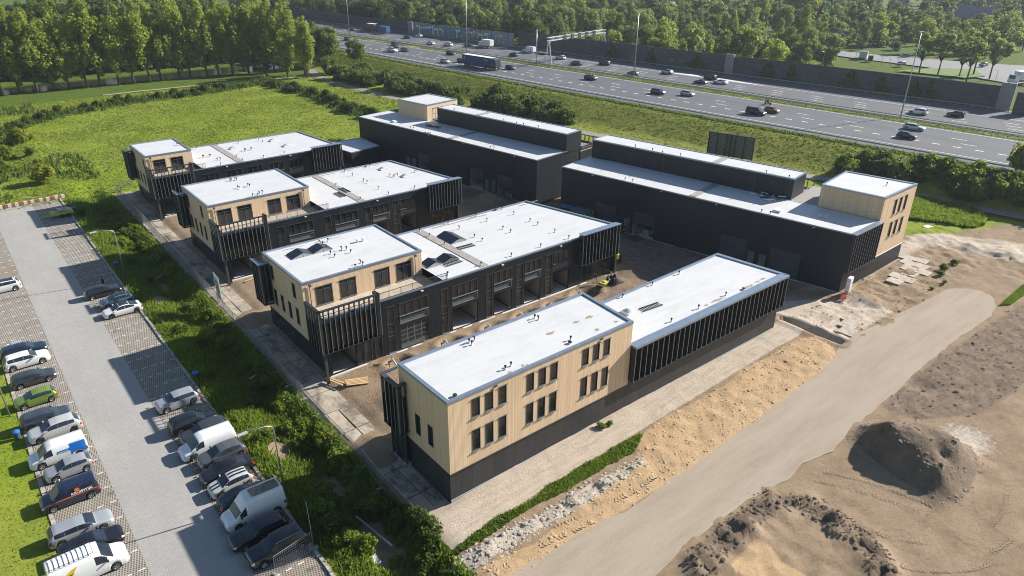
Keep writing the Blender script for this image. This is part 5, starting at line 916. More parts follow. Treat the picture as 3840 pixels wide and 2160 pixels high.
def box_truck(label, loc, rz, cabcol, boxcol, L=8., Wd=2.4, Hb=2.3, base=.95, cabL=1.9, cabH=2.4, boxw=None, group=TRAF['group'], name="lorry", dec=None, wheels=None, roofc=None):
    r = thing(name, label, "lorry", loc, rz, group); x1 = L / 2; b = MB(); c = x1 - cabL
    P = [(c, 0.5), (x1 - .02, .5), (x1, 1.1), (x1 - .12, cabH * .55), (x1 - .42, cabH), (c, cabH)]; n = len(P)
    k = len(b.v); b.v += [(p[0], -Wd / 2 + .06 * (p[1] > 1.5), p[1]) for p in P] + [(p[0], Wd / 2 - .06 * (p[1] > 1.5), p[1]) for p in P]
    for i in range(n): j = (i + 1) % n; b.f.append((k + i, k + j, k + n + j, k + n + i)[::-1]); b.mi.append(0)
    b.f.append(tuple(k + i for i in range(n))); b.f.append(tuple(k + n + i for i in reversed(range(n)))); b.mi += [0, 0]
    cb = b.build("cab", cabcol, r, False)
    g = MB(); e = .012; g.quad((x1 - .13 + e, -Wd / 2 + .16, cabH * .56), (x1 - .13 + e, Wd / 2 - .16, cabH * .56), (x1 - .38 + e, Wd / 2 - .18, cabH * .93), (x1 - .38 + e, -Wd / 2 + .18, cabH * .93)); g.build("windscreen", CARGLASS, cb)
    g = MB()
    for s in (1, -1): q = [(c + .5, s * (Wd / 2 - .05), cabH * .58), (x1 - .28, s * (Wd / 2 - .05), cabH * .58), (x1 - .5, s * (Wd / 2 - .05), cabH * .9), (c + .5, s * (Wd / 2 - .05), cabH * .9)]; q = [(a, y + s * .0, z) for a, y, z in q]; g.quad(*(q if s < 0 else q[::-1]))
    g.build("side_window", CARGLASS, cb)
    m2 = MB(); m2.box(-L / 2, c - .18, -Wd / 2, Wd / 2, base, base + Hb); bx = m2.build("cargo_box", boxcol, r); m2 = MB(); m2.box(-L / 2 + .02, c - .2, -Wd / 2 + .02, Wd / 2 - .02, base + Hb + .003, base + Hb + .04); m2.build("box_roof", roofc or WHITEP, bx)
    m2 = MB(); m2.box(-L / 2 + .1, x1 - .3, -.45, .45, .55, base - .01); m2.box(-L / 2 + .6, c - .8, -Wd / 2 + .1, Wd / 2 - .1, .5, base - .012); m2.build("chassis", TRIM, r)
    for xw in wheels or (x1 - 1.2, -L / 2 + 1.6):
        for s in (1, -1): o = link("wheel", TYRE, r, (xw, s * (Wd / 2 - .16), .5), (0, 0, 0 if s < 0 else PI_)); o.scale = (1.5, 1.7, 1.5); link("rim", RIM, o)
    for s in (1, -1): m2 = MB(); m2.box(x1 + .0, x1 + .02, s * .9 - .2, s * .9 + .2, .75, .95); m2.build("headlight", HEADL, r); m2 = MB(); m2.box(-L / 2 - .02, -L / 2 - .001, s * .95 - .15, s * .95 + .15, base + .05, base + .2); m2.build("tail_light", TAILL, r)
    if dec: dec(r, L, Wd, base, Hb)
    return r
TBLUE = M("lorry_tarpaulin_blue", (.015, .055, .17), .5, var=.2, vscale=.6)
def sdec(r, L, Wd, base, Hb):
    o = M("logo_orange", (.75, .30, .02), .5)
    text("lettering", "S", 1.5, o, r, (-L / 2 + 1.0, -Wd / 2 - .02, base + 1.1), (R_(90), 0, 0)); m2 = MB(); m2.box(L / 2 - 5.8, L / 2 - 4.0, -Wd / 2 - .012, -Wd / 2 - .002, base + 1.7, base + 2.0); m2.build("lettering", o, r)
box_truck("long blue curtain-sided lorry with a dark cab and white roof", (128.3, 166.4, MZc), tang(166), DGREY, TBLUE, 17.2, 2.55, 2.75, 1.15, 2.3, 3.7, dec=sdec, wheels=(7.3, 3.6, -4.6, -5.9, -7.2))
box_truck("white box van following a black car on the far carriageway", (162.7, 209.0, MZc), tang(210, True), WHITE, M("white_box_body", (.70, .70, .68), .5), 7.2, 2.3, 2.4, .9, 2.0, 2.3)
box_truck("brown lorry pulling a blue trailer on the far carriageway", (154.0, 291.5, MZc), tang(290, True), M("lorry_brown", (.09, .07, .05), .5), M("lorry_box_brown", (.10, .085, .06), .6), 9.0, 2.5, 2.8, 1.0, 2.0, 2.9)
def trailer(label, loc, rz, L, Wd, z0, Hb, mat, group=TRAF['group']):
    r = thing("trailer", label, "trailer", loc, rz, group); m2 = MB(); m2.box(-L / 2, L / 2, -Wd / 2, Wd / 2, z0, z0 + Hb); m2.build("load_box", mat, r); m2 = MB(); m2.tube([(L / 2, 0, z0 - .05), (L / 2 + 1.2, 0, z0 - .15)], .06, 6); m2.build("drawbar", TRIM, r)
    for xw in (-.45, .45):
        for s in (1, -1): o = link("wheel", TYRE, r, (xw, s * (Wd / 2 - .1), .36), (0, 0, 0 if s < 0 else PI_)); link("rim", RIM, o)
    return r
trailer("blue box trailer behind the brown lorry", (154.8, 280.0, MZc), tang(280, True), 6.5, 2.5, .8, 2.6, M("trailer_blue", (.03, .10, .25), .5)); trailer("flat pale trailer behind the white van", (168.6, 179.4, MZc), tang(179, True), 4.6, 2.0, .55, .3, GALV)
def tow():
    r = car('sedan', (5.2, 2.0, 1.9), WHITE, "white pickup tow truck in the near carriageway on the left", (124.3, 220.4, MZc), tang(220), TRAF['group'], name="tow_truck", cat="tow truck")
    m2 = MB(); m2.box(-3.2, -.9, -1.0, 1.0, 1.15, 1.28); m2.box(-1.0, -.85, -1.0, 1.0, 1.281, 1.7); m2.build("load_bed", GALV, r); return r
tow()
def motorbike(label, loc, rz, rider, col, group=None):
    r = thing("motorcycle", label, "motorcycle", loc, rz, group)
    for x in (.72, -.68):
        o = link("wheel", TYRE, r, (x, 0, .31)); o.scale = (.93, .62, .93); link("rim", RIMK, o)
    m2 = MB(); m2.tube([(.72, .0, .31), (.5, 0, .85), (.42, 0, 1.02)], [.045, .05, .04], 7); m2.tube([(.45, -.36, 1.06), (.42, 0, 1.0), (.45, .36, 1.06)], .022, 6); m2.tube([(-.68, 0, .31), (-.1, 0, .42), (.25, 0, .5)], [.06, .1, .12], 7); m2.box(-.15, .32, -.17, .17, .28, .62); m2.build("frame", TRIM, r)
    m2 = MB(); m2.lathe([(0, -.28), (.13, -.2), (.18, 0), (.14, .2), (0, .27)], (.18, 0, .82), 12, 'x'); m2.build("tank", col, r, True); m2 = MB(); m2.lathe([(0, -.45), (.1, -.38), (.14, 0), (.11, .35), (0, .42)], (-.42, 0, .80), 10, 'x'); m2.build("seat", BLACKR, r, True); m2 = MB(); m2.lathe([(0, .06), (.1, .03), (.11, -.06), (0, -.1)], (.55, 0, .98), 10, 'x'); m2.build("headlight", HEADL, r, True)
    return r
def person_mesh(name, label, loc, rz, pose, cloth, trou, skin, hair, group=None, helmet=False):
    """one continuous skinned body; hair and jacket as children"""
    V, E, Rr = pose; me = bpy.data.meshes.new(name); me.from_pydata(V, E, []); o = link(name, me, None, loc, (0, 0, rz)); tag(o, label, "person", group)
    m = o.modifiers.new("skin", 'SKIN'); m.use_smooth_shade = True
    for i, d in enumerate(me.skin_vertices[0].data): d.radius = Rr[i] if hasattr(Rr[i], '__len__') else (Rr[i], Rr[i]); d.use_root = (i == 0)
    s = o.modifiers.new("sub", 'SUBSURF'); s.levels = 2; s.render_levels = 2
    t = NT(name + "_clothes"); z = t.sep(t.obj())[2]; c = t.ramp(t.math('MULTIPLY', z, .5), [(0., (.02, .02, .02)), (.04, trou), (.46, trou), (.465, cloth), (.765, cloth), (.77, skin)], 'CONSTANT'); t.base(c); t.set(.8); me.materials.append(t.m)
    return o
STAND = ([(0, 0, .95), (0, 0, 1.2), (0, 0, 1.42), (0, .0, 1.53), (.02, 0, 1.63), (.0, 0, 1.74), (0, .10, .90), (.02, .11, .50), (0, .11, .08), (.14, .12, .03), (0, -.10, .90), (.03, -.11, .50), (-.03, -.11, .08), (.11, -.12, .03), (0, .19, 1.40), (.0, .25, 1.14), (.12, .22, .92), (.16, .21, .82), (0, -.19, 1.40), (.02, -.25, 1.14), (.14, -.2, .95), (.19, -.18, .86)],
         [(0, 1), (1, 2), (2, 3), (3, 4), (4, 5), (0, 6), (6, 7), (7, 8), (8, 9), (0, 10), (10, 11), (11, 12), (12, 13), (2, 14), (14, 15), (15, 16), (16, 17), (2, 18), (18, 19), (19, 20), (20, 21)],
         [(.12, .16), (.11, .15), (.12, .17), .055, (.095, .08), .06, .095, .062, .045, .035, .095, .062, .045, .035, .065, .05, .037, .03, .065, .05, .037, .03])
SKIN = (.38, .22, .15)
ph = person_mesh("person", "person in dark clothes walking behind the black estate in the car park", (-13.5, 66.2, Zl), R_(200), STAND, (.02, .022, .028), (.025, .027, .035), SKIN, None)
g = MB(); g.lathe([(.0, .12), (.075, .09), (.10, .0), (.085, -.06)], (-.015, 0, 1.67), 12); g.build("hair", M("dark_hair", (.015, .012, .01), .7), ph, True)
motorbike("black motorcycle parked between the small silver hatchback and the navy van", (-25.2, 23.55, Zl), R_(172), False, BLACKC, BAY['group'])
mb_ = motorbike("touring motorcycle with its rider by the median strip", (152.3, 67.9, MZc), tang(68), True, K("bike_grey", (.2, .2, .22)), TRAF['group'])
RIDE = ([(-.3, 0, .98), (-.2, 0, 1.2), (-.05, 0, 1.42), (0, 0, 1.5), (.03, 0, 1.6), (.03, 0, 1.7), (-.1, .15, .92), (.2, .2, .72), (-.05, .18, .38), (.08, .18, .34), (-.1, -.15, .92), (.2, -.2, .72), (-.05, -.18, .38), (.08, -.18, .34), (-.04, .2, 1.38), (.12, .3, 1.2), (.38, .3, 1.1), (.46, .3, 1.08), (-.04, -.2, 1.38), (.12, -.3, 1.2), (.38, -.3, 1.1), (.46, -.3, 1.08)], STAND[1], STAND[2])
rd = person_mesh("person", "motorcycle rider in black with a dark helmet", (152.3, 67.9, MZc), tang(68), RIDE, (.015, .015, .017), (.015, .015, .017), (.02, .02, .02), None)
g = MB(); g.lathe([(0, .16), (.09, .13), (.14, .02), (.12, -.1), (.0, -.12)], (.03, 0, 1.67), 14); g.build("helmet", BLACKC, rd, True)
# ---------------------------------------------------------------- lamps, fences, signs
def lamp_post(label, x, y, z, h, arm, az, group, double=False, name="lamp_post", r=.085):
    root = thing(name, label, "lamp post", (x, y, z), az, group); mb = MB(); a = arm
    mb.tube([(0, 0, -.3), (0, 0, h * .55), (0, 0, h - .5), (.06 * a, 0, h - .18), (.22 * a, 0, h + .02), (.5 * a, 0, h + .12), (a, 0, h + .2)], [r, r * .8, r * .62, r * .6, r * .55, r * .5, r * .45], 10); mb.build("pole", GALV, root, True)
    m2 = MB(); z0 = h + .2; m2.box8([(a - .1, -.12, z0 - .05), (a + .75, -.17, z0 - .03), (a + .75, .17, z0 - .03), (a - .1, .12, z0 - .05), (a - .1, -.08, z0 + .09), (a + .72, -.10, z0 + .08), (a + .72, .10, z0 + .08), (a - .1, .08, z0 + .09)]); m2.build("lamp_head", M("lamp_head_grey", (.38, .39, .40), .45), root); return root
LG = "lamp posts along the car park"
lamp_post("curved grey lamp post by the black estate in the right row of the car park", -10.4, 67.5, -.7, 7.6, 2.2, PI_, LG)
lamp_post("curved grey lamp post nearest the camera, behind the high white van", -10.6, 10.5, -.7, 7.6, 2.2, PI_, LG)
lamp_post("curved grey lamp post on the grass at the left edge by the green hatchback", -27.9, 39.3, -.8, 7.6, 2.2, 0., LG)
def mast(label, x, y, h, group, head=True):
    root = thing("light_mast", label, "light mast", (x, y, MZ - .1), 0, group); mb = MB(); mb.tube([(0, 0, -.5), (0, 0, h * .5), (0, 0, h)], [.19, .14, .09], 10); mb.build("pole", GALV, root, True)
    m2 = MB(); m2.box(-1.1, -.2, -.2, .2, h, h + .16); m2.box(.2, 1.1, -.2, .2, h, h + .16); m2.box(-.19, .19, -.06, .06, h + .02, h + .1); m2.build("lamp_head", M("lamp_head_grey", (.38, .39, .40), .45), root)
MG = "tall light masts in the motorway median"
mast("tall light mast in the motorway median, leftmost", 138.4, 284.3, 22, MG); mast("tall light mast in the median below the graffiti wall", 146.1, 199.7, 22, MG); mast("tall light mast in the median beyond the black office halls, right of the gantry", 154.2, 118.4, 20.5, MG); mast("tall light mast in the median nearest the right edge", 166.2, 38.3, 20.5, MG)
for l, x, y, h in (("thin grey pole in the median left of the gantry", 149.6, 161.5, 11.5),): 
    rt_ = thing("signal_pole", l, "pole", (x, y, MZ - .1)); MB().tube([(0, 0, -.4), (0, 0, h)], [.16, .11], 10).build("pole", GALV, rt_, True); MB().box(-.2, .2, -.2, .2, h + .001, h + .35).build("camera_box", WHITEP, rt_)
WG = "lamp posts along the noise wall"
lamp_post("lamp post before the noise wall, left of the two on the right", 195.0, 77.0, MZ - .1, 9.7, .8, PI_, WG); lamp_post("lamp post before the noise wall's right end", 202.0, 30.6, MZ - .1, 9.4, .8, PI_, WG)
for i, (x, y) in enumerate([(279.5, 107.6), (273.7, 94), (276.3, 92), (263.1, 83.3), (277.3, 63.2), (284, 118)]): lamp_post("thin lamp post among the trees and roads behind the right part of the noise wall", x, y, 1.2, (12, 9, 13, 8, 9, 10)[i], .9, R_(140), "lamp posts behind the noise wall", r=.07)
def bin_(label, x, y, z):
    r = thing("litter_bin", label, "litter bin", (x, y, z), 0, "blue litter bins at the edges of the car park"); m2 = MB(); m2.lathe([(0, 0), (.26, 0), (.30, .75), (.31, .78)], n=14); m2.build("bin_body", M("bin_grey_blue", (.06, .09, .14), .5), r, True, 40); m2 = MB(); m2.lathe([(.33, .74), (.34, .86), (.2, .97), (0, 1.0)], n=14); m2.build("lid", M("bin_blue", (.02, .16, .48), .4), r, True, 40)
bin_("blue litter bin beside the lamp post by the black estate", -10.45, 72.7, -.72); bin_("blue litter bin on the grass left of the pale silver hatchback", -27.75, 34.4, -.8); bin_("blue litter bin at the top corner of the car park by the yellow trailer", -10.6, 103.9, -.7); bin_("blue litter bin at the kerb above the lone silver SUV", -10.8, 34.3, -.7)
# temporary mesh fence
def fence_panel_meshes(w_=3.4, h=2.0):
    a = MB(); a.tube([(0, 0, .12), (0, 0, h), (w_, 0, h), (w_, 0, .12)], .024, 6); a.tube([(0, 0, .2), (w_, 0, .2)], .02, 6)
    b = MB(); n = int(w_ / .16)
    for i in range(1, n): x = w_ * i / n; b.box(x - .006, x + .006, -.006, .006, .2, h)
    for z in np.linspace(.45, h - .2, 6): b.box(0, w_, -.0045, .0045, z - .006, z + .006)
    f = MB(); f.box(-.12, .12, -.35, .35, -.02, .13)
    return a.mesh("frame", GALV), b.mesh("wire_mesh", GALV), f.mesh("foot", CONC)
FPF, FPW, FPT = fence_panel_meshes()
def fence_panel(label, x, y, z, rz, group): 
    r = thing("fence_panel", label, "fence panel", (x, y, z), rz, group); link("frame", FPF, r); link("wire_mesh", FPW, r); link("foot", FPT, r, (0, 0, 0)); return r
FGL = "temporary mesh fence panels between the ditch and the concrete path"
y = 108.5; x = -2.55
while y > 1.5:
    x2 = np.interp(y - 3.4, [0, 30, 60, 100], [-3.55, -3.25, -2.85, -2.5]) + random.uniform(-.12, .12); a = math.atan2(-3.4, x2 - x); fence_panel("temporary mesh fence panel in the row beside the concrete path", x, y, max(Hs(x, y), -.75), a, FGL); x, y = x2, y - 3.42
fence_panel("mesh fence panel standing across the path by the middle office building", -1.8, 93.2, -.5, R_(-4), None); fence_panel("mesh fence panel across the concrete path beside the nearest office building's corner", -.9, 33.6, -.5, R_(10), None)
FPL = "mesh fence panels at the end of the car park"
fence_panel("mesh fence panel in front of the nearest black wagon", -14.7, 2.4, LOT, R_(10), None); fence_panel("mesh fence panel standing on the verge behind the nearest black wagon", -11.3, 3.1, LOT + .1, R_(72), None)
fence_panel("mesh fence panel beside the far left office building, above the meadow's edge", -1.9, 112.0, -.6, R_(10), None)
m2 = MB(); m2.quad((.0, -.03, .5), (.7, -.03, .5), (.7, -.03, 1.3), (0, -.03, 1.3)); o = m2.build("warning_sign", M("sign_orange", (.75, .17, .02), .5)); o.location = (-3.55, 1.3, -.35); o.rotation_euler = (0, 0, R_(-60)); tag(o, "small orange warning sign hanging at the near end of the mesh fence", "sign")
# builder's sign board at the fence
r = thing("sign_board", "white builder's sign board with a dark blue square logo on two posts by the fence", "sign board", (-2.7, 49.9, -.6), R_(-94))
m2 = MB(); m2.tube([(-1.0, .06, 0), (-1.0, .06, 4.6)], .05, 8); m2.tube([(1.0, .06, 0), (1.0, .06, 4.6)], .05, 8); m2.build("post", GALV, r); m2 = MB(); m2.box(-1.2, 1.2, -.03, .0, 1.3, 4.7); pn = m2.build("panel", WHITEP, r)
LBL = M("logo_blue", (.015, .05, .13), .5); m2 = MB(); m2.box(-.8, .8, -.04, -.031, 2.2, 3.9); m2.box(-1.1, 1.1, -.04, -.031, 1.42, 1.75); m2.build("logo_square", LBL, pn)
m2 = MB(); q = lambda a, b, c, d: m2.box(a, b, -.048, -.041, c, d); q(-.5, .5, 3.45, 3.62); q(-.5, -.3, 3.0, 3.44); q(-.29, .5, 3.0, 3.16); q(.3, .5, 2.5, 2.99); q(-.5, .29, 2.5, 2.66); q(-.29, .1, 3.2, 3.28); m2.build("logo_mark", WHITEP, pn)
# red and white striped barriers at the end of the car park
def mk_stripe():
    t = NT("red_white_stripes"); x = t.sep(t.obj())[0]; f = t.math('FRACT', t.math('MULTIPLY', x, 1 / 1.1)); c = t.ramp(f, [(0, (.33, .10, .05)), (.5, (.62, .60, .56))], 'CONSTANT'); n = t.noise(t.pos(), 4, 4); t.base(t.mix(t.ramp(n, [(.45, 0.), (.8, .5)]), c, (.3, .26, .22))); t.set(.8); return t.m
STR = mk_stripe()
for i in range(9):
    x = -32.6 + i * 2.5; r = MB().prism([(0, -.22), (2.42, -.22), (2.42, .22), (0, .22)], 0, .62).build("traffic_barrier", STR); r.location = (x, 114.1 + .04 * i, LOT); r.rotation_euler = (0, 0, R_(random.uniform(-2, 3))); tag(r, "red and white striped barrier block closing the far end of the car park", "traffic barrier", "striped barrier blocks at the far end of the car park")
# lime yellow sign trailer
r = thing("sign_trailer", "lime yellow tandem trailer loaded with striped road signs in the car park", "trailer", (-12.8, 103.0, LOT), R_(180)); LIME = M("lime_paint", (.42, .50, .03), .4)
m2 = MB(); m2.box(-1.9, 1.6, -.9, .9, .55, 1.0); m2.build("load_bed", LIME, r); m2 = MB(); m2.tube([(1.6, -.5, .55), (3.2, 0, .5), (1.6, .5, .55)], .06, 6); m2.tube([(2.9, 0, .5), (2.9, 0, .05)], .04, 6); m2.build("drawbar", LIME, r)
for xw in (-.95, -.05):
    for s in (1, -1): o = link("wheel", TYRE, r, (xw, s * .95, .33)); o2 = link("rim", RIM, o)
for i in range(7): m2 = MB(); m2.box(-1.1, 1.1, -.16, .16, 0, .03); o = m2.build("road_sign", STR if i % 2 else WHITEP); o.location = (-12.6 + random.uniform(-.4, .4), 103.0 + random.uniform(-.5, .5), LOT + 1.03 + .06 * i); o.rotation_euler = (R_(random.uniform(-3, 6)), 0, R_(random.uniform(-30, 30) + (90 if i == 3 else 0))); tag(o, "striped or white road sign board piled on the lime yellow trailer", "road sign", "road sign boards on the lime trailer")
# guard rails
def guard(label, fx, y0, y1, st=4., top=.75):
    r = thing("guard_rail", label, "guard rail", (float(fx(y0)), y0, MZ), 0, "guard rails along the motorway"); a = MB(); b = MB(); ys = np.arange(y0, y1, st); o = Vector((float(fx(y0)), y0, MZ))
    for u, v in zip(ys[:-1], ys[1:]):
        p, q = float(fx(u)), float(fx(v))
        a.box8([(p - .04 - o.x, u - o.y, top - .3), (q - .04 - o.x, v - o.y, top - .3), (q + .04 - o.x, v - o.y, top - .3), (p + .04 - o.x, u - o.y, top - .3), (p - .07 - o.x, u - o.y, top), (q - .07 - o.x, v - o.y, top), (q + .07 - o.x, v - o.y, top), (p + .07 - o.x, u - o.y, top)]); b.box(p - .05 - o.x, p + .05 - o.x, u - .05 - o.y, u + .05 - o.y, -.4, top - .31)
    a.build("rail", GALV, r); b.build("posts", GALV, r)['kind'] = 'stuff'
guard("guard rail at the near edge of the motorway, above the grass slope", lambda y: XN(y) - 4.6, -60, 330); guard("guard rail on the near side of the median", lambda y: XM(y) + 2.6, -60, 400); guard("guard rail on the far side of the median", lambda y: XM(y) + 6.2, -60, 400); guard("guard rail between the far carriageway and the noise wall", lambda y: XW(y) - 2.6, 20, 400)
# noise walls
def mk_wallc(name, a, b, hi):
    t = NT(name); p = t.pos(); n = t.noise(t.map(p, (.4, .4, 1.2)), 1., 6, .7); z = t.sep(p)[2]; f = t.math('FRACT', t.math('MULTIPLY', z, 1.)); g = t.ramp(f, [(0, .6), (.06, 1.)]); c = t.ramp(n, [(.3, a), (.55, b), (.8, hi)]); t.base(t.mix(g, tuple(q * .5 for q in a), c)); t.set(.95, spec=.1); return t.m
NWD = mk_wallc("noise_wall_dark", (.065, .065, .066), (.105, .104, .102), (.14, .135, .13)); NWC = mk_wallc("noise_wall_concrete", (.19, .19, .19), (.29, .29, .285), (.36, .36, .35))
def nwall(label, y0, y1, h, mat, step, post=None, off=0.):
    x0 = float(XW(y0)) + off; r = thing("noise_wall", label, "noise wall", (x0, y0, MZ - .2)); n = max(1, int((y1 - y0) / step)); a = MB(); b = MB()
    for i in range(n):
        u, v = y0 + (y1 - y0) * i / n, y0 + (y1 - y0) * (i + 1) / n; p, q = float(XW(u)) + off - x0, float(XW(v)) + off - x0; hh = h + random.uniform(-.05, .05); a.box8([(p - .12, u - y0, -.6), (q - .12, v - y0 - .0, -.6), (q + .12, v - y0, -.6), (p + .12, u - y0, -.6), (p - .12, u - y0, hh), (q - .12, v - y0, hh), (q + .12, v - y0, hh), (p + .12, u - y0, hh)]); b.box(p - .20, p + .19, u - y0 - .12, u - y0 + .12, -.6, h + .12)
    a.build("panels", mat, r); b.build("posts", post or mat, r); return r
NWP = M("noise_wall_post", (.10, .098, .095), .9)
nwall("dark noise wall behind the far carriageway, left of the graffiti", 276, 455, 5.4, NWD, 8., NWP); gw = nwall("pale concrete noise wall covered in graffiti", 206, 272, 5.4, NWC, 3.3, NWP); nwall("long dark noise wall running to the right behind the far carriageway", 27, 203, 6.2, NWD, 8., NWP)
def mk_graf():
    t = NT("graffiti_paint"); p = t.map(t.pos(), (1, .55, .8)); a = t.noise(p, .28, 2, .5, .8); b = t.noise(t.map(t.pos(), (1, .55, 1.0)), .62, 2, .5, 2.2); col = t.ramp(t.noise(t.map(t.pos(), (0, .09, .05)), 1.0, 2, .5), [(.38, (.01, .26, .60)), (.46, (.82, .83, .82)), (.56, (.85, .85, .84)), (.60, (.45, .18, .05)), (.64, (.06, .36, .62))], 'CONSTANT')
    k = t.ramp(b, [(.46, 0.), (.48, 1.)]); t.base(t.mix(k, (.29, .29, .285), t.mix(t.ramp(b, [(.44, 1.), (.47, 0.)]), col, (.03, .05, .08)))); t.set(.7); return t.m
GR = mk_graf(); m2 = MB(); x0 = float(XW(206))
for i in range(19):
    u, v = 208 + i * 3.3, 208 + i * 3.3 + 2.9; p, q = float(XW(u)) - x0 - .24, float(XW(v)) - x0 - .24; m2.quad((p, v - 206, .8), (p, u - 206, .8), (p, u - 206, 4.6 - .4 * (i % 3)), (p + (q - p), v - 206, 4.6 - .4 * (i % 3)))
m2.build("graffiti", GR, gw); m2 = MB(); xg = float(XW(203)); nw = None
for l, y, h, wd, of in (("concrete pillar at the left start of the graffiti wall", 274, 5.6, 3.2, -.4), ("concrete buttress in the dark noise wall above the white painted gore", 105.6, 6.7, 3.0, -.5), ("concrete end pillar of the long dark noise wall", 25.5, 7.2, 3.4, -.6), ("lower dark end block of the long noise wall at the right edge", 20.0, 5.8, 4.2, -4.5)):
    r = MB(); r.box(-.45, .45, -wd / 2, wd / 2, -.6, h); o = r.build("wall_pillar", NWC if 'concrete' in l else NWD); o.location = (float(XW(y)) + of, y, MZ - .2); o.rotation_euler = (0, 0, math.atan2(-1, (XW(y - 5) - XW(y + 5)) / 10) + PI_ / 2 if False else -math.atan((XW(y + 5) - XW(y - 5)) / 10)); tag(o, l, "wall pillar")
for y, s in ((145, 1), (128, 1)): 
    o = MB().box(-.03, .03, -.55, .55, .3, 2.5).build("wall_door", M("grey_steel_door", (.16, .17, .18), .6)); o.location = (float(XW(y)) - .19, y, MZ - .1); tag(o, ("grey steel door in the dark noise wall behind the gantry" if y == 145 else "small pale notice plate on the dark noise wall"), "door" if y == 145 else "sign")
    if y == 128: o.scale = (1, .8, .5); o.location.z += 1.5
# gantry with lane signals over the far carriageway
def gantry():
    ax, ay = 151.4, 157.0; bx, by = 187.5, 164.8; L = math.hypot(bx - ax, by - ay); r = thing("sign_gantry", "white steel gantry with five dark lane signals over the far carriageway", "gantry", (ax, ay, MZ), math.atan2(by - ay, bx - ax)); WS = M("gantry_white", (.62, .63, .63), .45); h = 8.3
    for x in (0., L):
        m2 = MB()
        for s in (1.5, -1.5): m2.tube([(x, s, -.4), (x, s * .12, h)], .20, 8)
        m2.box(x - .35, x + .35, -.45, .45, h - .6, h - .05); m2.build("leg", WS, r)
    m2 = MB()
    for s in (.6, -.6):
        for z in (h, h + 1.1): m2.tube([(-.3, s, z), (L + .3, s, z)], .085, 6)
        n = 14
        for i in range(n): u, v = L * i / n, L * (i + 1) / n; m2.tube([(u, s, h if i % 2 else h + 1.1), (v, s, h + 1.1 if i % 2 else h)], .055, 5)
    for i in range(15): m2.tube([(L * i / 14, .6, h), (L * i / 14, -.6, h)], .05, 5)
    m2.build("truss", WS, r)
    for k in (.24, .37, .50, .63, .77): m2 = MB(); m2.box(L * k - .75, L * k + .75, -1.05, -.72, h - .35, h + 1.35); m2.build("lane_signal", M("signal_case", (.03, .032, .036), .6), r)
gantry()
# billboard seen from behind
def billboard():
    ax, ay = 105.5, 52.7; bx, by = 108.4, 42.9; L = math.hypot(bx - ax, by - ay); az = math.atan2(by - ay, bx - ax); r = thing("billboard", "large dark billboard seen from behind on the grass slope", "billboard", (ax, ay, 2.0), az); BK = M("billboard_back", (.17, .18, .185), .7); F_ = M("billboard_steel", (.02, .022, .025), .6)
    m2 = MB(); m2.box(0, L, 0, .12, 0, 4.9); m2.build("panel", BK, r); m2 = MB()
    for i in range(9): m2.box(0, L, -.10, -.002, .25 + i * .55, .31 + i * .55)
    for i in range(6): x = .15 + (L - .3) * i / 5; m2.box(x - .08, x + .08, -.26, -.102, -2.2, 4.9)
    m2.box(L / 2 - .14, L / 2 + .14, -.258, -.10, -2.2, 4.95); m2.build("frame", F_, r); m2 = MB()
    for i in range(1, 5): x = .15 + (L - .3) * i / 5; m2.tube([(x, -.2, 2.6), (x, -1.9, -1.9)], .06, 6)
    m2.build("strut", F_, r)
billboard()
# ---------------------------------------------------------------- on the building site
def boxes(name, label, cat, loc, rz, parts, group=None):
    r = thing(name, label, cat, loc, rz, group)
    for nm, mat, bx in parts:
        m2 = MB()
        for b_ in bx: m2.box(*b_)
        m2.build(nm, mat, r)
    return r
BLU = M("container_navy", (.014, .024, .045), .5)
r = boxes("site_container", "dark blue site container with white lettering standing between the office building and the right hall", "container", (58.0, 35.3, .0), R_(12), [("body", BLU, [(-2.6, 2.6, -1.2, 1.2, .1, 2.6)]), ("corner_post", TRIM, [(-2.63, -2.5, -1.23, -1.1, 0, 2.64), (2.5, 2.63, -1.23, -1.1, 0, 2.64)]), ("yellow_stripe", M("yellow_vinyl", (.72, .48, .02), .4), [(.2, 2.2, -1.213, -1.202, .45, .7)])])
m2 = MB()
for i, (u0, u1, z) in enumerate(((.35, 1.75, 2.05), (.5, 1.9, 1.65), (.4, 1.7, 1.25))):
    u = u0
    while u < u1: wd = random.uniform(.08, .16); m2.box(u, u + wd, -1.213, -1.202, z, z + .26); m2.box(u + .03, u + wd + .05, -1.2125, -1.2025, z + .1, z + .14); u += wd + .06
m2.build("lettering", WHITEP, r)
LG_ = M("container_lime", (.25, .30, .03), .55, var=.3)
boxes("site_container", "lime green container with bundles of blue pipes on top between the two halls", "container", (56.6, 42.0, .0), R_(100), [("body", LG_, [(-1.6, 1.6, -1.2, 1.2, .1, 2.3)]), ("rim", M("container_rust", (.22, .10, .05), .7), [(-1.64, 1.64, -1.24, 1.24, 2.301, 2.4)]), ("door", TRIM, [(-1.3, 1.3, 1.202, 1.25, .3, 2.1)])])
PB = M("pipe_blue", (.06, .13, .26), .5); m2 = MB()
for i in range(14): m2.tube([(-3.1, -.7 + .11 * i, .07 + .1 * (i % 2)), (3.1, -.75 + .115 * i, .07 + .1 * (i % 2))], .06, 6)
o = m2.build("pipe_bundle", PB); o.location = (55.6, 42.9, 2.42); o.rotation_euler = (0, 0, R_(100)); tag(o, "bundle of long blue pipes lying across the lime green container", "pipe bundle")
m2 = MB(); 
for i in range(2): m2.tube([(-.1 + i * 3, -.9, .0), (-.1 + i * 3, 0, .28), (-.1 + i * 3, .9, 0.)], .05, 5)
o = m2.build("pallet_straps", GALV); o.location = (55.4, 41.5, 2.62); o.rotation_euler = (0, 0, R_(100)); tag(o, "pale straps over the bundle of blue pipes", "straps")
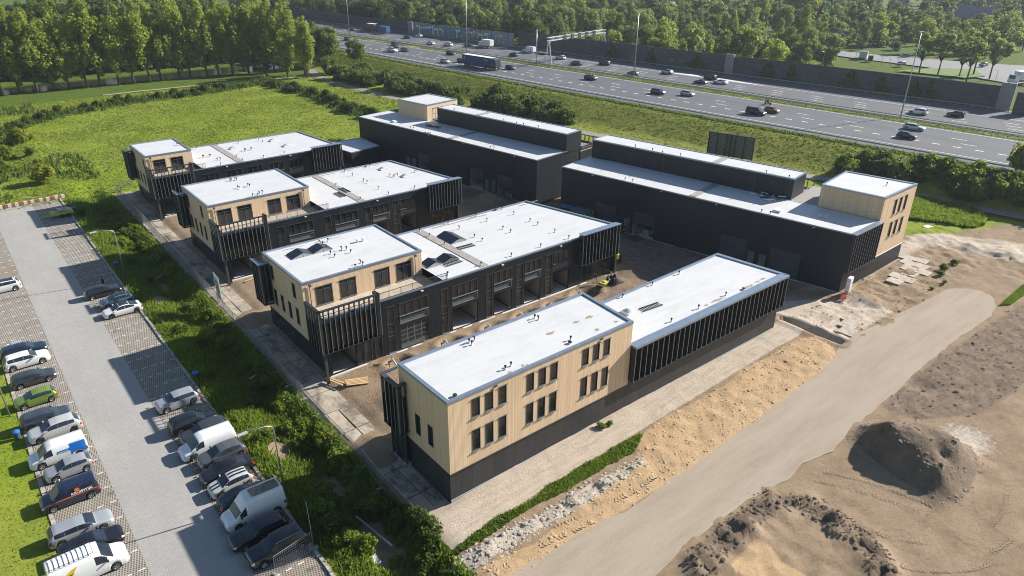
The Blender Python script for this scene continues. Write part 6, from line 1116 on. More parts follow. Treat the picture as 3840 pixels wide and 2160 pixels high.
r = boxes("mini_excavator", "small yellow excavator behind the glazed corner of the nearest office building", "excavator", (49.0, 27.0, .1), R_(35), [("cab", M("excavator_grey", (.05, .05, .055), .4), [(-.7, .5, -.55, .55, .95, 2.35)]), ("engine_cover", M("excavator_yellow", (.62, .50, .02), .4), [(-1.3, -.71, -.7, .7, .75, 1.5), (-.7, .6, -.7, .7, .7, .949)]), ("track", TRIM, [(-1.0, 1.0, -.95, -.6, 0, .6), (-1.0, 1.0, .6, .95, 0, .6)]), ("cab_window", GLASS, [(.501, .515, -.45, .45, 1.2, 2.25), (-.55, .35, -.565, -.551, 1.3, 2.25)])])
m2 = MB(); m2.tube([(.6, .3, 1.0), (1.7, .3, 2.5), (3.0, .3, 1.9), (3.2, .3, .7)], .13, 8); m2.build("boom", M("excavator_orange", (.40, .12, .03), .5), r); m2 = MB(); m2.box(2.9, 3.5, -.05, .65, .15, .7); m2.build("bucket", TRIM, r)
r = thing("tarpaulin_heap", "crumpled black tarpaulin heap in front of the glazed corner", "tarpaulin", (43.2, 21.9, .1)); N = 22; m2 = MB(); V = {}
for i in range(N):
    for j in range(N): u, v = i / (N - 1) * 2 - 1, j / (N - 1) * 2 - 1; d = max(0, 1 - (u * u + v * v)); V[i, j] = (u * 1.3, v * 1.0, -.1 + 1.0 * d ** .6 * (.55 + .9 * float(vnoise(np.array([u + 3.]), np.array([v + 7.]), .33, 4)[0])))
for i in range(N - 1):
    for j in range(N - 1): m2.quad(V[i, j], V[i + 1, j], V[i + 1, j + 1], V[i, j + 1])
m2.build("tarpaulin", M("tarpaulin_black", (.025, .022, .022), .6), r)
r = thing("wheelbarrow", "lime wheelbarrow with pale material beside the tarpaulin heap", "wheelbarrow", (41.0, 21.5, .1), R_(20)); m2 = MB(); m2.box8([(-.5, -.25, .35), (.35, -.3, .3), (.35, .3, .3), (-.5, .25, .35), (-.75, -.42, .75), (.6, -.42, .7), (.6, .42, .7), (-.75, .42, .75)]); m2.build("tray", LIME, r); m2 = MB(); m2.lathe([(0, .0), (.35, .02), (.2, .14), (0, .2)], (-.1, 0, .72), 10); m2.build("load", WOODP, r); m2 = MB(); m2.tube([(.6, .0, .2), (-.2, .28, .33), (-1.2, .32, .7)], .022, 5); m2.tube([(.6, 0, .2), (-.2, -.28, .33), (-1.2, -.32, .7)], .022, 5); m2.build("handle", TRIM, r); o = link("wheel", TYRE, r, (.6, 0, .2)); o.scale = (.6, .5, .6)
r = thing("survey_tripod", "thin tripod standing by the glazed corner's step", "tripod", (40.5, 22.7, .0)); 
for a in (0, 2.1, 4.2): m2 = MB(); m2.tube([(.5 * math.cos(a), .5 * math.sin(a), 0), (0, 0, 1.4)], .025, 5); m2.build("leg", TRIM, r)
m2 = MB(); m2.lathe([(0, 0), (.12, 0), (.12, .3), (0, .32)], (0, 0, 1.38), 10); m2.build("head", TRIM, r)
for i, (px, py, r_) in enumerate(PITS):
    m2 = MB(); z = Hs(px, py + .6); m2.tube([(px - .55, py + .9, -.1), (px - .5, py + .75, .25), (px - .45, py - .2, -.28), (px - .2, py - .9, -.2)], .11, 8); o = m2.build("drain_pipe", PVC, None, True); tag(o, ("pale drain pipe in the pit nearest the front block's balcony corner", "pale drain pipe in the pit below the glazed garage door", "pale drain pipe in the pit before the widest open garage", "pale drain pipe in the pit between two narrow open garages", "pale drain pipe in the pit before the narrow garage furthest right but one", "pale drain pipe in the pit by the tarpaulin heap")[i], "drain pipe", "drain pipes in the pits before the office building")
m2 = MB(); m2.tube([(5.4, 23.4, .12), (7.0, 22.2, .16)], .07, 7); o = m2.build("drain_pipe", TRIM, None, True); tag(o, "black pipe lying on the sand next to the balcony corner", "drain pipe")
m2 = MB()
for i in range(5): m2.prism([(1.2 + .05 * i, 21.6 + .18 * i), (3.3 + .1 * i, 20.55 + .2 * i), (3.4 + .1 * i, 20.75 + .2 * i), (1.3 + .05 * i, 21.8 + .18 * i)], -.05 + .02 * i, .05 + .035 * i)
o = m2.build("plank_stack", WOODP); tag(o, "loose timber boards lying on the sand by the corner of the nearest office building", "planks")
for k, (P0, P1) in enumerate((((.1, 24.3), (.9, 21.9)), ((.35, 24.4), (1.3, 22.0)), ((4.5, 56.9 - 2), (2.2, 55.4 - 1)))):
    m2 = MB(); d_, L_ = dirn(P0, P1); m2.obox(P0, d_, 0, L_, -.09, .09, -.25, -.17); m2.build("plank", WOODP); bpy.data.objects[-1] if False else None
for o in [o for o in bpy.data.objects if o.name.startswith("plank") and not o.name.startswith("plank_stack")]: o.location.z = .25; tag(o, "single board lying on the ground outside an office building's corner column", "plank", "single boards on the sand")
r = boxes("electric_cabinet", "white electric cabinet at the front corner of the right hall", "cabinet", (65.9, -.95, .1), R_(8), [("housing", M("cabinet_white", (.62, .65, .68), .45), [(-.55, .55, -.25, .25, .55, 2.45)]), ("plinth", CONC, [(-.5, .5, -.22, .22, -.4, .549)]), ("door", M("cabinet_door", (.66, .69, .72), .4), [(-.5, -.02, -.27, -.252, .65, 2.35), (.02, .5, -.27, -.252, .65, 2.35)]), ("sticker", LBL, [(.2, .35, -.28, -.271, 1.5, 1.75)])])
m2 = MB(); pts = [(64.2 + .45 * math.cos(t) * (1 - .03 * t), -1.3 + .4 * math.sin(t), .02 + .02 * t + .1 * math.sin(3 * t)) for t in np.linspace(0, 22, 70)]; m2.tube(pts, .045, 6); o = m2.build("cable_coil", M("cable_orange", (.80, .16, .02), .5)); tag(o, "bright orange coil of cable on the ground before the white cabinet", "cable coil")
m2 = MB(); m2.tube([(65.9, -1.2, .35), (66.1, -1.3, .12), (67.2, -.75, .1), (69.4, -.45, .12), (72, -.5, .1), (73.4, -.7, .1), (73.9, -.4, .12), (73.6, -.05, .1)], .05, 6); o = m2.build("ground_cable", M("cable_tan", (.48, .30, .16), .6)); tag(o, "thick tan cable snaking along the foot of the right hall's end wall", "cable")
o = MB().box(-.75, .75, -.5, .5, 0, .06).build("foam_sheet", WHITEP); o.location = (102.0, 3.5, .12); o.rotation_euler = (0, 0, R_(-12)); tag(o, "white sheet lying on the bare ground behind the timber tower", "sheet")
r = thing("concrete_pit", "square concrete inspection pit with an open top in the ditch", "inspection pit", (-8.4, -.3, -1.15), R_(-3)); m2 = MB(); m2.box(-.78, .78, -.8, .8, -1.0, -.102); m2.box(-.85, .85, -.85, -.42, -.1, .1); m2.box(-.85, .85, .42, .85, -.1, .1); m2.box(-.85, -.42, -.419, .419, -.1, .1); m2.box(.42, .85, -.419, .419, -.1, .1); m2.build("body", M("light_concrete", (.50, .49, .46), .85, var=.15, vscale=3), r); m2 = MB(); m2.box(-.41, .41, -.41, .41, -.10, -.06); m2.build("opening", MUDDY, r)
for s in (-.65, .65):
    for u in (-.65, .65): MB().lathe([(0, 0), (.06, 0), (.06, .02), (0, .021)], (s, u, .1), 8).build("bolt_hole", TRIM, r)
for l, a, b in (("long grey pipe lying across the ditch near the inspection pit", (-6.9, 4.3, -.85), (-6.1, -.4, -1.0)), ("thin grey pipe lying in the grass near the upper lamp post", (-8.4, 64.7, -.85), (-5.0, 66.7, -1.0)), ("short pale pipe poking out of the weeds by the mesh fence", (-6.1, 31.0, -1.0), (-5.0, 31.4, -.9))):
    m2 = MB(); m2.tube([a, b], .10, 8); o = m2.build("pipe", GALV, None, True); tag(o, l, "pipe")
r = boxes("pallet_mat", "dark slatted mat lying before the open door of the right hall", "mat", (58.2, 30.9, .08), R_(-10), [("slats", M("mat_dark", (.05, .055, .06), .7), [(-1.1, 1.1, -.9 + .3 * i, -.7 + .3 * i, 0, .07) for i in range(7)])])
boxes("stone_crate", "pale crate inside the open door of the right hall", "crate", (61.5, 31.2, .02), R_(-8), [("body", M("crate_pale", (.42, .40, .36), .8), [(-.7, .7, -.6, .6, .1, .85)]), ("contents", MUDDY, [(-.6, .6, -.5, .5, .851, 1.0)])])
for i, (x, y) in enumerate(((75.5, -16.4), (51.4, -.3), (14.5, 8.9))): pass
# loose things on the roofs
def solar(label, x0, x1, y0, y1, z, hi, group):
    """one panel leaning between x0 (hi side if hi<0) and x1"""
    r = thing("solar_panel", label, "solar panel", ((x0 + x1) / 2, (y0 + y1) / 2, z), 0, group); w_ = (x1 - x0) / 2; d_ = (y1 - y0) / 2; a, b = (.52, .10) if hi < 0 else (.10, .52); m2 = MB(); m2.box8([(-w_, -d_, a), (w_, -d_, b), (w_, d_, b), (-w_, d_, a), (-w_, -d_, a + .04), (w_, -d_, b + .04), (w_, d_, b + .04), (-w_, d_, a + .04)]); m2.build("panel", SOLAR, r); m2 = MB(); xh = -w_ if hi < 0 else w_
    for s in (-1, 1): m2.box8([(xh - .03, s * d_ * .96 - .02, .005), (-xh, s * d_ * .96 - .02, .005), (-xh, s * d_ * .96 + .02, .005), (xh - .03, s * d_ * .96 + .02, .005), (xh - .03, s * d_ * .96 - .02, .5), (-xh, s * d_ * .96 - .02, .095), (-xh, s * d_ * .96 + .02, .095), (xh - .03, s * d_ * .96 + .02, .5)])
    m2.build("mount", GALV, r)
SG = "solar panels on the nearest office building"
for i, (a, b, h) in enumerate(((2.8, 4.15, 1), (4.2, 5.4, -1), (5.45, 6.75, 1), (6.8, 7.95, -1))): solar("solar panel in the row of four on the timber block's roof", a, b, 36.45, 38.3, HT, h, SG + ", upper roof")
for a, b, h in ((23.45, 24.65, 1), (24.7, 25.9, -1)): solar("large solar panel of the tent-shaped pair beyond the tiled walkway", a, b, 33.3, 36.9, HL, h, SG + ", tent")
for a, b, h in ((16.7, 17.85, 1), (17.9, 19.0, -1), (19.05, 20.2, 1), (20.25, 21.4, -1)): solar("solar panel in the row of four on the low roof beside the timber block", a, b, 28.7, 30.5, HL, h, SG + ", low roof")
def ladder(label, x, y, z, rz, L, group="empty panel mounts lying on the roofs"):
    r = thing("panel_mount", label, "panel mount", (x, y, z), R_(rz), group); m2 = MB(); m2.box(-L / 2, L / 2, -.38, -.32, .02, .16); m2.box(-L / 2, L / 2, .32, .38, .02, .16)
    for i in range(9): u = -L / 2 + L * (i + .5) / 9; m2.box(u - .03, u + .03, -.319, .319, .05, .11)
    m2.build("frame", FRAME, r)
ladder("dark ladder-like mount beside the tent-shaped solar pair", 24.4, 31.45, HL, -2, 2.6); ladder("dark ladder-like mount at the foot of the low row of solar panels", 20.0, 28.1, HL, 2, 2.5); ladder("dark mount on the walkway of the middle office building", 22.9, 63.1, HL, 92, 2.8); ladder("dark mount left of the walkway of the middle office building", 21.3, 61.5, HL, 92, 2.6); ladder("dark mount on the front block's low roof beside the dome", 29.9, 4.3, DL, -5, 2.9)
m2 = MB()
for i in range(16): a = random.uniform(0, 3.1); cx, cy = 70.0 + random.uniform(-1.2, 1.6), 15.6 + random.uniform(-2.0, 2.4); m2.prism([(cx + .6 * math.cos(a), cy + .6 * math.sin(a)), (cx - .6 * math.cos(a), cy - .6 * math.sin(a)), (cx - .6 * math.cos(a) + .2, cy - .6 * math.sin(a) + .2), (cx + .6 * math.cos(a) + .2, cy + .6 * math.sin(a) + .2)], 8.66 + .02 * i, 8.75 + .02 * i, m=i % 2)
o = m2.build("offcut_pile", [TRIM, WHITEP]); tag(o, "dark and white offcuts scattered on the right hall's low roof", "offcuts")
m2 = MB()
for i in range(12): a = random.uniform(1.2, 2.4); cx, cy = 55.3 + random.uniform(-.4, .5), 86.0 + random.uniform(-2.0, 2.2); m2.prism([(cx + .7 * math.cos(a), cy + .7 * math.sin(a)), (cx - .7 * math.cos(a), cy - .7 * math.sin(a)), (cx - .7 * math.cos(a) + .2, cy - .7 * math.sin(a) + .15), (cx + .7 * math.cos(a) + .2, cy + .7 * math.sin(a) + .15)], 8.66 + .02 * i, 8.73 + .02 * i)
o = m2.build("offcut_pile", TRIM); tag(o, "dark offcuts scattered on the back hall's low roof", "offcuts")
for l, x, y, rz in (("white foam tubes on the right hall's roof edge, left pile", 65.8, 11.4, 10), ("white foam tubes on the right hall's roof before the timber tower", 69.1, 6.1, 15), ("white foam tubes on the back hall's roof near its far end", 51.4, 95.3, 5), ("white foam tubes on the back hall's roof edge in the middle", 51.9, 82.6, 60)):
    m2 = MB()
    for i in range(4): m2.tube([(-.7, -.45 + .3 * i, .13), (.7, -.4 + .3 * i, .13)], .12, 8)
    o = m2.build("foam_tubes", WHITEP, None, True); o.location = (x, y, 8.65); o.rotation_euler = (0, 0, R_(rz)); tag(o, l, "foam tubes", "foam tubes on the hall roofs")
# tyre tracks pressed into the sand
def tracks(pts, w_, mat, step=.32):
    m2 = MB(); P = [np.array(p, float) for p in pts]; dense = []
    for i in range(len(P) - 1):
        a, b, c, d_ = P[max(i - 1, 0)], P[i], P[i + 1], P[min(i + 2, len(P) - 1)]
        for t in np.linspace(0, 1, 24, endpoint=False): dense.append(.5 * ((2 * b) + (-a + c) * t + (2 * a - 5 * b + 4 * c - d_) * t * t + (-a + 3 * b - 3 * c + d_) * t ** 3))
    dense = np.array(dense); s = np.concatenate([[0], np.cumsum(np.hypot(*np.diff(dense, axis=0).T))]); u = np.arange(0, s[-1], step); X = np.interp(u, s, dense[:, 0]); Y = np.interp(u, s, dense[:, 1])
    ZT = H(X, Y)
    for i in range(len(u) - 1):
        if float(vnoise(np.array([u[i]]), np.array([pts[0][0]]), 3.)[0]) < .5 or random.random() < .12: continue
        t = np.array([X[i + 1] - X[i], Y[i + 1] - Y[i]]); t /= np.hypot(*t) + 1e-9; n = np.array([-t[1], t[0]]); c = np.array([X[i], Y[i]])
        for sg in (1, -1):
            a = c + n * sg * .04; b = c + n * sg * w_ / 2 + t * .16; za = zb = float(ZT[i]); q = t * .07
            for (p0, p1) in ((a, b),): m2.box8([(*(p0 - q), za - .05), (*(p1 - q), zb - .05), (*(p1 + q), zb - .05), (*(p0 + q), za - .05), (*(p0 - q * .4), za + .028), (*(p1 - q * .4), zb + .028), (*(p1 + q * .4), zb + .028), (*(p0 + q * .4), za + .028)])
    o = m2.build("tyre_tracks", mat); return o
TM = M("tracked_soil", (.33, .25, .17), .95, var=.3); allv = []
arc = lambda r, a0, a1, cx=34.5, cy=-22.5, e=1.25: [(cx + r * e * math.cos(R_(a)), cy + r * math.sin(R_(a))) for a in np.linspace(a0, a1, 9)]
for p, w_ in ((arc(8.0, 150, 330), .5), (arc(9.7, 140, 320), .5), (arc(10.6, 165, 285), .45), ([(26, -17), (28, -20), (30, -25), (31, -31)], .5), ([(27.6, -17), (29.8, -20), (31.6, -25), (32.5, -31)], .5), ([(3, -7.6), (8, -8.6), (13, -9.2), (19, -8.9)], .55), ([(-2, -8.6), (3, -8.9), (8, -9.5)], .5)): struct(tracks(p, w_, TM))
# clods and stones
def clods(n, fn, smin, smax, mat, name="rubble"):
    V = []; F = []; ico = [(0, 0, .8), (.9, 0, .25), (.28, .85, .25), (-.73, .53, .25), (-.73, -.53, .25), (.28, -.85, .25)]
    Q_ = np.array([fn() for _ in range(n)]); ZZ = H(Q_[:, 0], Q_[:, 1])
    for i in range(n):
        x, y = Q_[i]; s = random.uniform(smin, smax) * (1 if random.random() < .8 else 1.8); z = ZZ[i] - s * .12; a = random.uniform(0, 6.28); c, d = math.cos(a), math.sin(a); k = len(V)
        for p in ico: q = [p[0] * random.uniform(.7, 1.3), p[1] * random.uniform(.7, 1.3), p[2] * random.uniform(.6, 1.2)]; V.append((x + s * (c * q[0] - d * q[1]), y + s * (d * q[0] + c * q[1]), z + s * q[2]))
        for j in range(5): F.append((k, k + 1 + j, k + 1 + (j + 1) % 5))
    me = raw_mesh(name, np.array(V), np.array(F), mat, smooth=False); o = link(name, me); tag(o, kind='stuff'); return o
def inpoly(P, m=.2):
    A = np.array(P); lo, hi = A.min(0), A.max(0)
    def f():
        while True:
            x, y = random.uniform(lo[0], hi[0]), random.uniform(lo[1], hi[1])
            if sdpoly(np.array([x]), np.array([y]), P)[0] > -m: return x, y
    return f
clods(700, inpoly(P_WHITE, .5), .04, .16, M("chalk_rubble", (.38, .34, .28), .95, var=.4, vscale=4), "rubble"); clods(1200, inpoly(P_ORANGE), .04, .13, M("sand_clods", (.50, .35, .19), .95, var=.3, vscale=3), "sand_clods")
ring = lambda: (lambda q: q)(None); fm = inpoly(P_MOUND)
def rimf():
    while True:
        q = fm()
        if abs(float(sdpoly(np.array([q[0]]), np.array([q[1]]), P_MOUND)[0]) - 1) < 1.3: return q
clods(1100, rimf, .05, .17, M("dark_clods", (.12, .09, .06), .95, var=.4, vscale=3), "soil_clods"); clods(520, inpoly(P_HEAP, .8), .04, .14, M("heap_stones", (.20, .17, .14), .95, var=.5, vscale=3), "heap_stones"); clods(600, lambda: (random.uniform(3, 48), random.uniform(9.5, 24)), .03, .11, MUDDY, "site_clods"); clods(500, lambda: (random.uniform(53, 88), random.uniform(-9, 0)), .04, .14, MUDDY, "site_clods"); clods(700, inpoly(P_DARK1), .05, .16, M("dark_clods", (.12, .09, .06), .95, var=.4, vscale=3), "soil_clods")
# ---------------------------------------------------------------- beyond the noise wall: houses, a road and its cars
def house(label, x, y, rz, w_, d_, h, rh, wallm, roofm, floors=2, group=None, name="house", chim=True):
    r = thing(name, label, "house", (x, y, .8), R_(rz), group); m2 = MB(); m2.box(-w_ / 2, w_ / 2, -d_ / 2, d_ / 2, -.5, h); m2.poly([(-w_ / 2, -d_ / 2, h), (-w_ / 2, d_ / 2, h), (-w_ / 2, 0, h + rh)][::-1]); m2.poly([(w_ / 2, -d_ / 2, h), (w_ / 2, d_ / 2, h), (w_ / 2, 0, h + rh)]); m2.build("wall", wallm, r)
    m2 = MB(); e = .35
    for s in (1, -1): m2.box8([(-w_ / 2 - e, s * (d_ / 2 + e), h - rh * e / (d_ / 2) - .1), (w_ / 2 + e, s * (d_ / 2 + e), h - rh * e / (d_ / 2) - .1), (w_ / 2 + e, 0, h + rh - .1), (-w_ / 2 - e, 0, h + rh - .1), (-w_ / 2 - e, s * (d_ / 2 + e), h - rh * e / (d_ / 2) + .1), (w_ / 2 + e, s * (d_ / 2 + e), h - rh * e / (d_ / 2) + .1), (w_ / 2 + e, 0, h + rh + .12), (-w_ / 2 - e, 0, h + rh + .12)])
    rf = m2.build("roof", roofm, r)
    if chim: MB().box(-w_ * .3 - .4, -w_ * .3 + .4, -.4, .4, h + rh - .6, h + rh + 1.2).build("chimney", wallm, rf)
    n = max(2, int(w_ / 3.0))
    for fl in range(floors):
        for i in range(n):
            x_ = -w_ / 2 + w_ * (i + .5) / n; z = 1.0 + fl * 2.8; m2 = MB(); m2.box(x_ - .75, x_ + .75, -d_ / 2 - .05, -d_ / 2 - .004, z, z + 1.4); f_ = m2.build("window", WHITEP, r); m2 = MB(); m2.quad((x_ - .62, -d_ / 2 - .054, z + .12), (x_ + .62, -d_ / 2 - .054, z + .12), (x_ + .62, -d_ / 2 - .054, z + 1.28), (x_ - .62, -d_ / 2 - .054, z + 1.28)); m2.build("pane", GLASS, f_)
    for i in range(2): y_ = -d_ / 4 + d_ / 2 * i; m2 = MB(); m2.box(-w_ / 2 - .05, -w_ / 2 - .004, y_ - .6, y_ + .6, 3.6, 5.0); f_ = m2.build("window", WHITEP, r); m2 = MB(); m2.quad((-w_ / 2 - .054, y_ + .5, 3.7), (-w_ / 2 - .054, y_ - .5, 3.7), (-w_ / 2 - .054, y_ - .5, 4.9), (-w_ / 2 - .054, y_ + .5, 4.9)); m2.build("pane", GLASS, f_)
    return r
BR = M("brick_brown", (.20, .12, .07), .9, var=.25, vscale=.6); BRY = M("brick_ochre", (.30, .20, .10), .9, var=.2, vscale=.6); TILE = M("roof_tiles_brown", (.12, .075, .055), .85, var=.25, vscale=.6); TILG = M("roof_tiles_grey", (.13, .14, .15), .8, var=.2, vscale=.6); RW = M("render_white", (.6, .58, .54), .8)
house("ochre brick apartment house among the trees at the top", 352, 232, 60, 22, 12, 8.6, 4.2, BRY, TILE, 3); house("pale gabled house at the top right of the centre, with solar roof", 352, 297, 25, 9, 8, 5.2, 4.2, RW, TILG); house("grey gabled house in the wood, left of two", 386, 312, 35, 9, 9, 5, 4.5, BR, TILG); house("grey gabled house in the wood, right of two", 372, 282, 20, 11, 9, 5, 5.0, BR, TILG); house("long dark-roofed house right of the ochre apartments", 430, 236, 50, 20, 10, 6, 4.5, BR, TILE)
house("long grey-roofed terrace at the top right corner", 470, 128, 75, 46, 10, 6, 3.6, BRY, TILG); house("grey terrace behind the right trees", 520, 150, 75, 40, 10, 6, 3.6, BR, TILG); house("dark-roofed house behind the left poplars with a white gable", 20, 316, 10, 16, 9, 4, 4, RW, TILE); house("brown house behind the left poplars at the canal", 38, 322, -10, 13, 9, 4, 4.5, BR, TILG); house("low pale house behind the leftmost poplars", -6, 312, 5, 16, 9, 3.5, 3.5, BRY, TILE)
for i in range(7): house("roof of a house showing between the treetops at the very top edge", 440 + 34 * i + random.uniform(-8, 8), 330 - 42 * i + random.uniform(-8, 8), 55 + random.uniform(-20, 20), 14, 9, 6, 4.5, (BR, BRY, RW)[i % 3], (TILE, TILG)[i % 2], 2, "houses between the far treetops")
drape("side_road", lambda y: np.interp(y, [20, 47, 60, 80, 108, 150], [262, 268, 272, 283, 284, 290]), lambda y: np.interp(y, [20, 47, 60, 80, 108, 150], [340, 330, 318, 310, 303, 300]), np.arange(20, 151, 6.), .35, M("side_road_asphalt", (.20, .20, .205), .9, var=.15, vscale=.3), 6)
struct(MB().prism([(263, 83), (281, 77), (291, 66), (276, 57), (266, 60)], 1.6, 1.75).build("lawn", bpy.data.materials["ground_lawn"] if "ground_lawn" in bpy.data.materials else M("lawn_grass", (.11, .17, .03), .95, var=.35, vscale=.4)))
SGp = "cars parked behind the noise wall"
def Zr(x, y): return 1.9
for k, c, l, x, y, a in (('estate', DGREY, "dark estate parked behind the noise wall, nearer of two left of the roadside trees", 277, 88, 170), ('suv', SLATE, "grey SUV parked behind the noise wall, farther of two left of the roadside trees", 303, 98, 150), ('hatch', BLACKC, "dark car behind the roadside trees at the right", 302, 67, 175)): car(k, es, c, l, (x, y, 1.75), R_(a), SGp)
box_truck("white articulated lorry cut by the right edge behind the noise wall", (271, 43, 1.9), R_(165), WHITE, M("white_box_body", (.70, .70, .68), .5), 15, 2.5, 2.8, 1.1, 2.6, 3., group=None)
r = boxes("kiosk", "small white kiosk with a flat roof behind the noise wall", "kiosk", (287, 108, 1.7), R_(20), [("body", RW, [(-2.2, 2.2, -1.5, 1.5, 0, 2.4)]), ("roof", ALU, [(-2.4, 2.4, -1.7, 1.7, 2.401, 2.6)]), ("window", GLASS, [(-1.2, 1.2, -1.53, -1.501, 1.0, 2.0)])]); boxes("waste_container", "black waste container beside the white kiosk", "container", (281, 102, 1.7), R_(20), [("body", TRIM, [(-1.3, 1.3, -.9, .9, 0, 1.7)]), ("lid", DGREY, [(-1.35, 1.35, -.95, .95, 1.701, 1.85)])])
r = thing("zigzag_canopy", "zigzag canopy with an orange yellow edge and solar glass among the trees", "canopy", (300, 128, 7.5), R_(-25)); OY = M("canopy_orange", (.72, .36, .03), .5)
for i in range(4): u = -5.6 + 2.8 * i; up_ = i % 2; m2 = MB(); z0, z1 = (0, 1.9) if up_ else (1.9, 0); m2.box8([(u, -3, z0), (u + 2.8, -3, z1), (u + 2.8, 3, z1), (u, 3, z0), (u, -3, z0 + .2), (u + 2.8, -3, z1 + .2), (u + 2.8, 3, z1 + .2), (u, 3, z0 + .2)]); m2.build("roof_panel", SOLAR, r); m2 = MB(); m2.box8([(u, -3.15, z0 - .25), (u + 2.8, -3.15, z1 - .25), (u + 2.8, -3.01, z1 - .25), (u, -3.01, z0 - .25), (u, -3.15, z0 + .35), (u + 2.8, -3.15, z1 + .35), (u + 2.8, -3.01, z1 + .35), (u, -3.01, z0 + .35)]); m2.build("edge", OY, r)
for s in (-4, 4): MB().tube([(s, 0, -6.5), (s, 0, .9)], .15, 6).build("post", GALV, r)
# ---------------------------------------------------------------- vegetation
L_POP = mk_leaf("leaf_poplar", (.11, .15, .02), (.25, .32, .04), (.40, .45, .08)); L_WOOD = mk_leaf("leaf_wood", (.04, .07, .02), (.11, .165, .036), (.21, .275, .06)); L_SHADED = mk_leaf("leaf_wood_shaded", (.02, .035, .012), (.05, .08, .02), (.11, .16, .035)); L_PALE = mk_leaf("leaf_pale", (.09, .14, .035), (.20, .27, .065), (.31, .37, .10)); L_BUSH = mk_leaf("leaf_bush", (.03, .055, .010), (.08, .13, .018), (.16, .215, .034)); L_WEED = mk_leaf("leaf_weed", (.05, .095, .011), (.14, .225, .024), (.25, .33, .045)); L_YEL = mk_leaf("leaf_yellow_green", (.10, .14, .01), (.22, .26, .02), (.36, .36, .05)); L_GRASS = mk_leaf("grass_blades", (.10, .15, .016), (.20, .265, .028), (.31, .34, .055), tr=.45)  # darkest wood leaf: copy of L_WOOD with the dense wood's shadow in its colour
BARK = M("bark", (.085, .065, .05), .95, var=.3, vscale=2.); BARKL = M("bark_pale", (.16, .13, .10), .95, var=.3, vscale=2.)
def cards(P, N, size, rng, aspect=(.5, .8)):
    """leaf cards: centres P, preferred normals N, sizes"""
    n = len(P); nn = N + rng.normal(0, .75, (n, 3)); nn /= np.linalg.norm(nn, axis=1)[:, None] + 1e-9; a = rng.normal(0, 1, (n, 3)); u = np.cross(nn, a); u /= np.linalg.norm(u, axis=1)[:, None] + 1e-9; v = np.cross(nn, u); s = size[:, None]; k = rng.uniform(*aspect, (n, 1))
    return np.stack([P - u * s * .5 - v * s * k * .25, P - v * s * k * .6 + u * 0, P + u * s * .5 + v * s * k * .15, P + v * s * k * .6 - u * s * .1], 1)
def cards_mesh(name, V, mat):
    n = len(V); return raw_mesh(name, V.reshape(-1, 3), np.arange(n * 4).reshape(n, 4), mat, smooth=False)
def crown_cards(lobes, n, size, rng, shell=.55):
    L = np.array(lobes); wgt = L[:, 3] ** 2; k = rng.choice(len(L), n, p=wgt / wgt.sum()); d = rng.normal(0, 1, (n, 3)); d /= np.linalg.norm(d, axis=1)[:, None]; r = L[k, 3] * (shell + (1.08 - shell) * rng.random(n) ** .7); sz = L[k, 4] if L.shape[1] > 4 else np.ones(n)
    P = L[k, :3] + d * (r[:, None] * np.stack([np.ones(n), np.ones(n), sz], 1)); return cards(P, d * .9 + np.array([0, 0, .35]), size * rng.uniform(.6, 1.35, n), rng)
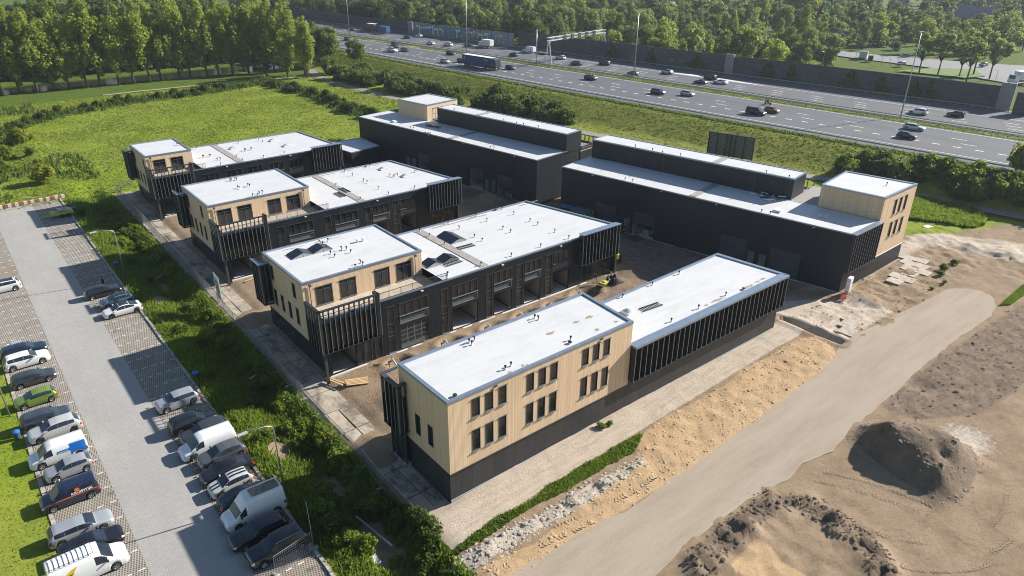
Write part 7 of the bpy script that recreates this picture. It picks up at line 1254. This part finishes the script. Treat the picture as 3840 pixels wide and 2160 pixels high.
def tree_meshes(seed, kind):
    rng = np.random.default_rng(seed); rd_ = random.Random(seed); lob = []; t = MB()
    if kind == 'poplar':
        h = 24.; t.tube([(0, 0, -.4), (.1, .1, 4), (-.1, .15, 10), (.1, 0, 17), (0, 0, 22)], [.42, .34, .25, .14, .04], 8)
        for i in range(34):
            z = 6.5 + 16.5 * i / 33; R0 = np.interp(z, [5, 8, 12, 17, 21, 24], [1.8, 3.6, 4.6, 4.1, 2.7, 1.0]); a = rd_.uniform(0, 6.28); rr = R0 * rd_.uniform(.25, .85); x, y = rr * math.cos(a), rr * math.sin(a); lob.append((x, y, z, rd_.uniform(.75, 1.45) * (.5 + R0 / 5), 1.5))
            if i % 3 == 0: t.tube([(0, 0, z - 3.2), (x * .5, y * .5, z - 1.4), (x, y, z)], [.10, .07, .02], 5)
        for i in range(3): a = rd_.uniform(0, 6.28); lob.append((.9 * math.cos(a), .9 * math.sin(a), rd_.uniform(3.2, 5.2), .8, 1.3))
        V = crown_cards(lob, 3900, .72, rng, .45)
    elif kind == 'broad':
        h = 13.; R0 = 4.6; t.tube([(0, 0, -.4), (.1, 0, 2.5), (-.05, .1, 6), (0, 0, 10)], [.32, .26, .18, .05], 8)
        for i in range(30):
            a = rd_.uniform(0, 6.28); z = rd_.uniform(3.2, 11.6); Rz = R0 * math.sqrt(max(.06, 1 - ((z - 6.6) / 5.8) ** 2)); rr = Rz * rd_.uniform(.35, .85); x, y = rr * math.cos(a), rr * math.sin(a); lob.append((x, y, z, rd_.uniform(1.0, 1.9), .85))
            if i % 3 == 0: t.tube([(0, 0, z * .4), (x * .5, y * .5, z * .75), (x, y, z)], [.11, .07, .02], 5)
        V = crown_cards(lob, 2800, .70, rng, .5)
    elif kind == 'open':
        h = 10.; t.tube([(0, 0, -.4), (.1, 0, 3), (0, .1, 5.5)], [.2, .16, .1], 7)
        for i in range(20):
            a = rd_.uniform(0, 6.28); z = rd_.uniform(5, 10); rr = rd_.uniform(.5, 3.2) * (1 - abs(z - 7.2) / 6); x, y = rr * math.cos(a), rr * math.sin(a); lob.append((x, y, z, rd_.uniform(.6, 1.15), .7)); t.tube([(0, 0, 3.2), (x * .6, y * .6, z * .8), (x, y, z)], [.08, .05, .015], 5)
        V = crown_cards(lob, 1700, .55, rng, .3)
    elif kind == 'bush':
        t.tube([(0, 0, -.2), (.05, 0, .6), (0, .05, 1.2)], [.09, .07, .03], 6)
        for i in range(16): a = rd_.uniform(0, 6.28); z = rd_.uniform(.15, 1.75); rr = rd_.uniform(.1, 1.25) * math.sqrt(max(.1, 1 - (z / 2.2) ** 2)); lob.append((rr * math.cos(a), rr * math.sin(a), z, rd_.uniform(.35, .7), .85)); t.tube([(0, 0, .1), (lob[-1][0] * .6, lob[-1][1] * .6, z * .7), lob[-1][:3]], [.04, .025, .01], 4)
        V = crown_cards(lob, 1300, .30, rng, .4)
    return t.mesh("trunk", BARK, True), V
TM_ = {}
for kind, nv in (('poplar', 6), ('broad', 7), ('open', 3), ('bush', 6)): TM_[kind] = [tree_meshes(100 + 17 * i + len(kind), kind) for i in range(nv)]
_cmesh = {}
def crown_mesh(kind, i, mat):
    k = (kind, i, mat.name)
    if k not in _cmesh: _cmesh[k] = cards_mesh("crown", TM_[kind][i][1], mat)
    return _cmesh[k]
def tree(name, label, cat, kind, x, y, s, mat, group, z=None, sz=None):
    i = random.randrange(len(TM_[kind])); r = thing(name, label, cat, (x, y, Hs(x, y) if z is None else z), random.uniform(0, 6.28), group); r.scale = (s, s, s * (sz or random.uniform(.88, 1.14)))
    if kind != 'bush': link("trunk", TM_[kind][i][0], r)
    else: link("stems", TM_[kind][i][0], r)
    link("crown" if kind != 'bush' else "foliage", crown_mesh(kind, i, mat), r); return r
# the poplars along the canal
PG = "poplars in rows along the canal"
for x in np.arange(-47, 86, 4.9):
    y = 239.5 - .02 * max(0, x) - (.30 * max(0, x - 62)); tree("poplar_tree", "tall poplar of the front row before the canal", "poplar", 'poplar', x + random.uniform(-.9, .9), y + random.uniform(-1, 1), random.uniform(.92, 1.12), L_POP, "poplars of the front row before the canal")
for row, yy in ((1, 268), (2, 276), (3, 286)):
    for x in np.arange(-52 + row * 2, 96, 6.4 + .6 * row): tree("poplar_tree", "tall poplar standing behind the canal", "poplar", 'poplar', x + random.uniform(-1.5, 1.5), yy + random.uniform(-2.5, 2.5), random.uniform(.84, 1.06), L_POP if random.random() < .75 else L_WOOD, "poplars behind the canal")
for x, y, s in ((84.5, 214.5, .95), (87.0, 222, .72), (79, 219, .8)): tree("poplar_tree", "poplar at the end of the front row where the gravel path turns", "poplar", 'poplar', x, y, s, L_POP, "poplars at the gravel path's turn")
# thicket between the poplars and the motorway
for i in range(34):
    y = random.uniform(206, 285); x = random.uniform(92, float(XN(y)) - 8); 
    if abs(x - float(xp(min(y, 240)))) < 3: x += 6
    tree("thicket_tree", "green tree in the thicket between the poplars and the motorway", "tree", 'broad', x, y, random.uniform(.55, .95), random.choice([L_PALE, L_WOOD, L_WEED]), "trees in the thicket left of the motorway")
for i in range(90):
    x = random.uniform(-55, 92); tree("undergrowth_shrub", "dark undergrowth bush between the poplars behind the canal", "bush", 'bush', x, random.uniform(266, 294), random.uniform(1.3, 2.6), L_WOOD, "undergrowth behind the canal")
# hedges along the foot of the embankment
for i in range(62):
    y = random.uniform(96, 206); f = np.interp(y, [96, 110, 130, 160, 206], [.15, .6, 1, 1, 1]); x = random.uniform(float(xp(y)) + 3.2, float(xp(y)) + 3.2 + 10.5 * f); tree("hedge_plant", "dense green bush in the long hedge below the motorway, behind the back hall", "bush", 'bush', x, y, random.uniform(1.7, 2.7), random.choice([L_BUSH, L_BUSH, L_WOOD]), "bushes in the long hedge behind the back hall")
for i in range(80):
    y = random.uniform(-22, 30); x0 = float(xp(y)); x = random.uniform(x0 + 3.0, x0 + 10.0); tree("hedge_plant", "dense green bush in the hedge behind the timber tower on the right", "bush", 'bush', x, y, random.uniform(1.3, 2.1), random.choice([L_BUSH, L_BUSH, L_WEED]), "bushes in the hedge behind the right hall")
tree("young_tree", "young bright green tree at the right edge below the guard rail", "tree", 'bush', 133.4, .8, 1.9, L_YEL, None, sz=1.7)
# bushes and weeds in the ditch
for i in range(70):
    y = random.uniform(0, 104); x = random.choice([random.gauss(-4.9, .8), random.gauss(-8.6, 1.2)])
    if x > -3.8 or x < -10.4 or (abs(x + 8.2) < 2 and 52 < y < 63): continue
    tree("bush", "leafy green bush among the weeds of the ditch beside the car park", "bush", 'bush', x, y, random.uniform(.45, .95), random.choice([L_WEED, L_WEED, L_BUSH, L_YEL if i % 4 == 0 else L_WEED]), "bushes in the ditch beside the car park")
for x, y, s in ((-3.6, .6, .7), (-3.3, -.6, .75), (-3.4, -1.8, .75), (-4.2, 1.3, .8), (-4.1, -3.0, .7), (-3.9, -.9, .8), (-5.0, -3.8, .7)): tree("bush", "dark clipped-looking bush in the clump at the near corner of the compacted strip", "bush", 'bush', x, y, s, L_BUSH, "bushes in the clump at the near corner")
for i in range(16): tree("bush", "bright bush at the left edge of the meadow", "bush", 'bush', random.uniform(-26, -8), random.uniform(118, 172), random.uniform(1.0, 1.9), random.choice([L_WEED, L_YEL, L_WEED]), "bushes on the left side of the meadow")
for i in range(26): 
    x = random.uniform(-16, 62); yb_ = float(np.interp(x, [-20, 0, 20, 48, 60, 68], [176, 198, 206, 210, 212, 215])); tree("bank_shrub", "low dark shrub on the bank behind the meadow", "bush", 'bush', x, yb_ - random.uniform(1, 6), random.uniform(.6, 1.15), L_BUSH, "shrubs on the bank behind the meadow")
for i in range(34): yy = random.uniform(138, 205); tree("bank_shrub", "low dark shrub on the bank at the right of the meadow", "bush", 'bush', float(np.interp(yy, [140, 185, 215], [72, 73, 69])) - random.uniform(.5, 4.5), yy, random.uniform(.7, 1.3), L_BUSH, "shrubs on the right bank of the meadow")
tree("bush", "bright yellow green shrub behind the far left office building", "bush", 'bush', 26.0, 117.0, 1.6, L_YEL, None)
for i in range(24): tree("bush", "dark shrub in the overgrown strip behind the far left office building", "bush", 'bush', random.uniform(8, 50), random.uniform(112, 120), random.uniform(.6, 1.1), L_BUSH, "shrubs behind the far left office building")
# trees beyond the noise wall
def clear_of(x, y):
    for hx, hy, rr in ((352, 232, 13), (352, 297, 7), (386, 312, 8), (372, 282, 9), (430, 236, 12), (470, 128, 22), (287, 108, 8), (300, 128, 9)):
        # keep the sight line in front of houses low
        d = np.array([hx - CAM.x, hy - CAM.y]); L = np.hypot(*d); d /= L; q = np.array([x - hx, y - hy]); t = q @ d; s = abs(q[0] * d[1] - q[1] * d[0])
        if -26 < t < 8 and s < rr: return False
    return not (258 < x < 335 and 20 < y < 122 and not (x > 325)) and not (x < 262 and y < 100)
pts = []
def spaced(x, y, d): return all((x - a) ** 2 + (y - b) ** 2 > d * d for a, b in pts)
LW = ["tree in the dense wood behind the dark left noise wall and the graffiti", "tree in the belt directly behind the right noise wall", "tree in the neighbourhood behind the tree belt"]
GW = ["trees of the wood behind the graffiti wall", "trees of the belt behind the noise wall", "trees among the houses"]
cnt = 0
for tries in range(9000):
    if cnt >= 285: break
    y = random.uniform(25, 470); xw = float(XW(min(y, 420))); x = xw + 5 + 190 * random.random() ** 1.9
    az = math.degrees(math.atan2(x - CAM.x, y - CAM.y))
    if az > 76 or az < 14 or not spaced(x, y, 6.4 if x < xw + 40 else 9.5) or not clear_of(x, y): continue
    pts.append((x, y)); cnt += 1; w3 = 0 if y > 196 and x < xw + 70 else 1 if x < xw + 45 else 2
    edge_ = x < xw + 16 and y < 190; s = random.uniform(.42, .62) if edge_ else random.uniform(.85, 1.35) if w3 == 0 else random.uniform(.7, 1.3)
    kind = 'poplar' if (random.random() < .16 and not edge_) else 'broad'; tree("broadleaf_tree", LW[w3], "tree", kind, x, y, s * (.62 if kind == 'poplar' else 1), random.choice([L_SHADED, L_SHADED, L_WOOD, L_SHADED, L_PALE] if w3 == 0 else [L_PALE, L_WOOD, L_POP, L_WEED]), GW[w3], z=1.0)
for x, y in ((263.8, 75.1), (264.7, 68.9), (268, 62.8), (271.5, 54), (277.3, 61.4), (262, 58)): tree("street_tree", "slender roadside tree with an open crown behind the right end of the noise wall", "tree", 'open', x, y, random.uniform(1.25, 1.5), L_PALE, "roadside trees behind the noise wall", z=1.6)
tree("weeping_tree", "large bright yellow green willow at the top right", "tree", 'broad', 352, 178, 2.0, L_YEL, None, z=1.0)
for tries in range(3000):
    if cnt >= 285 + 120: break
    x, y = random.uniform(250, 470), random.uniform(95, 400); az = math.degrees(math.atan2(x - CAM.x, y - CAM.y))
    if az > 76 or az < 30 or x < float(XW(min(y, 420))) + 60 or not spaced(x, y, 8.) or not clear_of(x, y): continue
    pts.append((x, y)); cnt += 1; tree("garden_tree", "tree among the houses beyond the tree belt", "tree", 'broad', x, y, random.uniform(.6, 1.15), random.choice([L_PALE, L_WOOD, L_POP, L_WEED]), "garden trees among the houses", z=1.)
for i in range(70):
    x, y = random.uniform(232, 345), random.uniform(98, 160); (tree('garden_shrub', 'dense shrub on the green behind the noise wall', 'shrub', 'bush', x, y, random.uniform(1.8, 4.0), random.choice([L_WOOD, L_WEED, L_BUSH]), 'shrubs behind the noise wall', z=1.) if clear_of(x, y) else None)
# what nobody could count: the far wood, meadow grass, ditch weeds
rng = np.random.default_rng(5); far = []; tv = TM_['broad']
for i in range(330):
    a = R_(random.uniform(10, 78)); d = random.uniform(430, 760); x, y = CAM.x + d * math.sin(a), CAM.y + d * math.cos(a)
    if x < float(XW(420)) + 8 and y > 300 and x > 90: continue
    V = tv[i % len(tv)][1]; V = V[rng.random(len(V)) < .22]; s = random.uniform(.8, 1.4); c = V.mean(1, keepdims=True); V = c + (V - c) * 1.9; far.append(V * s + np.array([x, y, .5]))
for i in range(190):
    x, y = random.uniform(-130, 110), random.uniform(296, 470)
    if abs(x - 20) < 34 and y < 326: continue
    V = tv[i % len(tv)][1]; V = V[rng.random(len(V)) < .3]; c = V.mean(1, keepdims=True); V = c + (V - c) * 1.6; far.append(V * random.uniform(.9, 1.6) + np.array([x, y, -.5]))
o = link("far_wood", cards_mesh("far_wood", np.concatenate(far), L_WOOD)); tag(o, kind='stuff')
def blades(name, X, Y, h, w_, mat, lean=.5, z=None):
    n = len(X); Z = H(X, Y) if z is None else z; a = rng.uniform(0, 6.283, n); c, s = np.cos(a), np.sin(a); la = rng.uniform(0, 6.283, n); ln = h * rng.uniform(.1, lean, n); lx, ly = ln * np.cos(la), ln * np.sin(la); P = np.stack([X, Y, Z - .03], 1); u = np.stack([c, s, 0 * c], 1) * (w_ / 2)[:, None]; tip = np.stack([lx, ly, h], 1)
    V = np.stack([P - u, P + u, P + u * .35 + tip, P - u * .35 + tip], 1); o = link(name, cards_mesh(name, V, mat)); tag(o, kind='stuff'); return o
def region(n, x0, x1, y0, y1, keep=None):
    X = rng.uniform(x0, x1, n); Y = rng.uniform(y0, y1, n)
    if keep is not None: m = keep(X, Y); X, Y = X[m], Y[m]
    return X, Y
# ditch weeds
bare = lambda X, Y: np.all([((X - a) / r) ** 2 + ((Y - b) / (r * 2.2)) ** 2 > .35 + .9 * (fbm(X, Y, 1.6, 3, 55) - .5) for a, b, r in ((-8.2, 57.5, 1.5), (-7.3, 84, 1.0), (-8.3, 16.5, 1.5), (-6.3, 10.0, 1.3), (-6.6, .6, 2.3), (-6.5, 63, 1.3))], axis=0) & (fbm(X, Y, 4., 3, 77) + rng.normal(0, .12, len(X)) > .36)
X, Y = region(90000, -11.1, -3.3, -30, 112, bare); k = .5 + fbm(X, Y, 5, 3, 12); blades("ditch_weeds", X, Y, rng.uniform(.18, .62, len(X)) * k, rng.uniform(.10, .26, len(X)), L_WEED, .8)
X, Y = region(26000, -11.0, -3.4, -30, 112, bare); blades("ditch_grass", X, Y, rng.uniform(.3, .8, len(X)), rng.uniform(.04, .10, len(X)), L_GRASS, .6)
X, Y = region(60000, -60, -27.3, -20, 112); blades("lawn_grass", X, Y, rng.uniform(.05, .16, len(X)), rng.uniform(.06, .16, len(X)), L_GRASS, .9)
X, Y = region(900, -11.9, -11.2, -20, 113, lambda X, Y: fbm(X, Y, 5, 2, 8) > .5); blades("kerb_weeds", X, Y, rng.uniform(.06, .25, len(X)), rng.uniform(.05, .16, len(X)), L_WEED, .9)
# meadow and rough banks
mead = lambda X, Y: ~((np.abs(X - np.interp(Y, [-30, 83, 125, 160, 192, 215, 240], [121, 104.8, 96.5, 90, 88, 88.5, 96])) < 2.2))
X, Y = region(150000, -60, 92, 112, 222, mead); k = fbm(X, Y, 9, 3, 31); blades("meadow_grass", X, Y, rng.uniform(.06, .26, len(X)) * (.3 + 1.2 * k), rng.uniform(.2, .5, len(X)), L_GRASS, 2.4)
X, Y = region(60000, -30, 86, 112, 222, lambda X, Y: (np.abs(Y - np.interp(X, [-20, 0, 20, 48, 60, 68], [176, 198, 206, 210, 212, 215]) + 3) < 5 * rng.random(len(X))) & (X < 70) | ((np.abs(X - np.interp(Y, [140, 185, 215], [72, 73, 69]) + 2) < 4.5 * rng.random(len(X))) & (Y > 128)) | ((Y < 119) & (X > 6) & (rng.random(len(X)) < .4)) | ((X < -2) & (fbm(X, Y, 14, 2, 3) > .58) & (rng.random(len(X)) < .35))); blades("bank_weeds", X, Y, rng.uniform(.4, 1.2, len(X)), rng.uniform(.25, .6, len(X)), L_BUSH, .7)
X, Y = region(2600, -14, 66, 150, 216, lambda X, Y: np.abs(Y - np.interp(X, [-20, 0, 20, 48, 60, 68], [176, 198, 206, 210, 212, 215])) < 3.5); m = fbm(X, Y, 8, 2, 91) > .62; blades("yellow_flowers", X[m], Y[m], rng.uniform(.7, 1.1, m.sum()), rng.uniform(.2, .4, m.sum()), mk_leaf("flower_yellow", (.4, .33, .01), (.55, .45, .01), (.65, .55, .02)), .5)
# motorway verges and median
X, Y = region(70000, 88, 140, -30, 240, lambda X, Y: (X < XN(Y) - 5.4) & (X > np.interp(Y, [-30, -6, 6, 12, 30, 83, 125, 160, 192, 240], [121, 119.6, 117.6, 117.8, 113.4, 104.8, 96.5, 90, 88, 96]) + 2)); blades("verge_grass", X, Y, rng.uniform(.06, .2, len(X)), rng.uniform(.25, .6, len(X)), L_GRASS, 2.6)
Yq = rng.uniform(-40, 330, 16000); Xq = XM(Yq) + rng.uniform(1.5, 5.0, len(Yq)); m = fbm(Xq, Yq, 7, 2, 4) > .40; blades("median_grass", Xq[m], Yq[m], rng.uniform(.1, .4, m.sum()), rng.uniform(.15, .45, m.sum()), L_GRASS, 1.2)
Yq = rng.uniform(-40, 330, 14000); Xq = XN(Yq) - 5.4 + rng.uniform(-1.2, .1, len(Yq)); blades("edge_grass", Xq, Yq, rng.uniform(.2, .6, len(Yq)), rng.uniform(.15, .4, len(Yq)), L_WEED, .8)
# green on the building site
X, Y = region(14000, -6, 20, -6, -3.5, lambda X, Y: sdpoly(X, Y, P_WEED) > -.1 + .5 * (fbm(X, Y, 2, 2, 6) - .45)); blades("strip_grass", X, Y, rng.uniform(.08, .30, len(X)), rng.uniform(.06, .2, len(X)), L_WEED, .9)
X, Y = region(26000, 102, 119, -3, 13, lambda X, Y: sdpoly(X, Y, P_GRASSR) > 0); blades("tall_grass", X, Y, rng.uniform(.3, .9, len(X)), rng.uniform(.1, .3, len(X)), L_WEED, .5)
X, Y = region(9000, 78, 90, -17, -14.5, lambda X, Y: sdpoly(X, Y, [(78.6, -15.6), (89, -15.2), (90, -16.6), (80, -16.4)]) > 0); blades("road_edge_grass", X, Y, rng.uniform(.1, .35, len(X)), rng.uniform(.08, .2, len(X)), L_WEED, .8)
for x, y, s in ((84.6, -5.9, .55), (82.5, -6.4, .4), (88.6, -6.0, .45), (80.2, -8.0, .3), (76.9, -7.6, .25), (17.6, -.9, .35), (18.4, -1.1, .25)): tree("bush", "small green weed tuft on the bare sand of the site", "bush", 'bush', x, y, s, L_WEED, "weed tufts on the bare sand")
# ivy climbing the dark noise wall
ivy = []
for yv, hw in ((154, 3), (137, 2.4), (118, 4), (92, 3.), (84, 2.2), (66, 3.4), (57, 2.6), (48, 2.4), (44, 1.6)):
    n = 260; y = yv + rng.normal(0, hw * .45, n); z = MZ + 5.2 * rng.random(n) ** 1.2 * np.clip(1.25 - np.abs(y - yv) / hw, .15, 1); P = np.stack([XW(y) - .30 + rng.normal(0, .08, n), y, z], 1); ivy.append(cards(P, np.tile([-1., 0, .3], (n, 1)), rng.uniform(.4, .9, n), rng))
o = link("ivy", cards_mesh("ivy", np.concatenate(ivy), L_WOOD)); tag(o, kind='stuff')
# ---------------------------------------------------------------- the air between the camera and the far trees
t = NT("haze_air"); t.t.nodes.remove(t.b); pv = t.n("ShaderNodeVolumePrincipled"); pv.inputs['Color'].default_value = (.80, .88, 1., 1); pv.inputs['Density'].default_value = .00013; pv.inputs['Anisotropy'].default_value = .25; t.l(pv.outputs[0], t.out.inputs['Volume'])
hz = MB().box(-420, 900, -330, 900, -6, 62).build("haze", t.m); tag(hz, kind='stuff')
